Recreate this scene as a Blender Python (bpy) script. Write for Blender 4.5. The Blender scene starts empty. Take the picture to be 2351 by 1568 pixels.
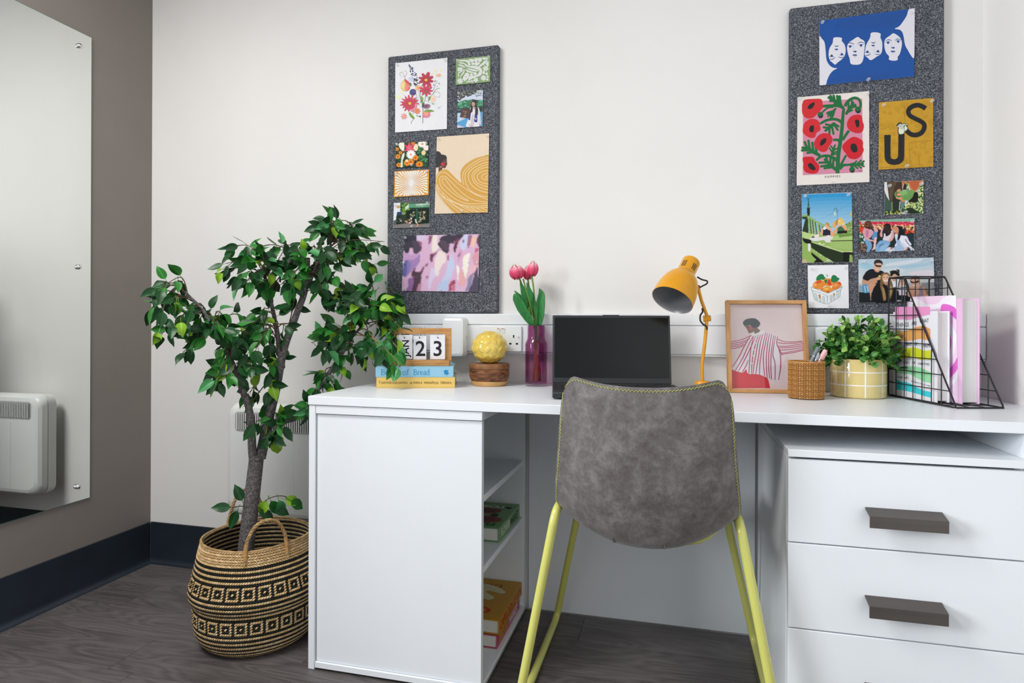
import bpy, bmesh, math, random
import numpy as np
from mathutils import Vector, Matrix, noise
rnd = random.Random(7)
SC = bpy.context.scene
COL = SC.collection
R_ = math.radians

# ------------------------------------------------------------------ camera, world, lights, exposure
F_PX, CX_PX, HY_PX, YAW, ROLL = 1444.0, 1175.5, 741.0, R_(14.46), 0.0040
CAM = np.array([1.957, -2.006, 0.9275])
_r = np.array([math.cos(YAW), math.sin(YAW), 0.0]); _f = np.array([-math.sin(YAW), math.cos(YAW), 0.0]); _u = np.array([0, 0, 1.0])
_R = _r * math.cos(ROLL) + _u * math.sin(ROLL); _U = _u * math.cos(ROLL) - _r * math.sin(ROLL)
cam_d = bpy.data.cameras.new('camera'); cam = bpy.data.objects.new('camera', cam_d); COL.objects.link(cam)
cam.location = CAM
cam.rotation_euler = Matrix(((_R[0], _U[0], -_f[0]), (_R[1], _U[1], -_f[1]), (_R[2], _U[2], -_f[2]))).to_euler()
cam_d.sensor_width = 36.0; cam_d.lens = 36.0 * F_PX / 2351.0; cam_d.shift_y = -(784.0 - HY_PX) / 2351.0
cam_d.clip_start = 0.02
SC.camera = cam

W = bpy.data.worlds.new('world'); SC.world = W; W.use_nodes = True
W.node_tree.nodes['Background'].inputs[0].default_value = (0.93, 0.96, 1.0, 1)
W.node_tree.nodes['Background'].inputs[1].default_value = 0.70

def area(name, loc, target, sx, sy, power, color=(1, 1, 1)):
    d = bpy.data.lights.new(name, 'AREA'); d.shape = 'RECTANGLE'; d.size = sx; d.size_y = sy; d.energy = power; d.color = color
    o = bpy.data.objects.new(name, d); COL.objects.link(o); o.location = loc
    o.rotation_euler = (Vector(target) - Vector(loc)).to_track_quat('-Z', 'Y').to_euler()
    return o
area('window_light', (-2.35, -2.6, 1.9), (2.45, -.45, 1.0), 2.4, 1.4, 318, (0.94, 0.97, 1.0))     # daylight from the left, entering where the left wall is cut short for it
area('overhead_fill', (0.5, -1.5, 2.37), (0.5, -1.49, 0), 0.7, 0.7, 43, (1.0, 0.985, 0.96))  # added unseen overhead light, placed to even out the wall brightness

SC.view_settings.view_transform = 'Standard'; SC.view_settings.look = 'None'
SC.view_settings.gamma = 1.0; SC.view_settings.use_curve_mapping = False
SC.view_settings.exposure = 0.0
SC.cycles.max_bounces = 10; SC.cycles.diffuse_bounces = 5; SC.cycles.glossy_bounces = 4; SC.cycles.transmission_bounces = 8
SC.cycles.transparent_max_bounces = 12; SC.cycles.use_denoising = True; SC.cycles.caustics_refractive = False; SC.cycles.caustics_reflective = False
SC.cycles.sample_clamp_indirect = 6.0

# ------------------------------------------------------------------ measuring helpers (a sight line met with a real plane of the room)
def ray(x, y): return _f + _R * (x - CX_PX) / F_PX - _U * (y - HY_PX) / F_PX
def onY(x, y, Y=0.0): d = ray(x, y); return CAM + d * (Y - CAM[1]) / d[1]
def onZ(x, y, Z=0.0): d = ray(x, y); return CAM + d * (Z - CAM[2]) / d[2]
def onX(x, y, X=0.0): d = ray(x, y); return CAM + d * (X - CAM[0]) / d[0]
def onP(x, y, p, n):
    d = ray(x, y); n = np.asarray(n, float); return CAM + d * (((np.asarray(p) - CAM) @ n) / (d @ n))
def V(*a): return np.array(a, float)
def nrm(v): v = np.asarray(v, float); return v / (np.linalg.norm(v) or 1)

# ------------------------------------------------------------------ materials
def lin(h, k=1.0):
    h = h.lstrip('#'); o = []
    for i in (0, 2, 4):
        c = int(h[i:i + 2], 16) / 255.0
        o.append(min(0.92, k * (c / 12.92 if c <= 0.04045 else ((c + 0.055) / 1.055) ** 2.4)))
    return tuple(o)
def newmat(name):
    m = bpy.data.materials.new(name); m.use_nodes = True
    nt = m.node_tree; b = nt.nodes['Principled BSDF']
    return m, nt, b
def N(nt, t, **kw):
    n = nt.nodes.new(t)
    for k, v in kw.items():
        if k in ('inp',):
            for a, c in v.items(): n.inputs[a].default_value = c
        else: setattr(n, k, v)
    return n
def pm(name, color, rough=0.5, metal=0.0, var=0.06, scale=18.0, bump=0.0, bscale=None, coat=0.0, spec=0.5, stretch=None, trans=0.0, ior=1.45, color2=None, detail=4.0, sheen=0.0):
    """procedural principled material: two tones mixed by noise, optional fine bump"""
    m, nt, b = newmat(name)
    c = lin(color) if isinstance(color, str) else color
    c2 = (lin(color2) if isinstance(color2, str) else color2) if color2 else tuple(x * (1 - var) for x in c)
    tc = N(nt, 'ShaderNodeTexCoord'); mp = N(nt, 'ShaderNodeMapping')
    if stretch: mp.inputs['Scale'].default_value = stretch
    nt.links.new(tc.outputs['Object'], mp.inputs[0])
    nz = N(nt, 'ShaderNodeTexNoise', inp={'Scale': scale, 'Detail': detail, 'Roughness': 0.55}); nt.links.new(mp.outputs[0], nz.inputs['Vector'])
    rp = N(nt, 'ShaderNodeValToRGB'); rp.color_ramp.elements[0].position = 0.35; rp.color_ramp.elements[1].position = 0.65
    rp.color_ramp.elements[0].color = (*c2, 1); rp.color_ramp.elements[1].color = (*c, 1)
    nt.links.new(nz.outputs['Fac'], rp.inputs[0]); nt.links.new(rp.outputs[0], b.inputs['Base Color'])
    b.inputs['Roughness'].default_value = rough; b.inputs['Metallic'].default_value = metal
    b.inputs['Coat Weight'].default_value = coat; b.inputs['Specular IOR Level'].default_value = spec
    b.inputs['Transmission Weight'].default_value = trans; b.inputs['IOR'].default_value = ior
    b.inputs['Sheen Weight'].default_value = sheen
    if bump:
        n2 = N(nt, 'ShaderNodeTexNoise', inp={'Scale': bscale or scale * 4, 'Detail': 3.0}); nt.links.new(mp.outputs[0], n2.inputs['Vector'])
        bp = N(nt, 'ShaderNodeBump', inp={'Strength': bump, 'Distance': 0.002}); nt.links.new(n2.outputs['Fac'], bp.inputs['Height'])
        nt.links.new(bp.outputs[0], b.inputs['Normal'])
    return m
def attrmat(name, rough=0.6, var=0.0, spec=0.4, k=1.0, coat=0.0):
    """flat print / woven strand colour taken from the mesh's face colours, with slight grain"""
    m, nt, b = newmat(name)
    a = N(nt, 'ShaderNodeVertexColor', layer_name='Col')
    nz = N(nt, 'ShaderNodeTexNoise', inp={'Scale': 260.0, 'Detail': 3.0}); tc = N(nt, 'ShaderNodeTexCoord'); nt.links.new(tc.outputs['Object'], nz.inputs['Vector'])
    mr = N(nt, 'ShaderNodeMapRange', inp={'To Min': 1.0 - var, 'To Max': 1.0 + var * 0.4}); nt.links.new(nz.outputs['Fac'], mr.inputs[0])
    mx = N(nt, 'ShaderNodeMix', data_type='RGBA', blend_type='MULTIPLY'); mx.inputs['Factor'].default_value = 0.70
    nt.links.new(a.outputs[0], mx.inputs['A']); nt.links.new(mr.outputs[0], mx.inputs['B']); nt.links.new(mx.outputs['Result'], b.inputs['Base Color'])
    b.inputs['Roughness'].default_value = rough; b.inputs['Specular IOR Level'].default_value = spec; b.inputs['Coat Weight'].default_value = coat
    return m

# ------------------------------------------------------------------ mesh building
class MB:
    def __init__(s): s.v = []; s.f = []; s.m = []; s.c = []; s.xf = None; s.mi = 0; s.col = (1, 1, 1)
    def add(s, vs, fs):
        o = len(s.v)
        for p in vs:
            if s.xf is not None: p = s.xf(p)
            s.v.append(tuple(float(q) for q in p))
        for f in fs:
            s.f.append([o + i for i in f]); s.m.append(s.mi); s.c.append(s.col)
        return s
    def box(s, x0, x1, y0, y1, z0, z1):
        vs = [(x, y, z) for z in (z0, z1) for y in (y0, y1) for x in (x0, x1)]
        return s.add(vs, [(0, 2, 3, 1), (4, 5, 7, 6), (0, 1, 5, 4), (2, 6, 7, 3), (0, 4, 6, 2), (1, 3, 7, 5)])
    def obox(s, o, a, b, c):
        """box from corner o along vectors a, b, c"""
        o, a, b, c = map(lambda q: np.asarray(q, float), (o, a, b, c))
        if np.dot(np.cross(a, b), c) < 0: a, b = b, a
        vs = [o + i * a + j * b + k * c for k in (0, 1) for j in (0, 1) for i in (0, 1)]
        return s.add(vs, [(0, 2, 3, 1), (4, 5, 7, 6), (0, 1, 5, 4), (2, 6, 7, 3), (0, 4, 6, 2), (1, 3, 7, 5)])
    def lathe(s, prof, c=(0, 0, 0), seg=48, axis=None, capb=True, capt=True):
        """profile of (radius, height) about the vertical through c, or about the given axis"""
        c = np.asarray(c, float); w = nrm(axis) if axis is not None else V(0, 0, 1)
        u = nrm(np.cross(w, V(0, 1, 0) if abs(w[1]) < .9 else V(1, 0, 0))); v = np.cross(w, u)
        vs = []; fs = []; n = len(prof)
        for r, h in prof:
            for k in range(seg):
                a = 2 * math.pi * k / seg; vs.append(c + w * h + r * (u * math.cos(a) + v * math.sin(a)))
        for i in range(n - 1):
            for k in range(seg):
                k2 = (k + 1) % seg; fs.append((i * seg + k, i * seg + k2, (i + 1) * seg + k2, (i + 1) * seg + k))
        if capb: fs.append(tuple(reversed(range(seg))))
        if capt: fs.append(tuple((n - 1) * seg + k for k in range(seg)))
        return s.add(vs, fs)
    def tube(s, pts, r, seg=8, closed=False, cap=True):
        P = [np.asarray(p, float) for p in pts]; n = len(P)
        rs = list(r) if isinstance(r, (list, tuple, np.ndarray)) else [r] * n
        T = []
        for i in range(n):
            a = P[(i - 1) % n] if (closed or i > 0) else P[i]; b = P[(i + 1) % n] if (closed or i < n - 1) else P[i]
            T.append(nrm(b - a))
        u = nrm(np.cross(T[0], V(0, 0, 1) if abs(T[0][2]) < .9 else V(1, 0, 0)))
        vs = []; fs = []
        for i in range(n):
            u = nrm(u - T[i] * np.dot(u, T[i])); w = np.cross(T[i], u)
            for k in range(seg):
                a = 2 * math.pi * k / seg; vs.append(P[i] + rs[i] * (u * math.cos(a) + w * math.sin(a)))
        for i in range(n if closed else n - 1):
            j = (i + 1) % n
            for k in range(seg):
                k2 = (k + 1) % seg; fs.append((i * seg + k, i * seg + k2, j * seg + k2, j * seg + k))
        if cap and not closed:
            fs.append(tuple(reversed(range(seg)))); fs.append(tuple((n - 1) * seg + k for k in range(seg)))
        return s.add(vs, fs)
    def grid(s, P, closed_u=False, closed_v=False):
        """P[i][j] points"""
        n = len(P); m = len(P[0]); vs = [p for row in P for p in row]; fs = []
        for i in range(n if closed_u else n - 1):
            for j in range(m if closed_v else m - 1):
                i2 = (i + 1) % n; j2 = (j + 1) % m
                fs.append((i * m + j, i * m + j2, i2 * m + j2, i2 * m + j))
        return s.add(vs, fs)
    def prism(s, poly, ext):
        """closed 3-D polygon extruded by vector ext"""
        P = [np.asarray(p, float) for p in poly]; e = np.asarray(ext, float); n = len(P)
        nn = sum((np.cross(P[i], P[(i + 1) % n]) for i in range(n)), V(0, 0, 0))
        if np.dot(nn, e) < 0: P = P[::-1]
        vs = P + [p + e for p in P]
        fs = [tuple(reversed(range(n))), tuple(range(n, 2 * n))] + [(i, (i + 1) % n, n + (i + 1) % n, n + i) for i in range(n)]
        return s.add(vs, fs)

def worldpos(o):
    p = Vector((0, 0, 0))
    while o is not None: p += o.location; o = o.parent
    return p
def obj(name, mb, mat, parent=None, origin=None, smooth=True, bevel=0.0, ang=38, bseg=2, subsurf=0, label=None):
    """link one mesh object; mb is in room coordinates"""
    base = worldpos(parent) if parent is not None else Vector((0, 0, 0))
    loc = Vector((0, 0, 0)) if origin is None or parent is not None else Vector([float(q) for q in origin])
    off = base + loc
    me = bpy.data.meshes.new(name)
    me.from_pydata([(p[0] - off[0], p[1] - off[1], p[2] - off[2]) for p in mb.v], [], mb.f)
    for mm in (mat if isinstance(mat, (list, tuple)) else [mat]): me.materials.append(mm)
    if any(mb.m): me.polygons.foreach_set('material_index', mb.m)
    if any(c != (1, 1, 1) for c in mb.c):
        at = me.color_attributes.new('Col', 'FLOAT_COLOR', 'CORNER')
        d = []
        for f, c in zip(mb.f, mb.c): d += [c[0], c[1], c[2], 1.0] * len(f)
        at.data.foreach_set('color', d)
    me.update()
    if smooth: me.shade_smooth(); me.set_sharp_from_angle(angle=R_(ang))
    o = bpy.data.objects.new(name, me); COL.objects.link(o); o.location = loc
    if parent is not None: o.parent = parent
    if bevel:
        b = o.modifiers.new('bevel', 'BEVEL'); b.width = bevel; b.segments = bseg; b.limit_method = 'ANGLE'; b.angle_limit = R_(40); b.harden_normals = False
    if subsurf:
        q = o.modifiers.new('sub', 'SUBSURF'); q.levels = subsurf; q.render_levels = subsurf
    if label: o['label'] = label
    return o
def tag(o, label, cat, group=None):
    o['label'] = label; o['category'] = cat
    if group: o['group'] = group
    return o
def thing(name, label, cat, loc, group=None):
    o = bpy.data.objects.new(name, None); COL.objects.link(o); o.location = [float(q) for q in loc]; o.empty_display_size = 0.05
    return tag(o, label, cat, group)
def struct(name, mb, mat, parent=None, **kw):
    o = obj(name, mb, mat, parent, **kw)
    if parent is None: o['kind'] = 'structure'
    return o
def kid(name, me, parent, mat=None, loc=None, rot=None):
    """a part that shares mesh data with its likes"""
    o = bpy.data.objects.new(name, me); COL.objects.link(o); o.parent = parent
    if loc is not None: o.location = Vector([float(q) for q in loc]) - worldpos(parent)
    if rot is not None: o.rotation_euler = rot
    return o
def cr(pts, n=8, closed=False):
    """Catmull-Rom through the points (any dimension)"""
    P = [np.asarray(p, float) for p in pts]; m = len(P); out = []
    for i in range(m if closed else m - 1):
        if closed: a, b, c, d = P[(i - 1) % m], P[i], P[(i + 1) % m], P[(i + 2) % m]
        else: a, b, c, d = P[max(i - 1, 0)], P[i], P[i + 1], P[min(i + 2, m - 1)]
        for k in range(n):
            t = k / n; out.append(0.5 * ((2 * b) + (c - a) * t + (2 * a - 5 * b + 4 * c - d) * t * t + (3 * b - a - 3 * c + d) * t ** 3))
    if not closed: out.append(P[-1])
    return out
def nums(s): q = [float(x) for x in s.replace(',', ' ').split()]; return [(q[i], q[i + 1]) for i in range(0, len(q), 2)]

# flat print: coloured shapes lying on a surface. pl(x, y, lift) gives the room point of a spot on that surface
class Ink:
    def __init__(s, pl, x0=0, y0=0, sc=1.0, step=5.0e-6, k=0.94):
        s.pl, s.x0, s.y0, s.sc, s.step, s.k = pl, x0, y0, sc, step, k; s.mb = MB(); s.n = 1; s.e = 0; s.clip = None
    def at(s, p, lift): return s.pl(s.x0 + p[0] / s.sc, s.y0 + p[1] / s.sc, lift)
    def cut(s, pts):
        """keep what lies on the sheet (s.clip: its corners, clockwise)"""
        if s.clip is None: return pts
        P = [tuple(p)[:2] for p in pts]; C = s.clip
        for i in range(len(C)):
            a, b = C[i - 1], C[i]; ins = lambda p: (b[0] - a[0]) * (p[1] - a[1]) - (b[1] - a[1]) * (p[0] - a[0]); o = []
            for j in range(len(P)):
                p, q = P[j - 1], P[j]; u, v = ins(p), ins(q)
                if (u >= 0) != (v >= 0): t = u / (u - v); o.append((p[0] + (q[0] - p[0]) * t, p[1] + (q[1] - p[1]) * t))
                if v >= 0: o.append(q)
            P = o
            if len(P) < 3: return []
        return P
    def lift(s): s.e += 1; return s.n * s.step + s.e * 2.5e-6
    def face(s, pts, col):
        s.mb.col = lin(col, s.k) if isinstance(col, str) else col
        pts = s.cut(pts)
        if len(pts) < 3: return
        l = s.lift(); s.mb.add([s.at(p, l) for p in pts], [tuple(range(len(pts)))])
    def poly(s, col, t, nxt=True):
        s.face(nums(t) if isinstance(t, str) else t, col); s.n += nxt
    def blob(s, col, t, nxt=True, n=6):
        s.face(cr(nums(t) if isinstance(t, str) else t, n, True), col); s.n += nxt
    def ell(s, col, x, y, rx, ry, rot=0.0, nxt=True, n=18):
        c, q = math.cos(rot), math.sin(rot)
        s.face([(x + rx * math.cos(a) * c - ry * math.sin(a) * q, y + rx * math.cos(a) * q + ry * math.sin(a) * c) for a in [2 * math.pi * i / n for i in range(n)]], col); s.n += nxt
    def line(s, col, t, w, nxt=True, sm=True, n=6):
        P = nums(t) if isinstance(t, str) else t
        if sm and len(P) > 2: P = [tuple(q) for q in cr(P, n)]
        m = len(P); ws = w if isinstance(w, (list, tuple)) else [w, w]
        s.mb.col = lin(col, s.k) if isinstance(col, str) else col
        L = []; Rr = []
        for i in range(m):
            a = P[max(i - 1, 0)]; b = P[min(i + 1, m - 1)]; dx, dy = b[0] - a[0], b[1] - a[1]; l = math.hypot(dx, dy) or 1
            tt = i / max(m - 1, 1) * (len(ws) - 1); k0 = min(int(tt), len(ws) - 2); ww = (ws[k0] + (ws[k0 + 1] - ws[k0]) * (tt - k0)) / 2
            L.append((P[i][0] - dy / l * ww, P[i][1] + dx / l * ww)); Rr.append((P[i][0] + dy / l * ww, P[i][1] - dx / l * ww))
        l = s.lift()
        if s.clip is None: s.mb.add([s.at(p, l) for p in L + Rr], [(i, i + 1, m + i + 1, m + i) for i in range(m - 1)])
        else:
            for i in range(m - 1):
                q = s.cut([L[i], L[i + 1], Rr[i + 1], Rr[i]])
                if len(q) > 2: s.mb.add([s.at(p, l) for p in q], [tuple(range(len(q)))])
        s.n += nxt
    def flower(s, col, x, y, r, n, w=0.3, rot=0.0, sq=1.0, nxt=True, jit=0.0):
        for i in range(n):
            a = rot + 2 * math.pi * i / n; rr = r * (1 + jit * (rnd.random() - .5)); ux, uy = math.cos(a), math.sin(a) * sq; px, py = -math.sin(a), math.cos(a) * sq
            ww = rr * w
            s.face(cr([(x, y), (x + ux * rr * .5 + px * ww, y + uy * rr * .5 + py * ww), (x + ux * rr * .95 + px * ww * .6, y + uy * rr * .95 + py * ww * .6), (x + ux * rr, y + uy * rr), (x + ux * rr * .95 - px * ww * .6, y + uy * rr * .95 - py * ww * .6), (x + ux * rr * .5 - px * ww, y + uy * rr * .5 - py * ww)], 4, True), col)
            s.n += 0.25
        s.n = math.ceil(s.n) if nxt else s.n
    def specks(s, cols, region, n, r0, r1, nxt=True, seed=1):
        q = random.Random(seed); P = nums(region) if isinstance(region, str) else region
        xs = [p[0] for p in P]; ys = [p[1] for p in P]; k = 0; tries = 0
        while k < n and tries < n * 30:
            tries += 1; x, y = q.uniform(min(xs), max(xs)), q.uniform(min(ys), max(ys)); ins = False
            for i in range(len(P)):
                a, b = P[i], P[i - 1]
                if (a[1] > y) != (b[1] > y) and x < (b[0] - a[0]) * (y - a[1]) / (b[1] - a[1]) + a[0]: ins = not ins
            if not ins: continue
            r = q.uniform(r0, r1); o = q.random() * 6
            s.face([(x + r * (0.7 + .5 * q.random()) * math.cos(o + 2 * math.pi * i / 6), y + r * (0.7 + .5 * q.random()) * math.sin(o + 2 * math.pi * i / 6)) for i in range(6)], q.choice(cols)); k += 1; s.n += 0.02
        s.n = math.ceil(s.n) + nxt
    def text(s, col, txt, o, u, v, size, nxt=True, track=1.0, bold=0.0, fit=None):
        """plain lettering: o start of base line, u along, v up (crop units), size = cap height in v units"""
        cu = bpy.data.curves.new('lettering', 'FONT'); cu.body = txt; cu.size = 1.0; cu.space_character = track; cu.resolution_u = 3; cu.offset = bold
        t = bpy.data.objects.new('lettering', cu); COL.objects.link(t)
        me = bpy.data.meshes.new_from_object(t.evaluated_get(bpy.context.evaluated_depsgraph_get()))
        s.mb.col = lin(col, s.k) if isinstance(col, str) else col
        q = size / 0.69
        if fit:
            w = max(p.co.x for p in me.vertices) * q; sx = fit / w / abs(u[0]); u = (u[0] * sx, u[1] * sx)
        l = s.lift(); s.mb.add([s.at((o[0] + (u[0] * p.co.x + v[0] * p.co.y) * q, o[1] + (u[1] * p.co.x + v[1] * p.co.y) * q), l) for p in me.vertices], [tuple(p.vertices) for p in me.polygons])
        bpy.data.objects.remove(t); bpy.data.curves.remove(cu); bpy.data.meshes.remove(me); s.n += nxt
    def done(s, name, mat, parent, **kw): return obj(name, s.mb, mat, parent, smooth=False, **kw)

# ------------------------------------------------------------------ shared materials
M = {}
M['wall'] = pm('wall_paint_white', (0.80, 0.79, 0.77), 0.75, var=0.03, scale=3, bump=0.05, bscale=90)
M['taupe'] = pm('wall_paint_taupe', (0.215, 0.19, 0.175), 0.7, var=0.06, scale=4, bump=0.08, bscale=80)
M['ceil'] = pm('ceiling_paint', (0.82, 0.82, 0.81), 0.8, var=0.02)
M['lam'] = pm('white_laminate', (0.785, 0.82, 0.86), 0.32, var=0.015, scale=6, bump=0.02, bscale=300)
M['plastic'] = pm('white_plastic', (0.80, 0.83, 0.86), 0.35, var=0.02, scale=20)
M['heater'] = pm('heater_enamel', (0.76, 0.78, 0.76), 0.35, var=0.02, scale=8)
M['navy'] = pm('navy_vinyl', (0.016, 0.024, 0.036), 0.42, var=0.25, scale=6, bump=0.05)
M['dark'] = pm('dark_slot', (0.012, 0.012, 0.013), 0.6, var=0.1)
M['chrome'] = pm('chrome', (0.75, 0.75, 0.76), 0.12, metal=1.0, var=0.03)
M['black'] = pm('black_powder_coat', (0.012, 0.012, 0.014), 0.45, var=0.2, scale=60)
M['ink'] = attrmat('printed_ink', 0.55, var=0.05)
M['ink_gloss'] = attrmat('printed_ink_glossy', 0.35, var=0.03, spec=.15)
M['paper'] = pm('white_paper', (0.80, 0.80, 0.83), 0.6, var=0.03, scale=40)
M['page'] = pm('book_pages', (0.74, 0.72, 0.68), 0.8, var=0.12, scale=4, stretch=(1, 1, 160))
M['pagev'] = pm('book_pages_upright', (0.76, 0.75, 0.74), 0.8, var=0.12, scale=4, stretch=(160, 160, 1))
# ------------------------------------------------------------------ the room
XR, YF, ZC = 2.78, -3.7, 2.4
struct('wall_back', MB().box(-0.1, XR + 0.1, 0, 0.1, -0.02, ZC), M['wall'])
struct('wall_left', MB().box(-0.1, 0, -1.5, 0, -0.02, ZC), M['taupe'])  # stops short, an added opening for the side daylight
struct('wall_right', MB().box(XR, XR + 0.1, YF, 0, -0.02, ZC), M['wall'])
struct('ceiling', MB().box(-0.1, XR + 0.1, YF, 0.1, ZC, ZC + 0.1), M['ceil'])

# floor of dark wood-look planks, each a piece with a fine joint
def plankmat():
    m, nt, b = newmat('floor_plank')
    tc = N(nt, 'ShaderNodeTexCoord'); oi = N(nt, 'ShaderNodeObjectInfo')
    sc = N(nt, 'ShaderNodeVectorMath', operation='SCALE'); sc.inputs['Scale'].default_value = 37.0
    cx = N(nt, 'ShaderNodeCombineXYZ'); nt.links.new(oi.outputs['Random'], cx.inputs[0]); nt.links.new(oi.outputs['Random'], cx.inputs[1]); nt.links.new(cx.outputs[0], sc.inputs[0])
    ad = N(nt, 'ShaderNodeVectorMath', operation='ADD'); nt.links.new(tc.outputs['Object'], ad.inputs[0]); nt.links.new(sc.outputs[0], ad.inputs[1])
    def mapped(scale):
        mp = N(nt, 'ShaderNodeMapping'); mp.inputs['Scale'].default_value = scale; nt.links.new(ad.outputs[0], mp.inputs[0]); return mp.outputs[0]
    # cathedral grain: bands of a slowly warped field
    wn = N(nt, 'ShaderNodeTexNoise', inp={'Scale': 1.0, 'Detail': 2.0, 'Distortion': 0.3}); nt.links.new(mapped((1.7, 9, 1)), wn.inputs['Vector'])
    mu = N(nt, 'ShaderNodeMath', operation='MULTIPLY'); mu.inputs[1].default_value = 15.0; nt.links.new(wn.outputs['Fac'], mu.inputs[0])
    fr = N(nt, 'ShaderNodeMath', operation='PINGPONG'); fr.inputs[1].default_value = 0.5; nt.links.new(mu.outputs[0], fr.inputs[0])
    fine = N(nt, 'ShaderNodeTexNoise', inp={'Scale': 1.0, 'Detail': 5.0, 'Roughness': 0.7}); nt.links.new(mapped((5, 170, 1)), fine.inputs['Vector'])
    big = N(nt, 'ShaderNodeTexNoise', inp={'Scale': 1.0, 'Detail': 2.0}); nt.links.new(mapped((2, 14, 1)), big.inputs['Vector'])
    r1 = N(nt, 'ShaderNodeMapRange', inp={'To Min': 0.0, 'To Max': 0.30, 'From Max': 0.5}); nt.links.new(fr.outputs[0], r1.inputs[0])
    r2 = N(nt, 'ShaderNodeMapRange', inp={'From Min': 0.25, 'From Max': 0.75, 'To Min': 0.0, 'To Max': 0.5}); nt.links.new(fine.outputs['Fac'], r2.inputs[0])
    r3 = N(nt, 'ShaderNodeMapRange', inp={'From Min': 0.3, 'From Max': 0.7, 'To Min': 0.0, 'To Max': 0.25}); nt.links.new(big.outputs['Fac'], r3.inputs[0])
    r4 = N(nt, 'ShaderNodeMapRange', inp={'To Min': -0.12, 'To Max': 0.12}); nt.links.new(oi.outputs['Random'], r4.inputs[0])
    s = r1.outputs[0]
    for q in (r2, r3, r4):
        a = N(nt, 'ShaderNodeMath', operation='ADD'); nt.links.new(s, a.inputs[0]); nt.links.new(q.outputs[0], a.inputs[1]); s = a.outputs[0]
    rp = N(nt, 'ShaderNodeValToRGB'); rp.color_ramp.elements[0].color = (0.036, 0.030, 0.030, 1); rp.color_ramp.elements[1].color = (0.155, 0.137, 0.137, 1)
    nt.links.new(s, rp.inputs[0]); nt.links.new(rp.outputs[0], b.inputs['Base Color'])
    b.inputs['Roughness'].default_value = 0.48; b.inputs['Specular IOR Level'].default_value = 0.45
    bp = N(nt, 'ShaderNodeBump', inp={'Strength': 0.25, 'Distance': 0.0012}); nt.links.new(fine.outputs['Fac'], bp.inputs['Height']); nt.links.new(bp.outputs[0], b.inputs['Normal'])
    return m
M['plank'] = plankmat()
floor = struct('floor', MB().box(-0.1, XR + 0.1, YF, 0.1, -0.06, -0.012), M['dark'])
PW, PL = 0.158, 0.978
joints = {1: 0.213, 2: 0.98 - 0.978 * 0, 3: 0.496, 0: 0.71}
y1 = -0.177 + PW; row = 0
while y1 > YF + 0.05:
    y0 = y1 - PW; top = min(y1, -0.0005)
    x = joints.get(row, (row * 0.389) % PL) - PL
    while x < XR:
        a, b2 = max(x, 0.0005), min(x + PL, XR - 0.0005)
        if b2 - a > 0.02:
            g = 0.0007
            mb = MB(); o = V(a, y0, 0)
            vs = [(a + g, y0 + g, 0), (b2 - g, y0 + g, 0), (b2 - g, top - g, 0), (a + g, top - g, 0), (a, y0, -0.0016), (b2, y0, -0.0016), (b2, top, -0.0016), (a, top, -0.0016), (a, y0, -0.0119), (b2, y0, -0.0119), (b2, top, -0.0119), (a, top, -0.0119)]
            mb.add(vs, [(0, 1, 2, 3)] + [(i + 4, (i + 1) % 4 + 4, (i + 1) % 4, i) for i in range(4)] + [(i + 8, (i + 1) % 4 + 8, (i + 1) % 4 + 4, i + 4) for i in range(4)])
            obj('plank', mb, M['plank'], floor, smooth=False)
        x += PL
    y1 = y0; row += 1

# coved navy skirting
def skirt(name, p0, d, n, length):
    prof = [(0.0012, 0.155), (0.0040, 0.153), (0.0040, 0.022), (0.006, 0.012), (0.012, 0.0045), (0.022, 0.0012), (0.022, 0.0004), (0.0012, 0.0004)]
    p0, d, n = V(*p0), V(*d), V(*n)
    return struct(name, MB().prism([p0 + n * a + V(0, 0, z) for a, z in prof], d * length), M['navy'], ang=50)
skirt('baseboard_left', (0, -0.005, 0), (0, -1, 0), (1, 0, 0), 1.49)
skirt('baseboard_back', (0.005, 0, 0), (1, 0, 0), (0, -1, 0), 1.0)

# mirror screwed to the left wall
mir = thing('wall_mirror', 'tall frameless mirror screwed to the taupe wall beside the corner', 'mirror', (0, -0.72, 0.318))
m, nt, b = newmat('silvered_glass')
tc = N(nt, 'ShaderNodeTexCoord'); nz = N(nt, 'ShaderNodeTexNoise', inp={'Scale': 2.0}); nt.links.new(tc.outputs['Object'], nz.inputs[0])
mr = N(nt, 'ShaderNodeMapRange', inp={'To Min': 0.004, 'To Max': 0.010}); nt.links.new(nz.outputs['Fac'], mr.inputs[0]); nt.links.new(mr.outputs[0], b.inputs['Roughness'])
b.inputs['Base Color'].default_value = (0.88, 0.90, 0.885, 1); b.inputs['Metallic'].default_value = 1.0
M['mirror'] = m
M['glassedge'] = pm('green_glass_edge', (0.05, 0.20, 0.13), 0.2, var=0.1)
mb = MB(); mb.mi = 1; mb.box(0.0005, 0.0055, -1.17, -0.266, 0.318, 1.906); mb.mi = 0
mb.add([(0.0056, -1.169, 0.319), (0.0056, -0.267, 0.319), (0.0056, -0.267, 1.905), (0.0056, -1.169, 1.905)], [(0, 1, 2, 3)])
obj('glass_panel', mb, [M['mirror'], M['glassedge']], mir, smooth=False)
sm = MB().lathe([(0.0075, 0), (0.0078, 0.003), (0.0072, 0.0055), (0.0045, 0.0085), (0.0012, 0.0095)], (0, 0, 0), 20, axis=(1, 0, 0))
for y in (-0.314, -1.12):
    for z in (0.368, 1.110, 1.857):
        sm2 = MB().lathe([(0.0085, 0), (0.0088, 0.004), (0.0078, 0.0075), (0.0045, 0.0105), (0.0012, 0.0115)], (0.0057, y, z), 20, axis=(1, 0, 0))
        obj('screw', sm2, M['chrome'], mir)

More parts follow.
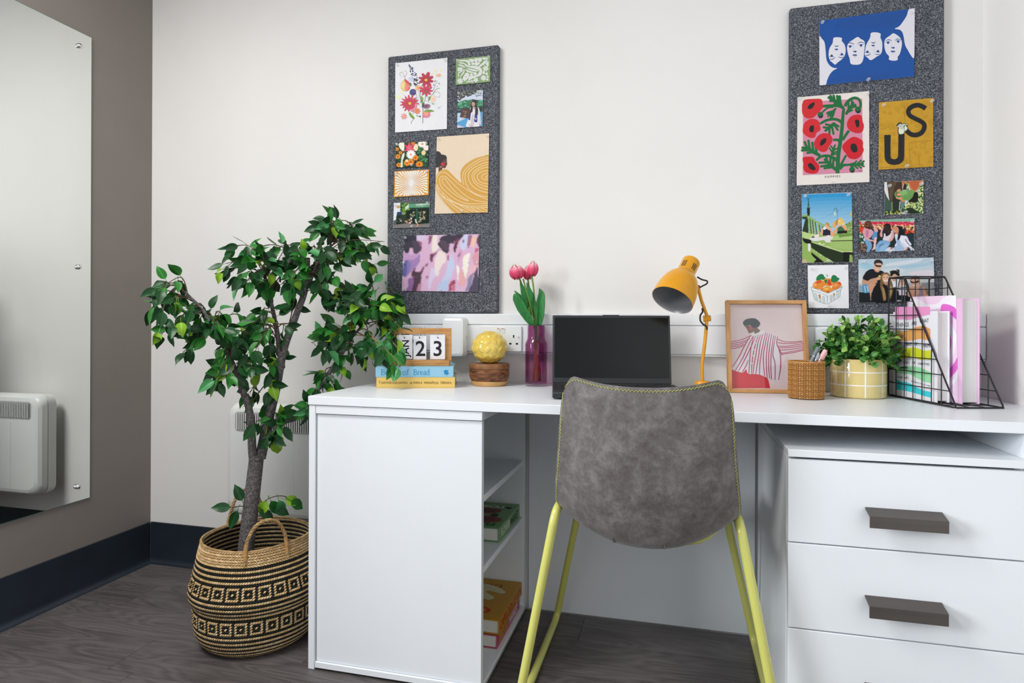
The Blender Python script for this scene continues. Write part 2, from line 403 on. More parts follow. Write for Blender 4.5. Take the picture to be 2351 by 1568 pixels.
# panel heater on the back wall
ht = thing('panel_heater', 'cream panel heater on the wall behind the leafy tree', 'heater', (0.71, -0.07, 0.25))
HX0, HX1, HZ0, HZ1 = 0.423, 0.998, 0.245, 0.640
def rrect(x0, x1, z0, z1, r, n=6):
    o = []
    for cx, cz, a0 in ((x1 - r, z1 - r, 0), (x0 + r, z1 - r, 90), (x0 + r, z0 + r, 180), (x1 - r, z0 + r, 270)):
        for i in range(n + 1):
            a = R_(a0 + 90 * i / n); o.append((cx + r * math.cos(a), cz + r * math.sin(a)))
    return o
mb = MB(); rings = []
for y, ins, r in ((-0.040, 0.004, 0.035), (-0.075, 0.0, 0.04), (-0.077, 0.003, 0.04), (-0.079, 0.0, 0.04), (-0.098, 0.004, 0.045), (-0.108, 0.013, 0.045), (-0.111, 0.025, 0.04)):
    rings.append([(x, y, z) for x, z in rrect(HX0 + ins, HX1 - ins, HZ0 + ins, HZ1 - ins, r)])
mb.grid(rings, closed_v=True); n = len(rings[0])
mb.add(rings[-1], [tuple(range(n))]); mb.add(rings[0], [tuple(reversed(range(n)))])
body = obj('body', mb, M['heater'], ht, ang=30)
for x in (0.57, 0.70, 0.83): obj('panel_crease', MB().box(x - 0.0012, x + 0.0012, -0.1119, -0.1105, 0.275, 0.53), M['heater'], body)
obj('bracket', MB().box(0.5, 0.93, -0.045, -0.0005, 0.30, 0.58), M['heater'], ht)
gx0, gx1, gz0, gz1 = 0.467, 0.955, 0.545, 0.612
M['grille'] = pm('grille_grey', (0.42, 0.43, 0.42), 0.5, var=0.05)
gr = obj('grille', MB().prism([(x, -0.1108, z) for x, z in rrect(gx0, gx1, gz0, gz1, 0.012)], (0, -0.0015, 0)), M['grille'], ht)
obj('grille_opening', MB().box(gx0 + 0.006, gx1 - 0.006, -0.1127, -0.112, gz0 + 0.006, gz1 - 0.006), M['dark'], gr)
sl = None; x = gx0 + 0.010
while x < gx1 - 0.010:
    if sl is None: sl = obj('slat', MB().box(gx0 + 0.0082, gx0 + 0.0122, -0.1155, -0.1122, gz0 + 0.006, gz1 - 0.006), M['heater'], gr, smooth=False)
    else: kid('slat', sl.data, gr).location = (x - gx0 - 0.010, 0, 0)
    x += 0.0084

# dado trunking with its sockets
tr = struct('trim_1', MB().box(0.985, XR - 0.001, -0.024, -0.0005, 0.829, 0.957), M['plastic'], bevel=0.003)
obj('upper_cover', MB().box(0.986, XR - 0.002, -0.030, -0.0235, 0.9215, 0.9565), M['plastic'], tr, bevel=0.002)
obj('lower_cover', MB().box(0.986, XR - 0.002, -0.030, -0.0235, 0.8335, 0.9195), M['plastic'], tr, bevel=0.002)
obj('bottom_lip', MB().box(0.986, XR - 0.002, -0.027, -0.0235, 0.8285, 0.832), M['plastic'], tr)
M['red'] = pm('red_mark', (0.55, 0.02, 0.03), 0.5)
def socket(cx, label, cz=0.8755, double=True, w=0.139):
    t = thing('wall_socket', label, 'socket', (cx, -0.03, cz - 0.04))
    obj('face_plate', MB().prism([(x, -0.0302, z) for x, z in rrect(cx - w / 2, cx + w / 2, cz - 0.0415, cz + 0.0415, 0.005)], (0, -0.007, 0)), M['plastic'], t, bevel=0.002)
    if not double: return t
    for sg in (-1, 1):
        rx = cx + sg * 0.0075
        rk = obj('rocker_switch', MB().prism([(rx - 0.0058, -0.0372, cz + 0.014), (rx - 0.0058, -0.0405, cz + 0.034), (rx - 0.0058, -0.0372, cz + 0.034)], (0.0116, 0, 0)), M['plastic'], t)
        obj('on_mark', MB().box(rx - 0.004, rx + 0.003, -0.0410, -0.0404, cz + 0.0325, cz + 0.0342), M['red'], rk)
        hx = cx + sg * 0.043
        mb = MB().box(hx - 0.0022, hx + 0.0022, -0.0376, -0.0368, cz + 0.0035, cz + 0.0125)
        for q in (-0.011, 0.011): mb.box(hx + q - 0.0038, hx + q + 0.0038, -0.0376, -0.0368, cz - 0.0185, cz - 0.0130)
        obj('pin_holes', mb, M['dark'], t)
        obj('screw', MB().lathe([(0.0035, 0), (0.0033, 0.0008), (0.001, 0.0012)], (hx + sg * 0.017, -0.0371, cz + 0.005), 12, axis=(0, -1, 0)), M['chrome'], t)
    return t
socket(1.412, 'white double wall socket behind the yellow ceramic ball')
socket(2.420, 'white double wall socket half hidden behind the bushy pot plant')
socket(1.075, 'blank white socket plate behind the flip calendar', double=False, w=0.14)
bx = thing('wall_box', 'white rounded plastic box on the trunking between calendar and ball', 'box', (1.262, -0.03, 0.826))
mb = MB(); rings = []
for y, ins in ((-0.0305, 0.0), (-0.058, 0.001), (-0.066, 0.004), (-0.069, 0.011)):
    rings.append([(x, y, z) for x, z in rrect(1.218 + ins, 1.296 - ins, 0.815 + ins, 0.945 - ins, 0.010)])
mb.grid(rings, closed_v=True); n = len(rings[0]); mb.add(rings[-1], [tuple(range(n))])
obj('casing', mb, M['plastic'], bx)
obj('indicator', MB().box(1.2965, 1.2972, -0.045, -0.040, 0.876, 0.882), M['chrome'], bx)
# ------------------------------------------------------------------ desk, cabinets
LX, DX1, DY, DZ = 1.011, 2.7785, -0.516, 0.730
dk = thing('desk', 'long white desk top running along the wall from tree to right-hand corner', 'desk', (1.9, -0.26, 0.706))
dk['label'] = 'long white laminate desk top fixed under the trunking along the wall'
obj('worktop', MB().box(LX, DX1, DY, -0.0022, 0.7068, DZ), M['lam'], dk, bevel=0.0012)
obj('back_panel', MB().box(1.5025, 2.192, -0.012, -0.0015, 0.0008, 0.690), M['lam'], dk)
obj('batten', MB().box(1.5035, 2.192, -0.040, -0.0125, 0.695, 0.7062), M['lam'], dk)
obj('end_panel', MB().box(2.646, 2.668, DY + 0.002, -0.0022, 0.0008, 0.7062), M['lam'], dk, bevel=0.001)

su = thing('shelf_unit', 'white open sided shelf cabinet under the desk end beside the tree', 'cabinet', (1.25, -0.26, 0.0))
obj('side_panel', MB().box(LX + 0.0015, 1.031, DY + 0.003, -0.026, 0.0008, 0.706), M['lam'], su, bevel=0.001)
obj('front_panel', MB().box(1.0335, 1.4945, -0.507, -0.489, 0.0225, 0.6815), M['lam'], su, bevel=0.0008)
obj('top_rail', MB().box(1.0325, 1.4965, -0.5125, -0.03, 0.6835, 0.7055), M['lam'], su, bevel=0.001)
obj('base_board', MB().box(1.0325, 1.4965, -0.5125, -0.03, 0.006, 0.0215), M['lam'], su, bevel=0.001)
obj('back_board', MB().box(1.0325, 1.4945, -0.05, -0.032, 0.0225, 0.6815), M['lam'], su, bevel=0.0008)
obj('partition', MB().box(1.18, 1.196, -0.4885, -0.0505, 0.0225, 0.6815), M['lam'], su)
for z in (0.472, 0.291): obj('shelf', MB().box(1.197, 1.491, -0.4885, -0.0505, z, z + 0.0165), M['lam'], su, bevel=0.0008)
M['alu'] = pm('aluminium_strip', (0.45, 0.45, 0.44), 0.4, metal=0.6, var=0.15)
obj('edge_strip', MB().box(1.4965, 1.499, -0.512, -0.031, 0.009, 0.0125), M['alu'], su)
for y in (-0.47, -0.08):
    for x in (1.07, 1.46): obj('foot', MB().lathe([(0.012, 0.0006), (0.012, 0.0058)], (x, y, 0), 12), M['dark'], su)

du = thing('drawer_unit', 'white chest of drawers with grey metal bar handles under the desk', 'drawers', (2.42, -0.27, 0.0))
UX0, UX1, UY = 2.1975, 2.6435, -0.535
obj('top_panel', MB().box(UX0, UX1, UY, -0.03, 0.6395, 0.6555), M['lam'], du, bevel=0.001)
obj('side_panel', MB().box(UX0, UX0 + 0.016, -0.5125, -0.03, 0.0008, 0.6385), M['lam'], du, bevel=0.0008)
obj('side_panel', MB().box(UX1 - 0.016, UX1, -0.5125, -0.03, 0.0008, 0.6385), M['lam'], du, bevel=0.0008)
obj('back_panel', MB().box(UX0 + 0.0165, UX1 - 0.0165, -0.048, -0.032, 0.02, 0.6385), M['lam'], du)
obj('plinth', MB().box(UX0 + 0.0165, UX1 - 0.0165, -0.49, -0.474, 0.0008, 0.078), M['lam'], du)
M['gun'] = pm('gunmetal_handle', (0.105, 0.092, 0.085), 0.38, metal=0.55, var=0.12, scale=3, stretch=(1, 1, 30))
for i, (z0, z1) in enumerate(((0.4545, 0.6345), (0.2685, 0.4520), (0.0840, 0.2660))):
    d = obj('drawer', MB().box(UX0 + 0.001, UX1 - 0.001, -0.531, -0.514, z0, z1), M['lam'], du, bevel=0.0015)
    hz = z0 + 0.074; h0, h1 = 2.3495, 2.4925
    mb = MB().prism([(h0, -0.5312, hz + 0.0125), (h0, -0.566, hz + 0.0035), (h0, -0.566, hz - 0.021), (h0, -0.5625, hz - 0.021), (h0, -0.5625, hz + 0.0005), (h0, -0.5312, hz + 0.0085)], (h1 - h0, 0, 0))
    mb.prism([(h1 - 0.0015, -0.5312, hz + 0.0085), (h1 - 0.0015, -0.5625, hz + 0.0005), (h1 - 0.0015, -0.5625, hz - 0.021), (h1 - 0.0015, -0.545, hz - 0.006), (h1 - 0.0015, -0.5312, hz - 0.004)], (0.0015, 0, 0))
    obj('handle', mb, M['gun'], d, smooth=False)

# ------------------------------------------------------------------ books lying down
def book(name, label, o, a, b, h, col, spine='a', round_=False, page=None, ct=0.0028, group=None):
    """lying book: corner o, a along the spine, b away from the spine, thickness h"""
    o, a, b = map(lambda q: np.asarray(q, float), (o, a, b)); z = V(0, 0, 1)
    t = thing(name, label, 'book', o + a / 2 + b / 2, group)
    c = pm(name + '_cover', col, 0.42, var=0.04, scale=30) if isinstance(col, (str, tuple)) else col
    mb = MB().obox(o, a, b, z * ct).obox(o + z * (h - ct), a, b, z * ct).obox(o + z * ct, a, nrm(b) * ct, z * (h - 2 * ct))
    cov = obj('cover', mb, c, t, bevel=0.0005, smooth=False)
    ia, ib = nrm(a) * 0.003, nrm(b) * 0.004
    obj('pages', MB().obox(o + ia + nrm(b) * (ct + 0.0002) + z * (ct + 0.0002), a - 2 * ia, b - ib - nrm(b) * ct, z * (h - 2 * ct - 0.0004)), M['page'], t, smooth=False)
    return t, cov
def planepl(n):
    """print plane builder through a point with normal n (towards the viewer)"""
    def mk(p):
        def pl(x, y, lift): return onP(x, y, p, n) + np.asarray(n) * (0.0004 + lift)
        return pl
    return mk

# books inside the shelf cabinet (spines to the open side, i.e. facing +x)
S2 = 0.3077
gh = 0.039; gy = -0.298
gt, gc = book('green_book', 'thick green flower market book lying on the middle shelf', (1.481, gy, S2 + 0.0006), (0, 0.244, 0), (-0.225, 0, 0), gh, '#6f9f66')
def spinepl(X): return lambda x, y, lift: V(X + 0.0004 + lift, x, y)
def toppl(Z): return lambda x, y, lift: V(x, y, Z + 0.0004 + lift)
k = Ink(spinepl(1.481), k=1.0)
k.text('#d8dccb', 'FLOWER', (gy + .022, S2 + 0.0085), (1, 0), (0, 1), 0.022, bold=0.03, fit=.100)
k.text('#1f4a23', 'MARKET', (gy + .128, S2 + 0.0085), (1, 0), (0, 1), 0.022, bold=0.03, fit=.096)
k.done('spine_lettering', M['ink'], gc)
k = Ink(toppl(S2 + 0.0006 + gh), k=1.0)
for i, (x, y) in enumerate(((1.40, gy + .155), (1.34, gy + .13), (1.31, gy + .06), (1.425, gy + .075))):
    k.ell('#8c3f3b', x, y, 0.045, 0.030, i); k.ell('#6d2a2c', x + 0.005, y, 0.022, 0.016, i)
k.line('#1e3d20', [(1.29, gy + .03), (1.36, gy + .10), (1.40, gy + .14), (1.45, gy + .19)], 0.006); k.ell('#14301a', 1.435, gy + .115, 0.012, 0.016); k.ell('#14301a', 1.452, gy + .195, 0.016, 0.012)
k.text('#d8dccb', 'TOKYO', (1.452, gy + .212), (-1, 0), (0, -1), 0.026, bold=0.03, fit=.15)
k.text('#1f4a23', 'FLOWER', (1.462, gy + .040), (-1, 0), (0, -1), 0.020, bold=0.03, fit=.16)
k.done('cover_print', M['ink'], gc)

Z3 = 0.0218; py_ = -0.326
pt, pc = book('pink_book', 'thick deep pink market book lying under the yellow holiday book', (1.485, py_, Z3 + 0.0004), (0, 0.262, 0), (-0.225, 0, 0), 0.037, '#b04b63')
k = Ink(spinepl(1.485), k=1.0)
k.text('#c99a2c', 'EVERY DAY', (py_ + .022, Z3 + 0.008), (1, 0), (0, 1), 0.021, bold=0.03, fit=.098)
k.text('#e2d3dd', 'MARKET', (py_ + .130, Z3 + 0.008), (1, 0), (0, 1), 0.021, bold=0.03, fit=.100)
k.done('spine_lettering', M['ink'], pc)
yz = Z3 + 0.0382
yt, yc = book('yellow_book', 'thick mustard yellow holiday book topmost on the cabinet floor', (1.4895, py_ + .003, yz), (0, 0.268, 0), (-0.235, 0, 0), 0.040, '#c08a14')
k = Ink(spinepl(1.4895), k=1.0)
k.text('#b3421f', 'CAPRI DOLCE VITA', (py_ + .010, yz + 0.0075), (1, 0), (0, 1), 0.026, bold=0.02, fit=.254)
k.done('spine_lettering', M['ink'], yc)
k = Ink(toppl(yz + 0.040), k=1.0); ty = py_ + .012
k.text('#c23a1d', 'CAPRI', (1.452, ty + .060), (-1, 0), (0, -1), 0.036, bold=0.03, fit=.20)
k.text('#8a4a12', 'DOLCE', (1.440, ty + .222), (-1, 0), (0, -1), 0.020, bold=0.02, fit=.13)
k.blob('#d6cfa6', [(1.27, ty + .16), (1.33, ty + .21), (1.40, ty + .215), (1.455, ty + .18), (1.452, ty + .16), (1.41, ty + .17), (1.40, ty + .16), (1.435, ty + .13), (1.425, ty + .11), (1.395, ty + .12), (1.378, ty + .14), (1.372, ty + .125), (1.385, ty + .085), (1.37, ty + .065), (1.35, ty + .075), (1.345, ty + .1), (1.30, ty + .11)])
k.done('cover_print', M['ink'], yc)

# ------------------------------------------------------------------ chair
CXc = 1.895
ch = thing('desk_chair', 'grey suede bucket chair with lime stitching on lime tube legs', 'chair', (CXc, -0.36, 0.0))
m, nt, b = newmat('grey_suede')
tc = N(nt, 'ShaderNodeTexCoord')
n1 = N(nt, 'ShaderNodeTexNoise', inp={'Scale': 19.0, 'Detail': 8.0, 'Roughness': 0.66, 'Distortion': 0.5}); nt.links.new(tc.outputs['Object'], n1.inputs[0])
n2 = N(nt, 'ShaderNodeTexNoise', inp={'Scale': 75.0, 'Detail': 6.0, 'Roughness': 0.75}); nt.links.new(tc.outputs['Object'], n2.inputs[0])
mx = N(nt, 'ShaderNodeMath', operation='MULTIPLY_ADD'); mx.inputs[1].default_value = 0.45; nt.links.new(n2.outputs['Fac'], mx.inputs[0])
h1 = N(nt, 'ShaderNodeMath', operation='MULTIPLY'); h1.inputs[1].default_value = 0.62; nt.links.new(n1.outputs['Fac'], h1.inputs[0]); nt.links.new(h1.outputs[0], mx.inputs[2])
rp = N(nt, 'ShaderNodeValToRGB'); e = rp.color_ramp.elements
e[0].position = 0.36; e[0].color = (0.052, 0.041, 0.036, 1); e[1].position = 0.72; e[1].color = (0.200, 0.188, 0.186, 1)
q = e.new(0.53); q.color = (0.108, 0.096, 0.092, 1)
nt.links.new(mx.outputs[0], rp.inputs[0]); nt.links.new(rp.outputs[0], b.inputs['Base Color']); b.inputs['Roughness'].default_value = 0.62
b.inputs['Specular IOR Level'].default_value = 0.35; b.inputs['Sheen Weight'].default_value = 0.25; b.inputs['Sheen Roughness'].default_value = 0.5
bp = N(nt, 'ShaderNodeBump', inp={'Strength': 0.35, 'Distance': 0.0015}); nt.links.new(n2.outputs['Fac'], bp.inputs['Height']); nt.links.new(bp.outputs[0], b.inputs['Normal'])
M['suede'] = m
M['lime'] = pm('lime_enamel', (0.60, 0.60, 0.155), 0.22, var=0.04, scale=6, coat=0.4)
M['thread'] = pm('lime_thread', (0.62, 0.66, 0.12), 0.6, var=0.1, scale=100)
# rows from the top edge down the back and along the seat: y, z centre, half width, forward wrap, lift of the sides
rows = [(-0.655, 0.789, 0.1795, 0.050, 0.030), (-0.661, 0.764, 0.1825, 0.054, 0.016), (-0.668, 0.700, 0.1865, 0.060, 0.004), (-0.670, 0.630, 0.191, 0.066, 0.003),
        (-0.664, 0.560, 0.198, 0.073, 0.004), (-0.650, 0.500, 0.2015, 0.078, 0.020), (-0.630, 0.458, 0.200, 0.080, 0.050), (-0.598, 0.434, 0.199, 0.078, 0.074), (-0.55, 0.430, 0.200, 0.060, 0.070),
        (-0.47, 0.433, 0.206, 0.035, 0.066), (-0.38, 0.441, 0.212, 0.012, 0.050), (-0.29, 0.449, 0.210, 0.0, 0.034), (-0.22, 0.452, 0.200, -0.01, 0.022), (-0.185, 0.442, 0.185, -0.02, 0.014)]
rows = cr(rows, 4)
def shellpt(r, s, off=0.0):
    y, z, w, wrap, lift = r; a = abs(s)
    x = CXc + w * (s if a < .0 else math.copysign(1 - (1 - a) ** 1.12, s))
    return V(x, y + wrap * a ** 2.1, z + lift * a ** 2.2)
NS = 33; svals = [-1 + 2 * i / (NS - 1) for i in range(NS)]
outer = []
nr = len(rows)
for i, r in enumerate(rows):
    line = []
    for s in svals:
        p = shellpt(r, s)
        if i < 9:                                   # round the two top corners
            c = max(0.0, abs(s) - 0.75) / 0.25; p[2] -= 0.045 * c ** 2.4 * (1 - i / 9) ** 1.3; p[0] -= math.copysign(0.004 * c ** 2 * (1 - i / 9) ** 2, s)
        line.append(p)
    outer.append(line)
# inner face: offset along normals
O = np.array(outer); du_ = np.gradient(O, axis=0); dv_ = np.gradient(O, axis=1)
nn = np.cross(du_, dv_); nn /= (np.linalg.norm(nn, axis=2, keepdims=True) + 1e-9)
if nn[4, NS // 2, 1] < 0: nn = -nn
TH = 0.022
edge = np.ones(O.shape[:2])
for i in range(nr):
    for j in range(NS):
        d = min(i, nr - 1 - i, j * 1.6, (NS - 1 - j) * 1.6); edge[i, j] = min(1.0, 0.25 + d * 0.25)
I_ = O + nn * (TH * edge)[..., None]; I0 = O - nn * 0.0
mb = MB(); mb.grid([list(r) for r in I0]); mb.grid([list(r)[::-1] for r in I_])
loop_o = [I0[0, j] for j in range(NS)] + [I0[i, NS - 1] for i in range(1, nr)] + [I0[nr - 1, j] for j in range(NS - 2, -1, -1)] + [I0[i, 0] for i in range(nr - 2, 0, -1)]
loop_i = [I_[0, j] for j in range(NS)] + [I_[i, NS - 1] for i in range(1, nr)] + [I_[nr - 1, j] for j in range(NS - 2, -1, -1)] + [I_[i, 0] for i in range(nr - 2, 0, -1)]
mid = [(a + b_) / 2 + nrm((a + b_) / 2 - (V(CXc, -0.60, 0.6) if a[2] > .5 else V(CXc, -.4, .55))) * 0.004 for a, b_ in zip(loop_o, loop_i)]
mb.grid([loop_o, mid, loop_i], closed_v=True)
sh = obj('shell', mb, M['suede'], ch, ang=70)
bmx = bmesh.new(); bmx.from_mesh(sh.data); bmesh.ops.remove_doubles(bmx, verts=bmx.verts, dist=0.0004); bmesh.ops.recalc_face_normals(bmx, faces=bmx.faces); bmx.to_mesh(sh.data); bmx.free(); sh.data.shade_smooth(); sh.data.set_sharp_from_angle(angle=R_(70))
# zigzag stitching round the rim of the back and down both sides
path = [O[i, 0] for i in range(26, 0, -1)] + [O[0, j] for j in range(NS)] + [O[i, NS - 1] for i in range(1, 27)]
nin = [nn[i, 0] for i in range(26, 0, -1)] + [nn[0, j] for j in range(NS)] + [nn[i, NS - 1] for i in range(1, 27)]
cen = V(CXc, -0.62, 0.62)
L = [0.0]
for a, b_ in zip(path, path[1:]): L.append(L[-1] + np.linalg.norm(b_ - a))
zz = []; kq = 0; d = 0.0
while d < L[-1]:
    i = max(0, np.searchsorted(L, d) - 1); i = min(i, len(path) - 2); t = (d - L[i]) / max(L[i + 1] - L[i], 1e-6)
    p = path[i] * (1 - t) + path[i + 1] * t; n_ = nrm(nin[i] * (1 - t) + nin[i + 1] * t)
    inn = nrm(cen - p); inn = nrm(inn - n_ * np.dot(inn, n_))
    zz.append(p + inn * (0.0030 if kq % 2 else 0.0072) - n_ * (0.0011)); kq += 1; d += 0.0040
obj('stitching', MB().tube(zz, 0.00055, 5), M['thread'], sh)
# two puckered seams at the lower edge of the back
mb = MB()
for s, l in ((-0.30, 0.02), (0.20, 0.016)):
    rr = [shellpt(r, s) for r in rows[24:30]]; mb.tube([p + V(0.0, -0.0005, 0) for p in rr], [0.0002, 0.0016, 0.002, 0.002, 0.0016, 0.0002], 6)
obj('seam_pucker', mb, M['suede'], sh)
# sled legs
TR = 0.0105
def roundpath(P, r=0.05, n=6):
    P = [np.asarray(p, float) for p in P]; out = []; m_ = len(P)
    for i in range(m_):
        a, b_, c = P[i - 1], P[i], P[(i + 1) % m_]; u, w = nrm(a - b_), nrm(c - b_); rr = min(r, np.linalg.norm(a - b_) * .45, np.linalg.norm(c - b_) * .45)
        p0, p1 = b_ + u * rr, b_ + w * rr
        for k in range(n + 1):
            t = k / n; out.append((1 - t) ** 2 * p0 + 2 * t * (1 - t) * b_ + t * t * p1)
    return out
for sg, nm in ((-1, 'a'), (1, 'b')):
    x = lambda d: CXc + sg * d
    loop = [(x(0.290), -0.600, TR), (x(0.199), -0.575, 0.505), (x(0.190), -0.20, 0.455), (x(0.289), -0.075, TR)]
    obj('leg_frame', MB().tube(roundpath(loop, 0.045), TR, 14, closed=True), M['lime'], ch)
for y, z, xx in ((-0.44, 0.436 - 0.014, 0.196), (-0.27, 0.448 - 0.014, 0.192)):
    zc = 0.455 + (0.505 - 0.455) * ((-0.20 - y) / 0.375)
    P = [(CXc - xx, y, zc - 0.004), (CXc - 0.12, y, z - 0.012), (CXc, y, z - 0.014), (CXc + 0.12, y, z - 0.012), (CXc + xx, y, zc - 0.004)]
    obj('seat_bar', MB().tube(cr(P, 5), 0.008, 10), M['lime'], ch)
# ------------------------------------------------------------------ pin boards and what is pinned to them
m, nt, b = newmat('heather_grey_fabric')
tc = N(nt, 'ShaderNodeTexCoord')
def nz_(sc, st, det=2.0):
    mp = N(nt, 'ShaderNodeMapping'); mp.inputs['Scale'].default_value = st; nt.links.new(tc.outputs['Object'], mp.inputs[0])
    q = N(nt, 'ShaderNodeTexNoise', inp={'Scale': sc, 'Detail': det, 'Roughness': 0.7}); nt.links.new(mp.outputs[0], q.inputs[0]); return q.outputs['Fac']
a1, a2, a3 = nz_(640, (1, 1, 0.55)), nz_(640, (0.55, 1, 1)), nz_(160, (1, 1, 0.4))
s1 = N(nt, 'ShaderNodeMath', operation='ADD'); nt.links.new(a1, s1.inputs[0]); nt.links.new(a2, s1.inputs[1])
s2 = N(nt, 'ShaderNodeMath', operation='MULTIPLY_ADD'); s2.inputs[1].default_value = 0.16; nt.links.new(a3, s2.inputs[0]); nt.links.new(s1.outputs[0], s2.inputs[2])
rp = N(nt, 'ShaderNodeValToRGB'); e = rp.color_ramp.elements; e[0].position = 0.42; e[0].color = (0.018, 0.022, 0.030, 1); e[1].position = 0.70; e[1].color = (0.42, 0.44, 0.48, 1)
q = e.new(0.545); q.color = (0.075, 0.082, 0.098, 1)
h = N(nt, 'ShaderNodeMath', operation='MULTIPLY'); h.inputs[1].default_value = 0.5; nt.links.new(s2.outputs[0], h.inputs[0])
nt.links.new(h.outputs[0], rp.inputs[0]); nt.links.new(rp.outputs[0], b.inputs['Base Color']); b.inputs['Roughness'].default_value = 0.95; b.inputs['Specular IOR Level'].default_value = 0.1
bp = N(nt, 'ShaderNodeBump', inp={'Strength': 0.6, 'Distance': 0.001}); nt.links.new(s1.outputs[0], bp.inputs['Height']); nt.links.new(bp.outputs[0], b.inputs['Normal'])
M['felt'] = m
def board(name, label, x0, x1, z0, z1):
    mb = MB(); rings = []
    for y, ins in ((-0.0006, 0.002), (-0.004, 0.0), (-0.016, 0.0), (-0.0195, 0.0012), (-0.021, 0.005)):
        rings.append([(x, y, z) for x, z in rrect(x0 + ins, x1 - ins, z0 + ins, z1 - ins, 0.007)])
    mb.grid(rings, closed_v=True); n = len(rings[0]); mb.add(rings[-1], [tuple(range(n))])
    return tag(obj(name, mb, M['felt'], origin=((x0 + x1) / 2, 0, z0), ang=50), label, 'pinboard')
board('pin_board', 'grey fabric pin board above the calendar, with the pink cloud poster', 1.001, 1.3965, 0.9585, 1.840)
board('pin_board', 'grey fabric pin board behind the wire file, with the blue faces poster', 2.281, 2.679, 0.9585, 1.852)

YP = -0.0240
def bpl(x, y, l): return onY(x, y, YP) + V(0, -l - 0.0004, 0)
m, nt, b = newmat('clear_pin_plastic'); nt.nodes.remove(b); t_ = N(nt, 'ShaderNodeBsdfTransparent'); g_ = N(nt, 'ShaderNodeBsdfPrincipled', inp={'Base Color': (.9, .9, .93, 1), 'Roughness': .12}); mx = N(nt, 'ShaderNodeMixShader'); lw_ = N(nt, 'ShaderNodeLayerWeight', inp={'Blend': .35})
tc = N(nt, 'ShaderNodeTexCoord'); q = N(nt, 'ShaderNodeTexNoise', inp={'Scale': 300.0}); nt.links.new(tc.outputs['Object'], q.inputs[0]); mr = N(nt, 'ShaderNodeMapRange', inp={'To Min': 0.08, 'To Max': 0.16}); nt.links.new(q.outputs['Fac'], mr.inputs[0]); nt.links.new(mr.outputs[0], g_.inputs['Roughness'])
ad = N(nt, 'ShaderNodeMath', operation='MULTIPLY_ADD'); ad.inputs[1].default_value = .6; ad.inputs[2].default_value = .14; nt.links.new(lw_.outputs['Facing'], ad.inputs[0])
nt.links.new(ad.outputs[0], mx.inputs[0]); nt.links.new(t_.outputs[0], mx.inputs[1]); nt.links.new(g_.outputs[0], mx.inputs[2]); nt.links.new(mx.outputs[0], nt.nodes['Material Output'].inputs['Surface'])
M['pin'] = m
pinmb = MB().lathe([(0.0044, 0.0), (0.0046, 0.0012), (0.0040, 0.0020), (0.0024, 0.0032), (0.0021, 0.0060), (0.0028, 0.0070), (0.0036, 0.0079), (0.0037, 0.0090), (0.0030, 0.0097)], (0, 0, 0), 14, axis=(0.12, -1, 0.1))
pin_me = None
def paper(name, label, cat, crop, corners, pins, what, col=None, gloss=False, fn=None, photo=None):
    """a sheet pinned to a board; corners and shapes measured on the photograph and met with the board's plane"""
    global pin_me
    x0, y0, sc = crop; C4 = [(x0 + x / sc, y0 + y / sc) for x, y in corners]
    P = [onY(x, y, YP) for x, y in C4]
    mb = MB().prism(P, V(0, 0.0006, 0))
    mat = M['paper'] if col is None else pm(name + '_sheet', col, 0.3 if gloss else 0.55, var=0.03, scale=30)
    o = obj(name, mb, mat, origin=sum(P) / 4, smooth=False); tag(o, label, cat)
    if fn:
        k = Ink(bpl, x0, y0, sc) if photo is None else Ras(bpl, x0, y0, sc, corners, **photo)
        if photo is None: k.clip = corners
        fn(k); k.done('print', M['ink_gloss'] if gloss else M['ink'], o)
    for where, (px, py) in pins:
        p = onY(x0 + px / sc, y0 + py / sc, YP) + V(0, -0.0014, 0)
        if pin_me is None:
            pin_me = obj('push_pin', pinmb, M['pin']); q = pin_me
        else:
            q = pin_me.copy(); COL.objects.link(q)
        q.location = p; tag(q, 'clear plastic push pin, the %s one, holding %s' % (where, what), 'pin', 'clear push pins on the pin boards')
    return o

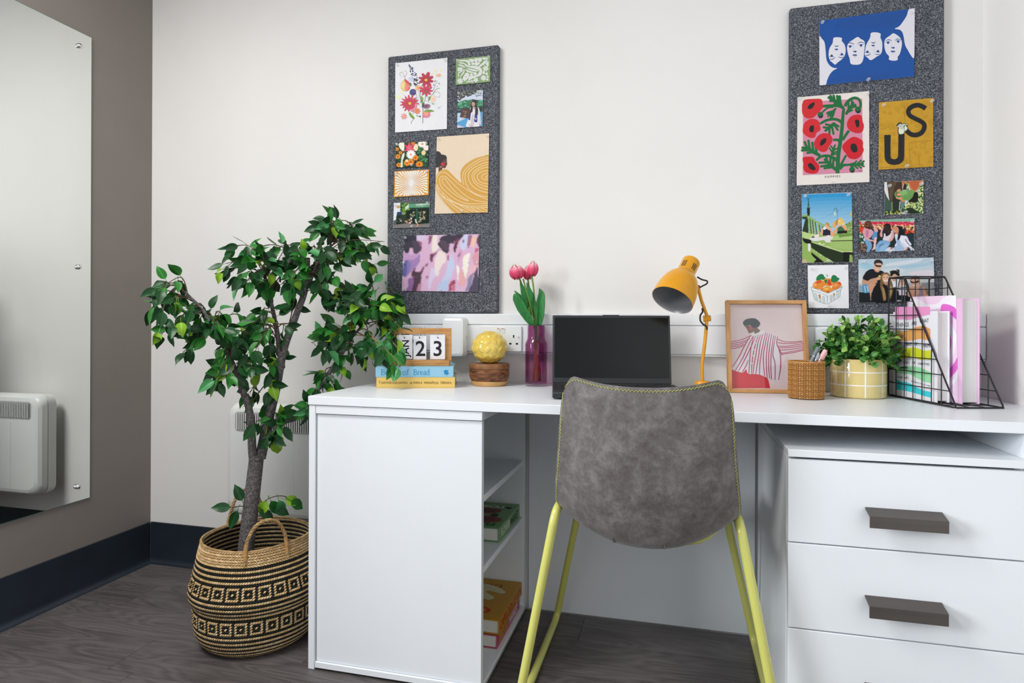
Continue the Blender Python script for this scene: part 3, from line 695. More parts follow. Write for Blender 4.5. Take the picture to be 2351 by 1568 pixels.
class Ras(Ink):
    """photographic print: the same shapes laid into a fine grid of soft-edged colour cells on the sheet"""
    def __init__(s, pl, x0, y0, sc, corners, cell=0.62, blur=1, warp=0.0, grain=.05, seed=1):
        super().__init__(pl, x0, y0, sc, k=1.0); s.q = [np.array(c, float) for c in corners]
        w = max(np.linalg.norm(s.q[1] - s.q[0]), np.linalg.norm(s.q[2] - s.q[3])) / sc; h = max(np.linalg.norm(s.q[3] - s.q[0]), np.linalg.norm(s.q[2] - s.q[1])) / sc
        s.nx, s.ny = int(w / cell) + 2, int(h / cell) + 2; u, v = np.meshgrid(np.linspace(0, 1, s.nx), np.linspace(0, 1, s.ny)); s.blur, s.grain, s.seed = blur, grain, seed
        g = lambda a, b, c, d: (a * (1 - u) + b * u) * (1 - v) + (d * (1 - u) + c * u) * v
        s.X0 = g(*[c[0] for c in s.q]); s.Y0 = g(*[c[1] for c in s.q]); s.X, s.Y = s.X0.copy(), s.Y0.copy()
        if warp:
            q = np.random.RandomState(seed)
            for k in range(26):
                f = .006 * 1.22 ** k; a, b, ph = q.uniform(0, 6.28), q.uniform(0, 6.28), q.uniform(0, 6.28); am = warp * .75 ** (k * .55)
                wv = np.sin((s.X0 * math.cos(a) + s.Y0 * math.sin(a)) * f + ph) * am; s.X = s.X + wv * math.cos(b); s.Y = s.Y + wv * math.sin(b)
        s.img = np.ones((s.ny, s.nx, 3)) * .5; s.base = None
    def face(s, pts, col):
        c = np.array(lin(col, s.k) if isinstance(col, str) else col); P = np.array([tuple(p)[:2] for p in pts], float); ins = np.zeros(s.X.shape, bool)
        x0, y0 = P.min(0); x1, y1 = P.max(0); box = (s.X >= x0) & (s.X <= x1) & (s.Y >= y0) & (s.Y <= y1)
        if not box.any(): return
        X, Y = s.X[box], s.Y[box]; r = np.zeros(X.shape, bool)
        for i in range(len(P)):
            (ax, ay), (bx, by) = P[i - 1], P[i]
            if ay == by: continue
            r ^= ((ay > Y) != (by > Y)) & (X < (bx - ax) * (Y - ay) / (by - ay) + ax)
        ins[box] = r; s.img[ins] = c
    def line(s, col, t, w, nxt=True, sm=True, n=6):
        keep = s.mb; s.mb = MB(); at = s.at; s.at = lambda p, l: (p[0], p[1], 0); Ink.line(s, col, t, w, nxt, sm, n); m_ = s.mb; s.mb, s.at = keep, at
        for f in m_.f: s.face([m_.v[i] for i in f], m_.c[0])
    def text(s, col, *a, **kw):
        keep = s.mb; s.mb = MB(); at = s.at; s.at = lambda p, l: (p[0], p[1], 0); Ink.text(s, col, *a, **kw); m_ = s.mb; s.mb, s.at = keep, at
        for f in m_.f: s.face([m_.v[i] for i in f], m_.c[0])
    def done(s, name, mat, parent, **kw):
        I = s.img
        for _ in range(s.blur):
            Pd = np.pad(I, ((1, 1), (1, 1), (0, 0)), 'edge'); I = (Pd[1:-1, 1:-1] * 2 + Pd[:-2, 1:-1] + Pd[2:, 1:-1] + Pd[1:-1, :-2] + Pd[1:-1, 2:]) / 6
        q = np.random.RandomState(s.seed + 5); I = np.clip(I * (1 + s.grain * q.randn(s.ny, s.nx, 1)), 0, .92)
        pts = [s.pl(s.x0 + x / s.sc, s.y0 + y / s.sc, s.step) for x, y in zip(s.X0.ravel(), s.Y0.ravel())]
        fs = [(j * s.nx + i, (j + 1) * s.nx + i, (j + 1) * s.nx + i + 1, j * s.nx + i + 1) for j in range(s.ny - 1) for i in range(s.nx - 1)]
        mb = MB(); mb.v = [tuple(p) for p in pts]; mb.f = fs; mb.m = [0] * len(fs); mb.c = [(1, 1, 1)] * len(fs); o = obj(name, mb, mat, parent, smooth=False)
        at = o.data.color_attributes.new('Col', 'FLOAT_COLOR', 'POINT'); at.data.foreach_set('color', np.concatenate([I.reshape(-1, 3), np.ones((s.nx * s.ny, 1))], 1).ravel()); return o

UL, UR, BM = 'upper-left-corner', 'upper-right-corner', 'bottom-edge'

def floral(k):
    for t, c, w in (('610 560 560 680 545 820 575 930 600 1030 600 1340', '#2f3f38', 9), ('665 740 650 870 610 960', '#4f7a3c', 8), ('930 655 850 690 780 790 720 880 715 940', '#6f9a4a', 9), ('470 760 480 900 440 1040 405 1160', '#4a4a46', 6), ('245 440 265 480', '#6a7a4a', 6),
                    ('520 700 520 820 490 880', '#8a8a86', 4), ('480 960 560 1020 620 1090', '#555', 4), ('430 1250 380 1310 375 1355', '#445', 7), ('230 790 300 840', '#445', 5), ('820 640 810 700', '#556', 4), ('850 560 830 640 800 700', '#667', 4)):
        k.line(c if len(c) == 7 else '#555555', t, w, nxt=False)
    k.n += 1
    for t in ('190 440 150 380 200 340 230 400 240 440 290 370 270 325 240 325', '810 790 830 740 900 730 935 780 915 830 850 825 815 795', '640 900 610 850 650 830 660 800 700 850 705 900 650 905', '490 920 500 970 550 960 565 905 520 940'):
        k.line('#6a6570', t, 4, nxt=False)
    k.n += 1
    for x, y, r in ((130, 830, 45), (845, 315, 30), (780, 370, 22), (185, 740, 28), (960, 310, 20)): k.ell('#eef0b4', x, y, r, r * .8, nxt=False)
    k.ell('#c9d3ee', 370, 480, 50, 45, nxt=False); k.n += 1
    k.specks(['#2d2a5e', '#3d3a78', '#23233f', '#5550a0', '#344536'], '330 190 400 230 480 380 540 540 500 610 430 610 420 480 350 400 345 290', 60, 8, 17, seed=2)
    k.specks(['#8b86a0', '#6b6a70'], '770 520 850 480 930 560 920 620 800 650', 18, 5, 9, seed=3)
    k.flower('#f0b98f', 510, 650, 62, 7, .28); k.ell('#e9a03c', 512, 655, 20, 20)
    k.flower('#f6c9a6', 905, 405, 62, 7, .22, sq=.6); k.ell('#e8b04a', 915, 400, 18, 14)
    k.flower('#f6d3bb', 800, 870, 55, 7, .28); k.ell('#f0b27a', 800, 870, 14, 14)
    # peach and yellow side flower
    for c, t in (('#e9c877', '240 500 185 540 170 640 205 700 260 715 300 660 280 560'), ('#eed79b', '215 520 180 600 200 660 250 620'), ('#e58a72', '265 500 330 540 355 620 330 690 270 715 255 640 270 560'), ('#d64a55', '240 485 275 490 340 545 350 600 300 570 265 545'), ('#d8556a', '350 620 345 670 300 705 330 650')): k.blob(c, t)
    k.blob('#2f7a3c', '345 560 370 555 380 600 355 615')
    k.blob('#3b3274', '345 730 380 680 440 680 470 720 455 780 400 800 355 780'); k.specks(['#5a50a4', '#2a2356'], '350 700 460 700 450 780 370 790', 26, 8, 16, seed=5)
    for x, y, r, n, c1, c2, w, rot in ((665, 490, 165, 8, '#c41e46', '#9d1436', .21, .3), (665, 700, 135, 9, '#d4365c', '#b51d44', .17, .1), (345, 955, 180, 15, '#cf3659', '#b92045', .10, .0)):
        k.flower(c1, x, y, r, n, w, rot, .85, jit=.25); k.flower(c2, x, y, r * .8, n, w * .45, rot + .2, .85, jit=.3)
    for i in range(9): a = -.2 + i * .22; k.flower('#e58ea0', 370 + 75 * math.cos(a), 990 + 75 * math.sin(a), 45, 1, .3, a, nxt=False)
    k.n += 1
    for x, y in ((665, 500), (350, 955)): k.ell('#e2ad28', x, y, 32, 28); k.ell('#efcf5a', x, y, 15, 12)
    k.ell('#6f7a3a', 668, 735, 22, 16)
    k.flower('#8f5a78', 680, 1010, 75, 11, .14, .4, .75, jit=.3); k.flower('#6d3a5c', 660, 1000, 50, 8, .14, .1, .7)
    k.flower('#e7896d', 490, 1100, 62, 7, .3); k.ell('#e07c2a', 492, 1095, 24, 20)
    k.flower('#e8809a', 670, 1165, 85, 9, .24, .2, .9, jit=.2); k.flower('#f0a48c', 665, 1150, 50, 7, .25); k.ell('#eda53c', 660, 1140, 26, 18)
    k.flower('#ef9fa2', 235, 1205, 62, 7, .2, .3); k.ell('#eba63c', 238, 1200, 16, 14)
    for t in ('330 1130 365 1140 430 1220 438 1248 400 1245 350 1200', '620 1115 670 1080 770 1080 820 1105 760 1115 680 1118', '565 820 590 820 605 900 600 950 575 910', '715 830 745 820 740 880 720 890'): k.blob('#6f9f2f', t, nxt=False)
    k.n += 1
    for t in ('590 970 630 945 620 1010 590 1030',): k.blob('#1f4f33', t)
    k.specks(['#8fae6a', '#b9cfa0', '#31493c'], '770 940 850 940 840 980 770 980', 8, 5, 10, seed=8); k.specks(['#1f2f2a', '#4a5a50'], '490 1190 560 1200 550 1235 500 1225', 5, 7, 12, seed=9)
    k.specks(['#c6d2da', '#aebfae'], '870 1000 950 1010 930 1070 870 1060', 7, 5, 10, seed=10)
paper('floral_print', 'white print of a loose bouquet of red and pink flowers, top of its board', 'print', (900, 125, 8.479), ((65, 172), (1078, 65), (1068, 1450), (60, 1520)), ((UL, (105, 205)), (UR, (1040, 120)), (BM, (570, 1470))), 'the floral bouquet print', fn=floral)

def lineart(k):
    wcol = '#dfe3dd'
    k.n = 1
    def B(t): k.blob(wcol, t, nxt=False)
    for t in ('180 165 260 155 350 155 410 185 440 250 380 280 350 290 390 240 340 190 220 185', '185 200 260 200 340 230 380 270 350 290 310 240 230 225', '185 255 250 245 320 285 335 310 280 290', '375 285 470 270 600 285 665 340 670 420 630 470 520 510 420 560 350 600 390 560 420 480 560 455 610 390 600 360 500 325 400 300',
              '365 310 450 330 560 355 600 375 540 385 430 360', '350 340 430 375 520 405 450 415 380 395 345 360', '330 340 300 430 220 500 270 420', '320 340 250 400 185 430 260 360', '300 310 200 380 180 345 230 320',
              '290 500 350 410 410 430 405 500 340 570 295 560', '410 140 500 140 505 190 460 205 415 180', '515 130 580 120 585 170 530 200', '540 195 630 215 580 265 530 260', '460 215 520 210 515 255 460 250', '595 120 660 115 665 160 640 195 600 190', '600 285 650 230 700 210 680 260 640 290',
              '670 110 730 105 800 120 780 140 700 150', '690 190 760 155 780 160 720 240 690 260', '740 230 780 180 800 190 795 280 770 270', '340 600 420 575 480 560 470 590 400 600'): B(t)
    for x, y, rx, ry in ((455, 447, 30, 24), (530, 428, 36, 30), (705, 408, 26, 34), (762, 432, 24, 30), (782, 490, 20, 24), (775, 545, 24, 22)): k.ell(wcol, x, y, rx, ry, nxt=False)
    k.flower(wcol, 225, 340, 48, 4, .42, .6, nxt=False); k.flower(wcol, 740, 325, 62, 6, .28, .2, nxt=False); k.flower(wcol, 698, 515, 62, 9, .2, nxt=False); k.flower(wcol, 230, 575, 66, 8, .2, .3, nxt=False); k.flower(wcol, 545, 555, 52, 5, .34, .4, nxt=False)
    k.specks([wcol], '365 145 400 140 450 240 430 250', 9, 6, 10, nxt=False, seed=4); k.specks([wcol], '180 380 210 400 215 500 180 510', 8, 8, 13, nxt=False, seed=6); k.specks([wcol], '260 595 640 560 640 590 280 615', 12, 6, 11, nxt=False, seed=7)
    k.n += 1
    for x, y, r in ((520, 192, 10), (350, 490, 10), (225, 340, 8), (740, 322, 9), (698, 515, 7), (545, 552, 8), (228, 572, 8)): k.ell('#7f9a6a', x, y, r * .7, r, nxt=False)
paper('line_art_card', 'sage green card with white leafy line art, smallest green one on the board', 'card', (1030, 120, 8.709), ((148, 135), (835, 65), (828, 592), (140, 655)), ((UL, (185, 180)), (UR, (802, 110)), (BM, (490, 612))), 'the sage green line art card', col='#7f9f68', fn=lineart)

def grad(k):
    k.poly('#c9d3e6', '178 900 688 752 684 1010 174 1040'); k.specks(['#3a3f3a', '#20241f', '#59605a', '#2c332b'], '180 800 300 780 520 760 560 800 480 840 380 890 300 900 220 970 180 960', 110, 10, 26, seed=1)
    k.specks(['#4a5048', '#6a7068'], '440 800 680 756 680 880 560 900', 50, 5, 11, seed=2)
    k.poly('#2f7a55', '174 1010 250 980 330 950 400 960 450 940 520 960 600 950 684 960 680 1120 172 1140'); k.specks(['#3f9a70', '#1f5a3f', '#57b088', '#1a4a3c'], '174 1000 684 950 680 1110 172 1130', 70, 12, 30, seed=3)
    k.poly('#14282c', '172 1120 680 1090 679 1200 171 1215'); k.poly('#3f6f8f', '172 1140 250 1130 248 1160 172 1170'); k.poly('#4f9cd0', '170 1215 679 1190 678 1480 172 1515'); k.poly('#bcd2ec', '170 1220 300 1210 330 1330 171 1400'); k.poly('#c9c4dc', '172 1450 360 1510 172 1515')
    k.blob('#e4dfe8', '430 1110 520 1090 600 1110 625 1200 640 1330 645 1440 610 1450 600 1400 600 1490 360 1490 380 1370 440 1220'); k.blob('#c9c0c6', '470 1260 500 1250 500 1480 440 1480'); k.blob('#d8d0d8', '590 1130 630 1200 640 1440 610 1440 600 1300')
    k.blob('#1a1620', '455 1000 530 970 560 1050 590 1150 580 1260 530 1260 530 1120 490 1090 480 1180 430 1220 440 1110')
    k.poly('#1c2d6a', '430 1180 450 1200 430 1360 395 1350'); k.poly('#123a86', '520 1240 575 1250 575 1390 548 1405 512 1390')
    k.ell('#c99a86', 495, 1035, 32, 48); k.ell('#7a3a34', 492, 1062, 14, 6); k.poly('#14121c', '478 935 600 965 570 1005 550 1000 545 1020 470 990'); k.ell('#b88a78', 520, 1115, 20, 24)
    k.poly('#4d3022', '268 1125 438 1150 400 1325 220 1300'); k.text('#d8c8b8', 'CLASS', (290, 1195), (1, .1), (.15, -1), 17); k.text('#d8c8b8', 'OF', (318, 1238), (1, .1), (.15, -1), 15); k.text('#d8c8b8', '2022', (300, 1282), (1, .1), (.15, -1), 17)
    k.ell('#c98a80', 290, 1312, 24, 14); k.ell('#c08078', 622, 1450, 12, 14); k.ell('#e8e4f0', 545, 1332, 12, 18)
paper('graduation_photo', 'photo of a graduate in cap and white gown beside water', 'photo', (1030, 120, 8.709), ((180, 795), (688, 752), (678, 1480), (172, 1515)), ((UL, (212, 832)), (BM, (432, 1468))), 'the graduation photo', col='#bac6d6', gloss=True, fn=grad, photo=dict())

def swirl(k):
    g = '#d9a446'; ln = '#f6e3bd'
    k.blob(g, '1065 460 950 475 820 510 690 580 590 670 545 760 540 850 555 960 460 880 370 790 300 725 240 715 160 745 105 820 80 900 78 1000 100 1120 180 1260 290 1400 430 1525 600 1520 800 1512 1044 1508 1050 1000 1060 700')
    for t in ('1068 495 900 525 740 620 620 730 580 860 605 1005', '1068 530 930 555 780 640 650 760 625 860 640 960 700 1080 830 1170 960 1210 1050 1222', '1066 582 950 605 800 680 710 760 685 850 715 960 810 1060 940 1120 1050 1145', '1064 628 960 645 840 710 770 780 755 850 790 950 880 1030 1000 1080 1052 1090', '1062 675 970 685 860 740 800 800 795 860 830 940 920 1000 1054 1040', '1060 738 960 750 880 790 850 840 865 900 930 960 1056 985', '1060 785 980 800 935 840 950 890 1056 912', '1060 830 1010 845 1012 870 1058 880',
              '95 960 110 860 150 795 210 765 280 785 370 860 470 950 560 1020 680 1100 800 1170 930 1225 1050 1275', '160 960 155 890 185 850 230 840 290 870 390 970 480 1060 600 1170 740 1260 900 1305 1046 1318', '690 1290 580 1230 470 1150 380 1060 300 950 250 885 210 890 205 940 250 1010 340 1100 450 1190 600 1270 690 1300', '160 960 190 1040 280 1130 400 1230 540 1310 720 1350 1046 1345', '100 980 140 1060 230 1160 340 1260 480 1340 660 1380 860 1395 1046 1375', '110 1010 150 1130 230 1230 330 1275 430 1330 560 1380 720 1415 900 1425 1046 1405',
              '120 1060 180 1180 280 1300 380 1400 480 1480 530 1520', '200 1150 260 1240 380 1350 500 1440 620 1515', '330 1280 430 1370 560 1450 700 1510', '520 1370 640 1440 780 1508', '630 1400 740 1460 870 1508', '740 1425 840 1480 920 1506', '840 1435 960 1490 1044 1505', '930 1430 1044 1475', '1010 1415 1044 1425', '85 1000 110 1100 190 1250 330 1430 430 1520'):
        k.line(ln, t, 9, nxt=False)
    k.n += 1
    k.poly('#5a3328', '138 665 205 680 205 715 160 740 135 762'); k.poly('#5a3328', '215 560 230 525 285 515 292 590 296 630 280 640 275 670 255 690 215 690 180 660')
    k.blob('#14110f', '92 390 150 388 180 435 230 445 275 465 288 520 240 530 215 560 195 640 150 665 85 672 88 500', n=4); k.blob('#14110f', '92 388 140 385 185 430 150 450 92 440')
    k.ell('#d0152f', 214, 620, 33, 34); k.ell('#b7182e', 270, 650, 12, 9); k.ell('#ead7c4', 260, 577, 10, 6); k.ell('#111111', 263, 577, 6, 7); k.line('#1a0f0c', '235 545 285 548', 5)
paper('swirl_print', 'cream print of a dark haired woman with golden swirling sleeve', 'print', (990, 300, 8.041), ((105, 115), (1070, 50), (1045, 1510), (62, 1535)), ((UL, (132, 152)), (UR, (1040, 105)), (BM, (568, 1492))), 'the golden swirl print', col='#e6d2b8', fn=swirl)

def blooms(k):
    k.poly('#1c3a22', '90 60 660 60 660 520 90 520')
    k.specks(['#1f4a2a', '#12301a', '#2f6a3c', '#0d1f14'], '104 96 646 74 638 488 97 508', 150, 18, 42, seed=1); k.specks(['#2f7a4a', '#5aa06a'], '440 200 640 200 638 420 520 420', 26, 8, 20, seed=2)
    k.blob('#e9ead8', '160 100 235 92 238 220 205 225 155 160'); k.blob('#dfe2cc', '205 300 245 260 240 330 215 400 215 495 180 495 190 400'); k.blob('#e6e0b4', '425 110 470 140 470 200 430 230 395 190')
    k.flower('#d83a5e', 330, 180, 100, 6, .16, .5); k.flower('#e86a86', 330, 180, 60, 6, .16, .1); k.flower('#f3f0ee', 355, 290, 80, 14, .16); k.ell('#d98a3a', 352, 292, 16, 16); k.flower('#f1eee6', 540, 115, 75, 12, .2, sq=.8); k.ell('#d99a3a', 545, 115, 20, 18); k.blob('#f1e4da', '560 160 645 140 642 215 580 215')
    for x, y, r in ((135, 325, 45), (180, 260, 32), (150, 465, 42), (430, 345, 52), (290, 430, 58), (350, 415, 58), (495, 455, 62), (390, 100, 32), (120, 200, 34)): k.flower('#e58a28', x, y, r, 8, .3, x, .9); k.ell('#7a3a12', x, y, r * .25, r * .25)
    k.ell('#e7cf9a', 565, 260, 36, 42); k.ell('#f0d9a4', 283, 395, 24, 24)
paper('bloom_photo', 'close-up photo of orange and white daisies', 'photo', (895, 315, 7.29), ((103, 95), (648, 72), (640, 490), (95, 510)), ((UL, (125, 128)), (UR, (615, 105)), (BM, (368, 468))), 'the daisy close-up photo', col='#24442a', gloss=True, fn=blooms, photo=dict())

def burst(k):
    n = 36; cx, cy = 360, 770
    for i in range(n):
        a = 2 * math.pi * i / n + .06; ux, uy = math.cos(a), math.sin(a)
        lx = 262 / max(abs(ux), 1e-3); ly = 195 / max(abs(uy), 1e-3); Lm = min(lx, ly)
        P = []; 
        for j in range(15):
            t = 18 + (Lm - 22) * j / 14; wv = 6.5 * math.sin(t * .075 + 1.0) * (t / 200)
            P.append((cx + ux * t - uy * wv, cy + uy * t + ux * wv - .055 * (ux * t)))
        k.line('#f1ede4', P, [5, 14, 30], sm=False, nxt=False); k.ell('#f1ede4', P[-1][0], P[-1][1], 15, 15, nxt=False, n=12)
    k.ell('#f1ede4', cx, cy, 18, 18)
paper('sunburst_card', 'orange card with white wavy sunburst rays', 'card', (895, 315, 7.29), ((80, 572), (658, 540), (648, 968), (68, 1003)), ((UL, (108, 610)), (UR, (622, 572)), (BM, (365, 962))), 'the orange sunburst card', col='#e09a24', fn=burst)

def street(k):
    k.poly('#2a3a30', '70 1102 666 1082 663 1503 57 1516'); k.poly('#dfe4ea', '68 1102 175 1098 178 1260 120 1270 100 1400 62 1420'); k.poly('#55606a', '62 1400 110 1380 110 1460 60 1500')
    k.specks(['#4f7a34', '#6f9a44', '#2f5a26', '#86a64a'], '175 1098 330 1092 330 1190 250 1290 185 1260', 60, 12, 26, seed=1)
    k.poly('#c99a4a', '122 1145 172 1142 172 1188 122 1190'); k.poly('#24406a', '125 1250 205 1250 205 1290 125 1295'); k.poly('#8f9aa0', '205 1255 222 1255 222 1290 205 1290')
    k.poly('#5b9a78', '330 1112 664 1100 664 1172 325 1180 262 1222 256 1170'); k.poly('#d0dccf', '258 1170 318 1120 318 1180 262 1220'); k.text('#e8efe4', 'KADIM ANTIKA', (436, 1142), (1, -.02), (0, -1), 26, bold=.02, track=.9); k.text('#cfdccf', 'ANTIQUE SHOP', (440, 1170), (1, -.02), (0, -1), 13)
    k.poly('#16261f', '272 1225 664 1180 662 1440 400 1450 280 1420'); k.poly('#2b5a44', '438 1200 470 1195 468 1430 436 1440'); k.specks(['#5a6a5a', '#8f9a80', '#3a4a3c', '#c0b890'], '345 1250 420 1245 420 1350 345 1360', 16, 6, 15, seed=3); k.specks(['#7a8468', '#a89a70', '#c9c0a0', '#4a5646'], '475 1250 600 1240 600 1420 475 1420', 40, 6, 15, seed=4)
    k.poly('#7f7a78', '57 1470 300 1440 460 1460 664 1440 663 1503 56 1516'); k.poly('#15241d', '105 1330 180 1320 190 1450 110 1455'); k.specks(['#3a4a34', '#5a3a2a', '#d8d0c8'], '110 1350 190 1350 190 1440 110 1440', 14, 8, 16, seed=5)
    k.specks(['#8a5a40', '#5a3a30', '#d9cfc8', '#b89a80'], '240 1400 370 1360 370 1460 270 1470', 22, 8, 18, seed=6); k.ell('#dcdcd8', 358, 1362, 14, 16)
    k.line('#d8d2cc', '432 1370 440 1420 460 1440', 22); k.line('#c99a80', '455 1430 465 1470 455 1498', 14); k.line('#c99a80', '462 1450 485 1480', 10); k.ell('#2a1a14', 435, 1355, 10, 12)
paper('street_photo', 'photo of a dark green corner shop with people passing', 'photo', (895, 315, 7.29), ((68, 1100), (668, 1080), (665, 1505), (55, 1518)), ((UL, (95, 1135)), (UR, (632, 1112)), (BM, (370, 1495))), 'the street shop photo', col='#4a5450', gloss=True, fn=street, photo=dict())

# pink cloud poster: soft cloud shapes
def rag(P, amp, seed, n=5):
    """ragged closed outline"""
    Q = cr(P, n, True); z = random.Random(seed)
    return [(p[0] + amp * z.uniform(-1, 1), p[1] + amp * z.uniform(-1, 1)) for p in Q]
def clouds(k):
    k.poly('#dcb6d4', '100 60 2050 60 2050 1500 100 1500')
    def C(col, t, amp=10, seed=1): k.face(rag(nums(t), amp, seed), col); k.n += 1
    C('#d7c6e4', '500 115 700 105 640 260 540 290 490 200'); C('#c9cfec', '1230 720 1330 560 1390 800 1330 1060 1270 1150 1060 1455 970 1455 1100 1180 1180 900', 14); C('#b8c9ea', '1000 1440 1100 1230 1280 1200 1250 1300 1240 1450', 14); C('#cdd3ee', '1540 240 1680 100 1760 110 1720 330 1640 470 1560 420', 12); C('#d9cdea', '820 900 980 980 860 1300 840 1440 780 1300', 16)
    C('#f0e2dd', '850 110 960 110 1000 300 1050 360 960 470 860 500 870 300', 14); C('#efe0dc', '1010 520 1180 520 1190 700 1060 900 980 1100 900 1000', 18); C('#f6eee0', '1640 620 1760 560 1740 800 1690 1000 1650 1120 1610 1000 1600 800', 16); C('#f4f0ee', '1460 800 1500 860 1550 1080 1540 1250 1490 1150 1440 950', 12)
    C('#f0c4b4', '1800 200 1890 110 1960 140 1870 330 1830 420 1780 360', 12); C('#e6aeb4', '1520 900 1600 980 1660 1130 1630 1300 1560 1330 1500 1250', 14); C('#dc9fae', '1860 560 1980 560 1970 860 1880 880 1820 720', 12); C('#e9b9c4', '1760 880 1960 880 1840 1000 1720 1100', 12); C('#d6a4c6', '1500 500 1560 460 1600 560 1520 760 1480 740', 12)
    C('#c79fca', '180 510 330 560 560 560 560 640 420 740 300 700 170 690', 14); C('#a987be', '230 700 420 690 560 600 540 760 440 880 330 1000 250 1080 170 1000', 14); C('#6a6aa8', '170 700 260 720 300 860 280 1000 230 1080 155 1030', 14); C('#8a80b4', '260 760 340 760 320 950 270 980', 10)
    C('#9a6fa8', '290 1180 390 1140 400 1420 250 1440 280 1300', 12)
    C('#a86a88', '500 280 610 290 620 480 540 540 480 400', 14); C('#8f5a76', '760 130 830 110 830 260 780 350 750 250', 10)
    C('#3d3b47', '188 118 480 110 490 290 420 340 440 400 320 440 300 520 170 500 172 300', 14); C('#54495a', '400 260 520 300 610 420 600 500 510 560 430 540 400 420', 14); C('#44424c', '190 300 380 300 320 430 180 460', 12)
    C('#453f4c', '1100 110 1590 90 1540 200 1450 260 1380 240 1360 300 1270 320 1260 500 1200 520 1080 430 1010 310 1050 220', 14); C('#5c4d5c', '1060 230 1160 200 1260 330 1260 470 1180 460 1090 380', 12); C('#7a4a5c', '1390 240 1500 210 1460 350 1430 520 1370 430', 12); C('#5a3a4c', '1380 330 1440 320 1430 500 1390 480', 8)
    C('#8a5068', '810 580 940 530 1010 460 970 560 890 640 870 750 800 690', 12); C('#6f4256', '820 590 890 570 880 680 830 720', 8)
    C('#7d4a62', '430 890 460 870 480 980 590 970 640 850 670 870 620 1000 580 1090 570 1250 500 1350 490 1430 390 1430 400 1180 380 1050', 14); C('#564450', '410 930 540 990 580 1090 560 1200 500 1330 470 1430 390 1430 410 1180 480 1120 390 1050', 12)
    C('#a06084', '690 800 770 790 760 850 710 860', 8); C('#c08aa4', '520 1290 600 1280 590 1420 510 1420', 8); C('#b57a9a', '690 1110 770 1100 740 1180 690 1150', 6)
    C('#a8506a', '1310 1210 1410 1160 1420 1260 1350 1310 1330 1450 1260 1450', 10); C('#c8788c', '1360 1290 1420 1300 1420 1450 1350 1450', 10); C('#b8607a', '1230 590 1270 560 1260 690 1230 680', 6); C('#c26a80', '1880 430 1970 410 1950 500 1880 540', 10); C('#a06a86', '1490 580 1550 540 1540 620 1490 630', 6)
    C('#585063', '1960 880 1975 1465 1710 1460 1800 1250 1860 1080', 12); C('#8f8aa8', '1720 1100 1860 1000 1800 1200 1700 1450 1630 1440 1690 1250', 14); C('#6a4a60', '1930 200 1994 80 1990 380 1920 300', 8); C('#a3708f', '1730 120 1820 110 1790 300 1740 420 1710 360', 10); C('#9a6a8c', '1590 230 1630 200 1630 270 1590 280', 5)
o = paper('cloud_poster', 'glossy poster of pink and purple clouds at the foot of its board', 'poster', (910, 530, 10.455), ((190, 115), (1995, 78), (1965, 1465), (128, 1440)), ((UL, (225, 170)), (UR, (1935, 150)), (BM, (1060, 1410)), ('lower-left-corner', (195, 1390)), ('left-edge', (185, 760)), ('right-edge', (1945, 765))), 'the pink cloud poster', gloss=True, col='#d9b3d0', fn=clouds, photo=dict(cell=.8, blur=5, warp=16, grain=.02))

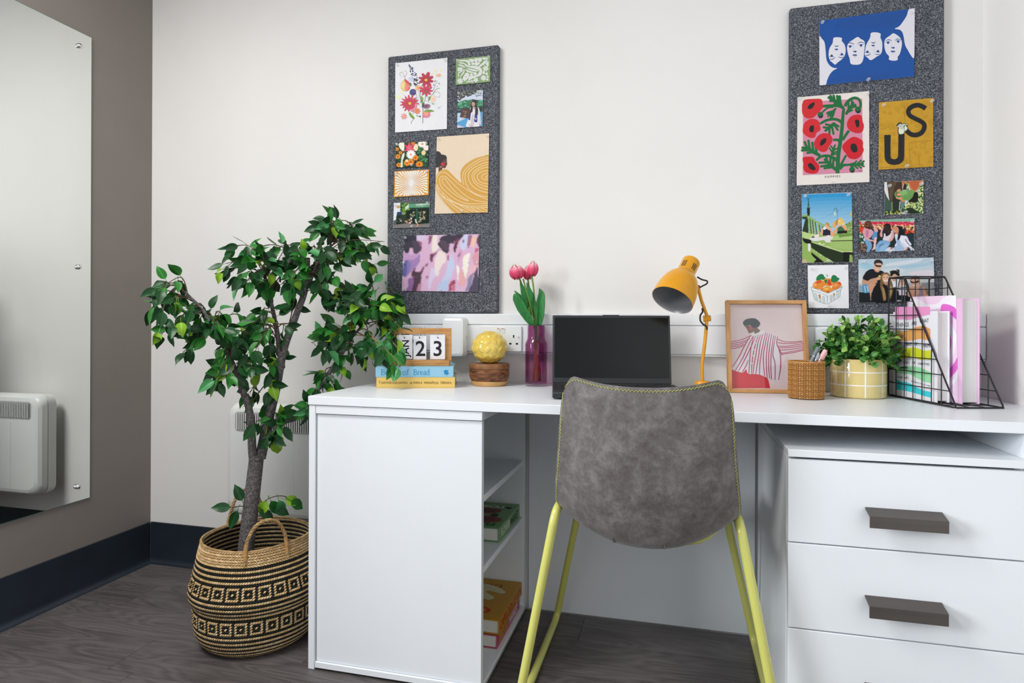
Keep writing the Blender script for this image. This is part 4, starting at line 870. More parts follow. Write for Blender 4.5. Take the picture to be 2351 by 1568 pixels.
def faces(k):
    w = '#e3e1ea'; bl = '#0f4f9e'; dk_ = '#0c4288'
    k.poly(bl, '86 298 1802 72 1793 1300 91 1462')
    for t in ('350 400 700 250 1100 210 1500 150 1640 110 1600 260 1400 380 1000 420 600 460', '300 1350 900 1250 1500 1280 1200 1350 700 1420'): k.blob('#114c98', t, nxt=False)
    k.specks(['#2160ab', '#1a5aa6'], '90 320 1600 120 1780 1280 250 1430', 260, 3, 6, seed=3)
    k.blob(w, [(85, 592)] + nums('130 620 180 690 200 850 215 1000 270 1100 340 1145 405 1152 330 1200 270 1270 225 1370 197 1455') + [(91, 1460), (88, 1000)], n=3)
    k.blob(w, '1700 88 1800 76 1800 500 1793 955 1720 900 1680 830 1630 740 1605 600 1580 510 1530 460 1440 442 1520 400 1600 300 1660 200', n=3)
    k.blob(w, '345 605 420 595 490 610 490 660 540 730 560 830 540 930 480 1000 415 1050 370 1088 330 1060 270 1000 252 900 270 790 320 710 330 660', n=4)
    k.blob(w, '775 590 830 625 890 660 905 720 895 830 880 970 850 1050 800 1085 720 1090 650 1070 630 980 595 870 585 760 620 690 690 640', n=4)
    k.blob(w, '1015 520 1090 505 1185 530 1185 600 1215 680 1218 790 1195 890 1110 950 1015 1008 960 970 905 920 905 850 930 730 990 620 1005 570', n=4)
    k.blob(w, '1415 525 1490 560 1550 620 1572 700 1560 800 1530 900 1495 950 1495 1000 1440 1018 1370 1012 1335 990 1340 940 1290 880 1260 790 1255 690 1280 620 1350 570', n=4)
    def eye(x, y, up=1, s=1.0):
        k.line(dk_, [(x - 48 * s, y - 8 * up), (x, y - 16 * up), (x + 48 * s, y - 10 * up)], [5, 12, 5], nxt=False); k.ell(dk_, x, y + 2 * up, 21 * s, 22, nxt=False)
    def brow(t): k.line(dk_, t, [6, 14, 8], nxt=False)
    for x, y in ((640, 762), (835, 742), (1322, 692), (1505, 672)): eye(x, y)
    for x, y in ((308, 930), (490, 902), (950, 858), (1140, 848)): eye(x, y, -1)
    for t in ('600 705 650 698 715 722', '772 715 830 682 895 705', '1278 662 1330 640 1392 658', '1445 655 1490 628 1560 638', '262 985 320 992 368 955', '425 948 470 962 525 950', '905 920 960 920 1010 892', '1085 905 1130 905 1175 900'): brow(t)
    for x, y in ((725, 850), (1410, 782)): k.blob(dk_, [(x - 32, y - 18), (x - 10, y - 4), (x + 5, y - 12), (x + 32, y - 4), (x + 20, y + 16), (x - 20, y + 12)], nxt=False)
    for x, y in ((725, 918), (1410, 852)): k.blob(dk_, [(x - 45, y), (x - 15, y - 16), (x, y - 10), (x + 15, y - 16), (x + 45, y), (x, y + 12)], nxt=False)
    k.line(dk_, '705 945 730 948 755 942', 4, nxt=False); k.line(dk_, '1385 872 1410 878 1435 870', 4, nxt=False)
    for x, y in ((398, 748), (1058, 688)): k.blob(dk_, [(x - 42, y - 6), (x, y + 4), (x + 42, y - 10), (x + 14, y + 16), (x - 14, y + 18)], nxt=False)
    for x, y in ((392, 815), (1052, 745)): k.blob(dk_, [(x - 34, y - 6), (x - 10, y + 12), (x + 12, y + 14), (x + 34, y - 8), (x + 5, y - 12)], nxt=False)
    k.line('#b9bfd6', '705 730 708 800 700 840', 4, nxt=False); k.line('#b9bfd6', '1070 770 1068 850 1080 895', 4, nxt=False); k.line('#b9bfd6', '1385 680 1385 760', 4)
paper('blue_faces_poster', 'blue and white poster of four long haired faces, two upside down', 'poster', (1870, 10, 7.842), ((85, 298), (1803, 72), (1793, 1300), (90, 1462)), ((UL, (135, 335)), (UR, (1748, 160)), (BM, (958, 1365))), 'the blue faces poster', fn=faces)

def poppies(k):
    gr = '#0b6a34'
    k.poly('#d48aa4', '160 232 1086 182 1092 1332 158 1378')
    def S(t, w): k.line(gr, t, w, nxt=False)
    S('700 1350 705 1200 715 1050 745 850 770 650 785 450 800 330', [62, 66, 62, 60, 56, 50, 44]); S('820 300 850 240 910 190 980 170 1040 200 1062 270 1050 330', [50, 44, 40]); S('800 330 740 300 640 290 470 300', [56, 46, 44]); S('640 310 560 320 500 360 450 410', [34, 30, 26])
    S('770 560 720 520 640 502 530 520 425 575', [50, 44, 40]); S('740 850 690 825 630 830', [50, 42, 40]); S('780 830 830 750 880 680', [44, 44]); S('720 1170 640 1110 540 1075 440 1090 365 1150', [60, 44, 36]); S('745 1230 790 1150 835 1065', [42, 34]); S('730 1280 790 1225 880 1215 960 1190', [60, 40, 26]); S('880 1215 930 1240 935 1280', [30, 40])
    def frond(x, y, L, a, lobes, w):
        ux, uy = math.cos(a), math.sin(a); k.line(gr, [(x, y), (x + ux * L * .5, y + uy * L * .5), (x + ux * L, y + uy * L)], [w * 1.1, w * 1.5, w * .9], nxt=False); k.ell(gr, x + ux * L, y + uy * L, w * .55, w * .55, nxt=False, n=10)
        for t, sd, l in lobes:
            bx, by = x + ux * L * t, y + uy * L * t; aa = a + sd; ex, ey = bx + math.cos(aa) * l, by + math.sin(aa) * l
            k.line(gr, [(bx, by), (ex, ey)], [w * 1.0, w * .85], nxt=False); k.ell(gr, ex, ey, w * .5, w * .5, nxt=False, n=10)
    frond(770, 290, 240, math.pi + .55, ((.1, .9, 130), (.3, .9, 110), (.55, .8, 85), (.75, .6, 60), (.25, -.75, 70), (.6, -.6, 60)), 42)
    frond(830, 430, 215, -1.0, ((.35, -.55, 105), (.55, .7, 95), (.75, .75, 65), (.2, .6, 80), (.8, -.5, 60)), 36)
    frond(680, 330, 180, 2.35, ((.3, .5, 110), (.55, .5, 75), (.35, -.6, 110), (.6, -.6, 80), (.15, -.5, 110)), 27)
    frond(660, 560, 190, 2.45, ((.15, -1.5, 110), (.35, -1.1, 130), (.6, -.9, 110), (.35, .9, 90), (.65, .8, 80), (.1, -1.9, 80)), 38)
    frond(600, 1090, 190, -1.25, ((.3, .9, 90), (.55, .8, 75), (.35, -.9, 85), (.6, -.9, 70), (.15, 1.0, 70)), 28)
    frond(430, 1075, 250, math.pi + .52, ((.25, .9, 100), (.5, .95, 140), (.75, .9, 140), (.95, .7, 100), (.5, -.7, 90), (.75, -.6, 120), (.95, -.4, 70)), 42)
    frond(680, 1300, 240, math.pi + .75, ((.3, .9, 120), (.55, .9, 130), (.3, -.9, 130), (.5, -.9, 150), (.75, -.8, 130), (.8, .6, 90)), 40)
    frond(900, 1225, 200, -.12, ((.25, .8, 80), (.5, .75, 85), (.75, .6, 70), (.2, -.7, 80), (.5, -.65, 90), (.8, -.6, 70)), 30)
    k.n += 1
    for x, y, r in ((433, 435, 46), (1020, 355, 48), (928, 1290, 44)): k.ell(gr, x, y, r, r * 1.05, nxt=False); k.n += .5; k.blob('#1d2a2c', [(x - r * .95, y + r * .1), (x - r * .3, y + r * .5), (x + r * .3, y + r * .3), (x + r * .95, y + r * .2), (x + r * .5, y + r * 1.05), (x - r * .4, y + r * 1.05)], nxt=False)
    k.n = math.ceil(k.n) + 1
    for c, t in (('#d2242c', '150 260 190 200 330 185 440 190 465 250 465 330 400 400 330 470 250 492 190 470 150 410 145 330'), ('#d2242c', '260 505 340 500 400 530 425 600 432 670 370 720 350 780 290 798 220 770 160 710 160 640 185 560'), ('#cf1c2c', '400 760 480 722 570 735 620 800 610 870 560 940 530 1000 460 1015 390 980 335 910 345 840'), ('#cf1c2a', '900 470 980 435 1070 445 1092 540 1112 610 1085 700 1010 722 920 695 860 640 850 560'), ('#cf0f24', '870 820 950 780 1030 800 1095 850 1095 930 1108 990 1060 1080 980 1128 880 1110 830 1040 785 980 780 910'), ('#cc1022', '165 1100 240 1090 320 1095 350 1150 400 1210 415 1270 380 1340 290 1355 200 1330 165 1270 170 1200 155 1140')): k.blob(c, t, nxt=False)
    k.n += 1
    for t in ('300 250 335 240 340 275 310 325 270 347 235 330 245 290', '270 615 320 600 333 640 320 700 290 708 258 680', '470 815 515 800 525 840 490 890 440 922 425 890 440 840', '975 520 1030 515 1040 570 1035 620 1000 628 985 590', '920 890 980 890 1010 950 1005 1010 950 1022 910 980 905 930', '240 1205 290 1190 330 1230 358 1275 340 1300 290 1295 245 1250'): k.blob('#1a1416', t, nxt=False)
    k.n += 1
    k.text('#3a3a38', 'POPPIES', (498, 1422), (1, -.05), (.15, -1), 32, track=1.55); k.text('#5a4a50', 'MMM', (1022, 1322), (1, -.05), (.15, -1), 18)
paper('poppies_poster', 'cream poster of red poppies with dark centres on curling green stems', 'poster', (1820, 200, 6.816), ((75, 160), (1195, 62), (1200, 1485), (62, 1540)), ((UL, (92, 190)), (UR, (1160, 115)), (BM, (620, 1500))), 'the poppies poster', col='#e4dcd6', fn=poppies)

def us(k):
    k.specks(['#c49420', '#c89823', '#c0901c'], '110 240 1160 100 1165 1415 108 1470', 160, 15, 60, seed=2)
    for t in ('735 945 1125 910', '610 230 612 560', '340 970 480 965', '880 1180 890 1400', '120 690 200 690', '610 1230 608 1310', '130 1440 500 1420', '700 940 705 1330'): k.line('#9a701c', t, 4, nxt=False)
    k.n += 1; bk = '#15161c'
    k.poly(bk, [(212, 805), (335, 803), (332, 1210)] + [tuple(q) for q in cr(nums('332 1210 345 1255 390 1276 440 1270 475 1235 482 1200'), 5)] + [(487, 785), (605, 778), (600, 1220)] + [tuple(q) for q in cr(nums('600 1220 580 1310 500 1370 400 1387 300 1365 235 1300 218 1230'), 5)])
    k.line(bk, '1015 290 940 245 850 225 750 255 690 310 680 370 720 435 820 490 930 545 985 600 985 680 930 765 830 805 730 790 640 718', [92, 90, 88, 86, 86, 88, 90, 90])
    wh = '#dfe6d4'; ol = '#1d2320'
    k.blob(ol, '445 628 470 590 510 556 545 572 560 590 590 575 630 590 672 612 660 640 675 690 630 745 600 738 592 790 484 792 478 670', n=4)
    for i in range(4): k.line(wh, [(462 + i * 17, 632 - i * 15), (500 + i * 18, 655 - i * 13)], 15, nxt=False); 
    k.n += 1; k.blob(wh, '496 668 530 640 560 600 600 588 612 602 590 630 596 690 586 776 498 780', n=5); k.blob(wh, '598 650 620 622 650 650 660 690 614 732 600 715', n=5)
    for t in ('520 690 545 640 585 600', '545 690 570 650 600 625', '570 692 590 660 610 640'): k.line(ol, t, 6, nxt=False)
    k.line(wh, [(600, 606), (622, 618)], 11); k.line(wh, [(622, 598), (644, 612)], 11); k.line(wh, [(640, 604), (660, 618)], 10); k.line(ol, '598 735 606 700 600 660', 6)
paper('us_poster', 'mustard poster with black letters U and S holding hands', 'poster', (2005, 215, 8.473), ((112, 172), (1165, 85), (1168, 1420), (100, 1480)), ((UL, (190, 232)), (UR, (1130, 155)), (BM, (640, 1415))), 'the mustard letters poster', col='#c6961f', fn=us)

def cup(k):
    k.poly('#3f3428', '170 216 850 185 850 900 760 1290 178 1300'); k.blob('#5a4a38', '280 220 620 220 520 500 470 900 400 900 340 500'); k.poly('#3a564e', '172 650 330 920 480 1000 760 920 740 1290 180 1300'); k.blob('#24302a', '520 700 760 930 740 1270 500 1270'); k.poly('#8a8a48', '440 960 480 960 478 1290 440 1290'); k.poly('#5f7f78', '780 930 960 960 940 1160 780 1290'); k.poly('#d7d9dc', '168 218 260 215 310 560 360 930 260 760 190 600 166 480')
    k.poly('#cdd4d8', '965 935 1045 930 985 1120 930 1140'); k.poly('#d8dcd8', '750 950 775 950 745 1270 725 1270')
    k.poly('#c9743f', '825 186 1645 152 1500 400 1330 600 1180 520 1080 290 900 260 850 430'); k.blob('#b8603a', '1120 200 1480 180 1420 450 1280 520'); k.poly('#33281c', '920 250 1000 300 1010 500 860 520')
    k.poly('#1d5a34', '1520 380 1640 300 1640 1405 1000 1405 780 1330 880 1180 1070 950 1300 980 1440 800 1420 560'); k.specks(['#d9dca0', '#cfd68a', '#e3dcae', '#b9c878'], '1520 390 1640 310 1640 1395 1300 1390 940 1300 880 1190 1080 960 1310 990 1440 800 1400 580', 150, 20, 36, seed=2); k.specks(['#c9a23a'], '1500 420 1630 340 1630 1380 960 1250 1100 1000', 50, 8, 13, seed=3)
    k.poly('#1d5a34', '1050 190 1080 190 1130 520 990 520 1000 330'); k.specks(['#d9dca0', '#e3e0b8'], '1050 220 1080 220 1125 510 995 510', 26, 12, 22, seed=4)
    k.blob('#1a1d16', '1280 620 1440 620 1440 900 1300 990 1080 940 1150 860'); k.blob('#20301c', '960 1270 1080 1190 1250 1210 1400 1320 1540 1400 1060 1410'); k.poly('#1c3a20', '178 1290 780 1300 850 1430 178 1462'); k.specks(['#9fae5a', '#c9a83a', '#dcd79a'], '190 1310 780 1320 830 1420 190 1450', 24, 18, 34, seed=5)
    k.blob('#d8926a', '640 560 690 490 780 490 780 540 700 580'); k.blob('#d99a6e', '610 780 760 770 840 800 830 870 720 870 620 830'); k.blob('#cf8458', '760 870 880 880 950 930 940 970 830 950')
    k.line('#6f9f66', '740 610 640 590 580 660 600 740 690 790 760 780', 40); k.blob('#6d9c58', '720 570 900 540 1280 520 1270 700 1200 830 1100 900 960 915 880 880 800 760', n=4); k.blob('#83b06c', '760 570 1000 550 1040 620 900 720 800 690'); k.blob('#d79a72', '640 660 740 640 800 690 760 740 650 720')
    for i in range(8): k.line('#557f44', [(880 + i * 45, 760 - i * 8), (920 + i * 32, 880 - i * 8)], 9, nxt=False)
paper('teacup_photo', 'photo of a hand holding a green teacup over a flowered dress', 'photo', (2020, 405, 16.51), ((165, 215), (1650, 150), (1645, 1410), (175, 1465)), ((UL, (345, 370)), (UR, (1545, 300)), (BM, (950, 1365))), 'the green teacup photo', col='#3a4a38', gloss=True, fn=cup, photo=dict())

def bridge(k):
    for i in range(10):
        c = (0.03 + .035 * i, 0.30 + .03 * i, 0.60 + .012 * i); y = 70 + i * 75; k.poly(c, [(50, y + 30), (1085, y), (1088, y + 80), (52, y + 110)], nxt=False)
    k.n += 1; g = '#8fae5c'; dg = '#2a3a22'; bk = '#10130f'
    k.poly(g, '52 870 300 920 480 930 760 900 980 890 1095 880 1100 1500 60 1508 55 1000')
    k.poly('#b4cc84', '52 865 250 900 420 950 250 1060 60 1000'); k.poly('#a9c47a', '660 960 1092 930 1094 1050 640 1050'); k.poly('#9dba6c', '640 1070 1095 1060 1096 1240 900 1230 620 1180'); k.poly('#10130f', '640 1050 1094 1045 1094 1062 650 1065')
    k.poly('#22301c', '60 1000 220 1070 250 1200 440 1330 700 1500 1100 1498 1096 1300 900 1290 640 1200 260 1070 60 985'); k.poly(g, '240 1210 330 1260 500 1370 720 1500 520 1505 250 1270'); k.poly('#b7c98a', '260 1070 640 1190 900 1270 1096 1260 1096 1290 880 1295 620 1215 240 1085'); k.poly(bk, '900 1290 1098 1290 1098 1495 900 1490'); k.poly(bk, '250 1290 520 1500 300 1505 240 1400')
    k.poly(g, '90 1100 190 1130 210 1290 300 1400 350 1440 290 1505 150 1505 110 1250'); k.poly('#c9a890', '62 1440 150 1440 150 1505 64 1505'); k.specks(['#d8e0b0', '#e0e6c0'], '280 1240 420 1320 700 1490 660 1490 380 1340', 18, 7, 11, seed=2); k.specks(['#e3e6c4'], '330 1070 640 1150 620 1190 330 1085', 12, 8, 12, seed=3); k.poly(g, '1035 1340 1080 1340 1098 1490 1030 1490')
    # railing and pylon
    k.line(g, '60 545 170 545 300 630 450 710 600 760 680 780', [34, 34, 26]); k.poly(dg, '55 560 170 560 160 620 60 605'); k.poly(dg, '120 620 180 600 190 900 60 860')
    for i, (x, y0, y1_) in enumerate(((190, 580, 910), (240, 610, 915), (300, 650, 920), (380, 700, 930), (450, 730, 930))): k.line(g, [(x, y0), (x + 25 + i * 4, y1_)], 26, nxt=False); k.line(dg, [(x + 30, y0 + 20), (x + 55 + i * 4, y1_)], 20, nxt=False)
    k.n += 1
    k.poly('#1c2a24', '155 375 222 370 215 540 165 540'); k.poly('#5a7a4a', '172 350 208 348 218 378 158 380'); k.poly('#3a4a44', '182 195 192 195 206 345 172 348'); k.line('#28343a', '155 185 185 195 215 185', 10); k.line('#4f7f96', '60 500 160 470', 8); k.line('#4f7f96', '440 620 760 450 1080 275', 4, sm=False); k.line('#6f9fb4', '780 560 1085 490', 3)
    k.line('#2f4a4c', '785 600 782 470 770 400 740 390 712 415 705 440', 9); k.poly('#d8d8b0', '722 460 738 460 752 530 710 530')
    k.poly('#7f9a54', '935 720 1000 690 1086 630 1094 890 980 890 985 800'); k.poly('#c9b878', '1030 500 1085 450 1085 580'); k.specks(['#4f6a34', '#b9cc8a'], '940 730 1085 650 1085 880 990 860', 16, 8, 18, seed=4); k.poly('#6f8f48', '800 920 1090 900 1090 950 820 990')
    # people resting on the girder
    k.blob('#e0a882', '480 800 540 770 620 790 670 830 670 940 620 960 520 950 440 930 440 870'); k.poly('#1e2438', '490 830 540 800 600 830 640 850 640 945 480 950'); k.poly('#dfe0e8', '490 780 540 760 560 800 530 830 500 830'); k.ell('#e2a884', 570, 740, 40, 52); k.blob('#b98a3c', '530 720 570 680 615 710 612 770 590 750 570 720')
    k.blob('#dcd8da', '220 1000 330 980 520 970 600 940 700 980 640 1050 660 1080 560 1090 500 1040 380 1060 240 1050'); k.blob('#2a2a30', '245 985 300 960 330 960 290 995'); k.specks(['#e3c6c8', '#fff4f0'], '300 930 410 930 410 980 300 980', 16, 10, 18, seed=6)
    k.blob('#e0a070', '690 880 780 780 860 740 950 760 990 850 960 880 880 830 760 860 700 970 650 950'); k.blob('#3b6a48', '790 800 860 755 930 830 920 870 800 870'); k.poly('#161a18', '780 860 980 840 985 900 780 910'); k.ell('#e2a070', 720, 740, 36, 56); k.blob('#d9b060', '690 690 730 655 760 680 750 740 720 700'); k.blob('#b98a4a', '745 650 800 610 820 660 790 720 750 740'); k.blob('#e3c06a', '820 600 870 590 925 660 925 740 870 720 810 745 790 690', n=5); k.specks(['#c99a44', '#f0d890'], '810 600 920 640 920 730 800 730', 14, 8, 18, seed=7)
    k.poly('#e4dfe0', '180 1100 225 1090 235 1250 205 1285 180 1240'); k.blob('#171a18', '70 1010 240 1040 230 1110 120 1100')
paper('bridge_photo', 'photo of friends sitting on a green iron bridge under blue sky', 'photo', (1835, 435, 8.96), ((48, 95), (1080, 58), (1100, 1500), (60, 1510)), ((UL, (110, 145)), (UR, (1000, 120)), (BM, (585, 1470))), 'the green bridge photo', col='#3a8ab8', gloss=True, fn=bridge, photo=dict())

def friends(k):
    k.poly('#1c2a2c', '125 215 2255 130 2250 1335 145 1415'); k.poly('#7faf9c', '125 185 2255 105 2252 245 130 250'); k.poly('#c51e3a', '125 235 2252 235 2250 390 125 330'); k.specks(['#d83a5a', '#a8142e', '#e0607a', '#e86a7a'], '600 240 2250 250 2250 390 600 350', 160, 14, 30, seed=1)
    k.specks(['#e0a46a', '#e8b888', '#c9743a', '#f0d0a0', '#8a3a24'], '120 330 1050 350 2250 390 2250 600 1800 560 1000 520 130 480', 260, 18, 38, seed=2); k.specks(['#c9281e', '#d84a24'], '130 470 300 470 280 680 130 680', 24, 20, 40, seed=3); k.specks(['#c9281e', '#e05a30', '#b01e14'], '1880 580 2250 560 2200 680 1900 690', 26, 20, 40, seed=4); k.specks(['#1f5a44', '#2f7a5a', '#12302a', '#d8dcd8'], '130 650 340 650 340 1080 140 1050', 60, 20, 45, seed=5); k.specks(['#6a5444', '#4a3c30', '#8a7460'], '145 1050 420 1080 430 1400 150 1405', 70, 18, 40, seed=6)
    k.poly('#1f2e38', '1800 760 2250 720 2248 1330 1980 1340 1700 900')
    sk = '#d8a4a0'; jn = '#6f9cc4'
    # first friend
    k.blob('#d39aa8', '310 520 400 490 520 490 620 560 680 640 600 800 480 900 380 920 300 780 260 620'); k.blob('#b97a90', '380 600 480 560 470 800 400 820'); k.blob(sk, '420 880 560 920 720 960 790 980 770 1040 660 1000 480 980 400 920'); k.blob('#5a8fc0', '690 620 800 600 820 860 760 900 620 900 640 760'); k.blob('#e0b8b8', '710 860 800 850 780 1000 760 1200 740 1290 620 1340 600 1330 670 1230 690 1010')
    k.blob(jn, '340 900 480 960 600 1060 610 1240 540 1340 480 1405 400 1400 440 1200 360 1060'); k.blob(sk, '620 350 720 350 790 470 850 580 820 640 720 600 690 520 700 420'); k.blob('#4a2a1e', '400 220 480 195 560 210 620 300 640 420 680 480 600 500 520 540 460 500 360 480 330 420 380 330', n=4); k.specks(['#6a4030', '#2a1612', '#8a5a40'], '380 240 600 260 660 460 540 520 360 470', 40, 16, 34, seed=7)
    # second friend
    k.blob('#d8cfd8', '1080 700 1180 680 1380 580 1440 570 1450 700 1400 850 1290 960 1040 940 1080 800'); k.blob(sk, '1390 620 1450 620 1470 780 1420 920 1300 1020 1120 1080 1040 1140 950 1110 990 1060 1180 1010 1330 860'); k.blob(sk, '950 480 1000 470 1050 520 1010 640 1020 800 960 820 925 720 960 600'); k.blob('#7aa6cc', '880 1010 1000 960 1200 960 1320 1070 1200 1240 1100 1380 900 1395 770 1395 760 1220'); k.blob('#4f7ea8', '900 1150 1080 1080 1000 1260 940 1340'); k.blob('#8fb4d4', '980 1160 1300 1080 1180 1240 1040 1395 910 1395 920 1280')
    k.blob('#211a1e', '1090 360 1180 310 1280 310 1340 420 1360 560 1330 700 1200 800 1150 780 1130 700 1060 620 1080 500', n=4); k.specks(['#3a2a28', '#4a322c'], '1110 380 1320 400 1320 680 1120 620', 24, 14, 30, seed=8)
    # third friend
    k.blob('#c8d2e2', '1500 720 1600 700 1760 760 1960 800 2040 960 2140 1110 2080 1170 2000 1180 1850 1340 1450 1360 1150 1390 1100 1380 1250 1220 1480 1240 1560 1060 1520 900'); k.blob('#9fb8d6', '1560 900 1700 960 1720 1100 1880 1300 1500 1350 1460 1250 1580 1120'); k.blob('#dfe0ec', '1720 780 1900 800 2030 980 2130 1110 1960 1210 1800 1060 1700 960'); k.line('#23304a', '1900 900 1980 1040 2100 1180 2230 1330', 26); k.line('#e8ecf4', '1990 1120 2080 1230 2160 1340', 40); k.line('#dfe6f4', '2080 1180 2160 1250 2240 1330', 36)
    k.blob('#c9907c', '1880 1340 1960 1250 2030 1190 2010 1260 1920 1350'); k.blob('#b87a64', '1320 1240 1400 1230 1420 1300 1350 1300'); k.blob('#c98a70', '1490 430 1580 420 1650 500 1640 620 1560 670 1480 660 1470 600 1440 560', n=4); k.ell('#f4e8e4', 1490, 610, 20, 14); k.blob('#c08068', '1570 660 1640 640 1640 760 1600 740'); k.blob('#17171f', '1520 400 1640 395 1760 430 1820 560 1870 700 1850 760 1740 760 1680 900 1600 940 1620 760 1650 620 1640 500 1580 430', n=4); k.blob('#d8dae6', '1520 1100 1580 1050 1570 1130 1500 1200')
paper('tulip_field_photo', 'photo of three laughing friends seated before a flower field', 'photo', (1965, 495, 16.79), ((125, 190), (2258, 100), (2250, 1340), (145, 1418)), ((UL, (240, 280)), (UR, (2140, 235)), (BM, (1290, 1385))), 'the flower field photo', col='#8a3040', gloss=True, fn=friends, photo=dict())

def group(k):
    for i in range(8):
        y = 80 + i * 85; k.poly((0.42 + .03 * i, 0.56 + .018 * i, 0.66 + .004 * i), [(72, y + 45), (2215, y), (2225, y + 100), (76, y + 140)], nxt=False)
    k.n += 1
    for c, t in (('#9cc3d6', '100 260 300 240 520 330 380 400 180 380'), ('#cfd8e0', '900 250 1300 180 1900 110 1700 220 1200 300 820 320'), ('#a4c4d6', '1200 330 1700 260 2190 250 1900 330 1400 400'), ('#d9d4dc', '1500 520 1900 440 2220 470 2200 640 1800 640'), ('#c9d6de', '800 450 1100 380 1400 430 1200 520')): k.blob(c, t, nxt=False)
    k.n += 1
    k.poly('#8f9498', '1850 800 2235 780 2245 1325 1900 1335'); k.poly('#8aa0aa', '78 880 400 870 400 1080 80 1060'); k.poly('#171c20', '82 1060 500 1080 1000 1000 1900 1100 1900 1335 85 1372')
    sk = '#d3a48a'
    # tall friend in sunglasses
    k.blob('#191a1f', '480 400 560 450 680 440 790 490 820 620 700 900 480 860 200 700 260 520 360 430', n=5); k.blob('#c49478', '190 700 330 740 420 690 560 660 600 720 590 800 440 840 240 850 175 820', n=5); k.blob('#cf9f84', '580 650 680 620 700 680 640 720 570 700'); k.ell('#d8d024', 675, 605, 34, 24); k.blob('#4f94bc', '190 850 350 850 420 950 380 1060 230 1080 180 980'); k.line('#dfe8f0', '240 880 260 980 270 1060', 16); k.line('#dfe8f0', '310 880 340 980 340 1050', 16); k.blob('#c99a7e', '360 850 560 830 560 960 440 1060 460 1250 420 1290 400 1120 370 1000')
    k.blob('#d8a88c', '525 290 560 250 720 270 735 340 690 420 640 490 560 480 520 420 500 330', n=5); k.blob('#3a2418', '515 250 530 170 620 130 720 160 765 240 740 290 720 250 640 235 560 250 530 290', n=5); k.line('#0d0d10', '545 290 610 320 650 320 720 320', 46); k.line('#f1e4dc', '570 405 605 425 640 415', 12); k.blob('#c8967a', '520 410 640 480 600 495 540 450')
    # long haired blonde in black
    k.blob('#15161a', '480 1000 640 800 860 830 1000 900 1130 900 1180 1100 1150 1335 480 1345', n=5); k.blob('#7a5f3e', '720 560 800 505 900 510 980 600 1000 720 1050 860 1040 1080 960 1270 940 1100 900 900 800 820 760 900 820 1100 860 1260 780 1300 740 1080 690 900 700 700', n=5); k.blob('#a88a58', '740 900 800 960 850 1200 800 1290 760 1100'); k.blob('#a88a58', '960 900 1020 900 1020 1080 960 1180'); k.blob('#e0b096', '750 640 800 560 880 560 950 620 950 700 900 780 840 800 780 760', n=5); k.blob('#c8947a', '800 790 900 770 880 850 830 850'); k.line('#f6efec', '800 720 850 748 905 715', 22); k.ell('#2a1c18', 800, 640, 24, 11); k.ell('#2a1c18', 895, 640, 24, 11)
    # curly haired friend
    k.blob('#d2a184', '1010 580 1090 540 1190 570 1190 640 1140 700 1140 750 1050 750 1030 690', n=5); k.blob('#15120f', '970 560 1000 480 1080 440 1170 460 1240 540 1230 600 1190 600 1130 545 1060 560 1010 620', n=5); k.specks(['#15120f', '#2a221c'], '970 450 1230 430 1250 600 1180 560 1000 560', 26, 18, 34, seed=3); k.poly('#dfe8f0', '1030 760 1160 745 1200 900 1060 930'); k.line('#f4ece8', '1070 665 1100 672 1125 664', 10)
    # two friends behind the wire file
    k.blob('#2a201c', '1230 720 1280 650 1370 640 1440 700 1480 820 1520 950 1500 1150 1440 1000 1400 800 1260 760 1220 900 1180 1000', n=5); k.ell('#d6a68e', 1330, 800, 88, 120); k.line('#f2e8e6', '1280 870 1320 885 1360 870', 22); k.poly('#cfc6d4', '1210 1000 1400 990 1430 1150 1230 1150'); k.ell('#3a2a22', 1290, 760, 26, 10); k.ell('#3a2a22', 1370, 755, 26, 10)
    k.blob('#a87848', '1540 720 1600 620 1690 590 1780 630 1820 740 1830 860 1930 900 1840 920 1780 800 1700 700 1600 690 1560 780', n=5); k.ell('#d8a890', 1680, 780, 105, 130); k.line('#f2e8e6', '1620 860 1665 878 1715 860', 26); k.blob('#17181c', '1540 740 1650 770 1780 730 1760 790 1660 800 1580 800'); k.blob('#cf9c82', '1520 950 1640 900 1780 880 1900 900 2020 1000 2060 1180 1500 1190', n=5); k.blob('#8a7a86', '1780 940 1880 890 1900 1000 1900 1180 1740 1190 1800 1060'); k.line('#f0e8e4', '1640 1000 1700 1020 1780 930', 9); k.specks(['#5a4a44', '#7a6a60'], '1960 960 2100 1050 2140 1180 2040 1180', 20, 14, 30, seed=5)
paper('group_photo', 'photo of five smiling friends against a pale sky, behind the wire file', 'photo', (1965, 585, 12.374), ((70, 128), (2207, 75), (2245, 1330), (80, 1375)), ((UL, (190, 205)), (UR, (2120, 175)), (BM, (1200, 1330))), 'the five friends photo', col='#a9bccb', gloss=True, fn=group, photo=dict())

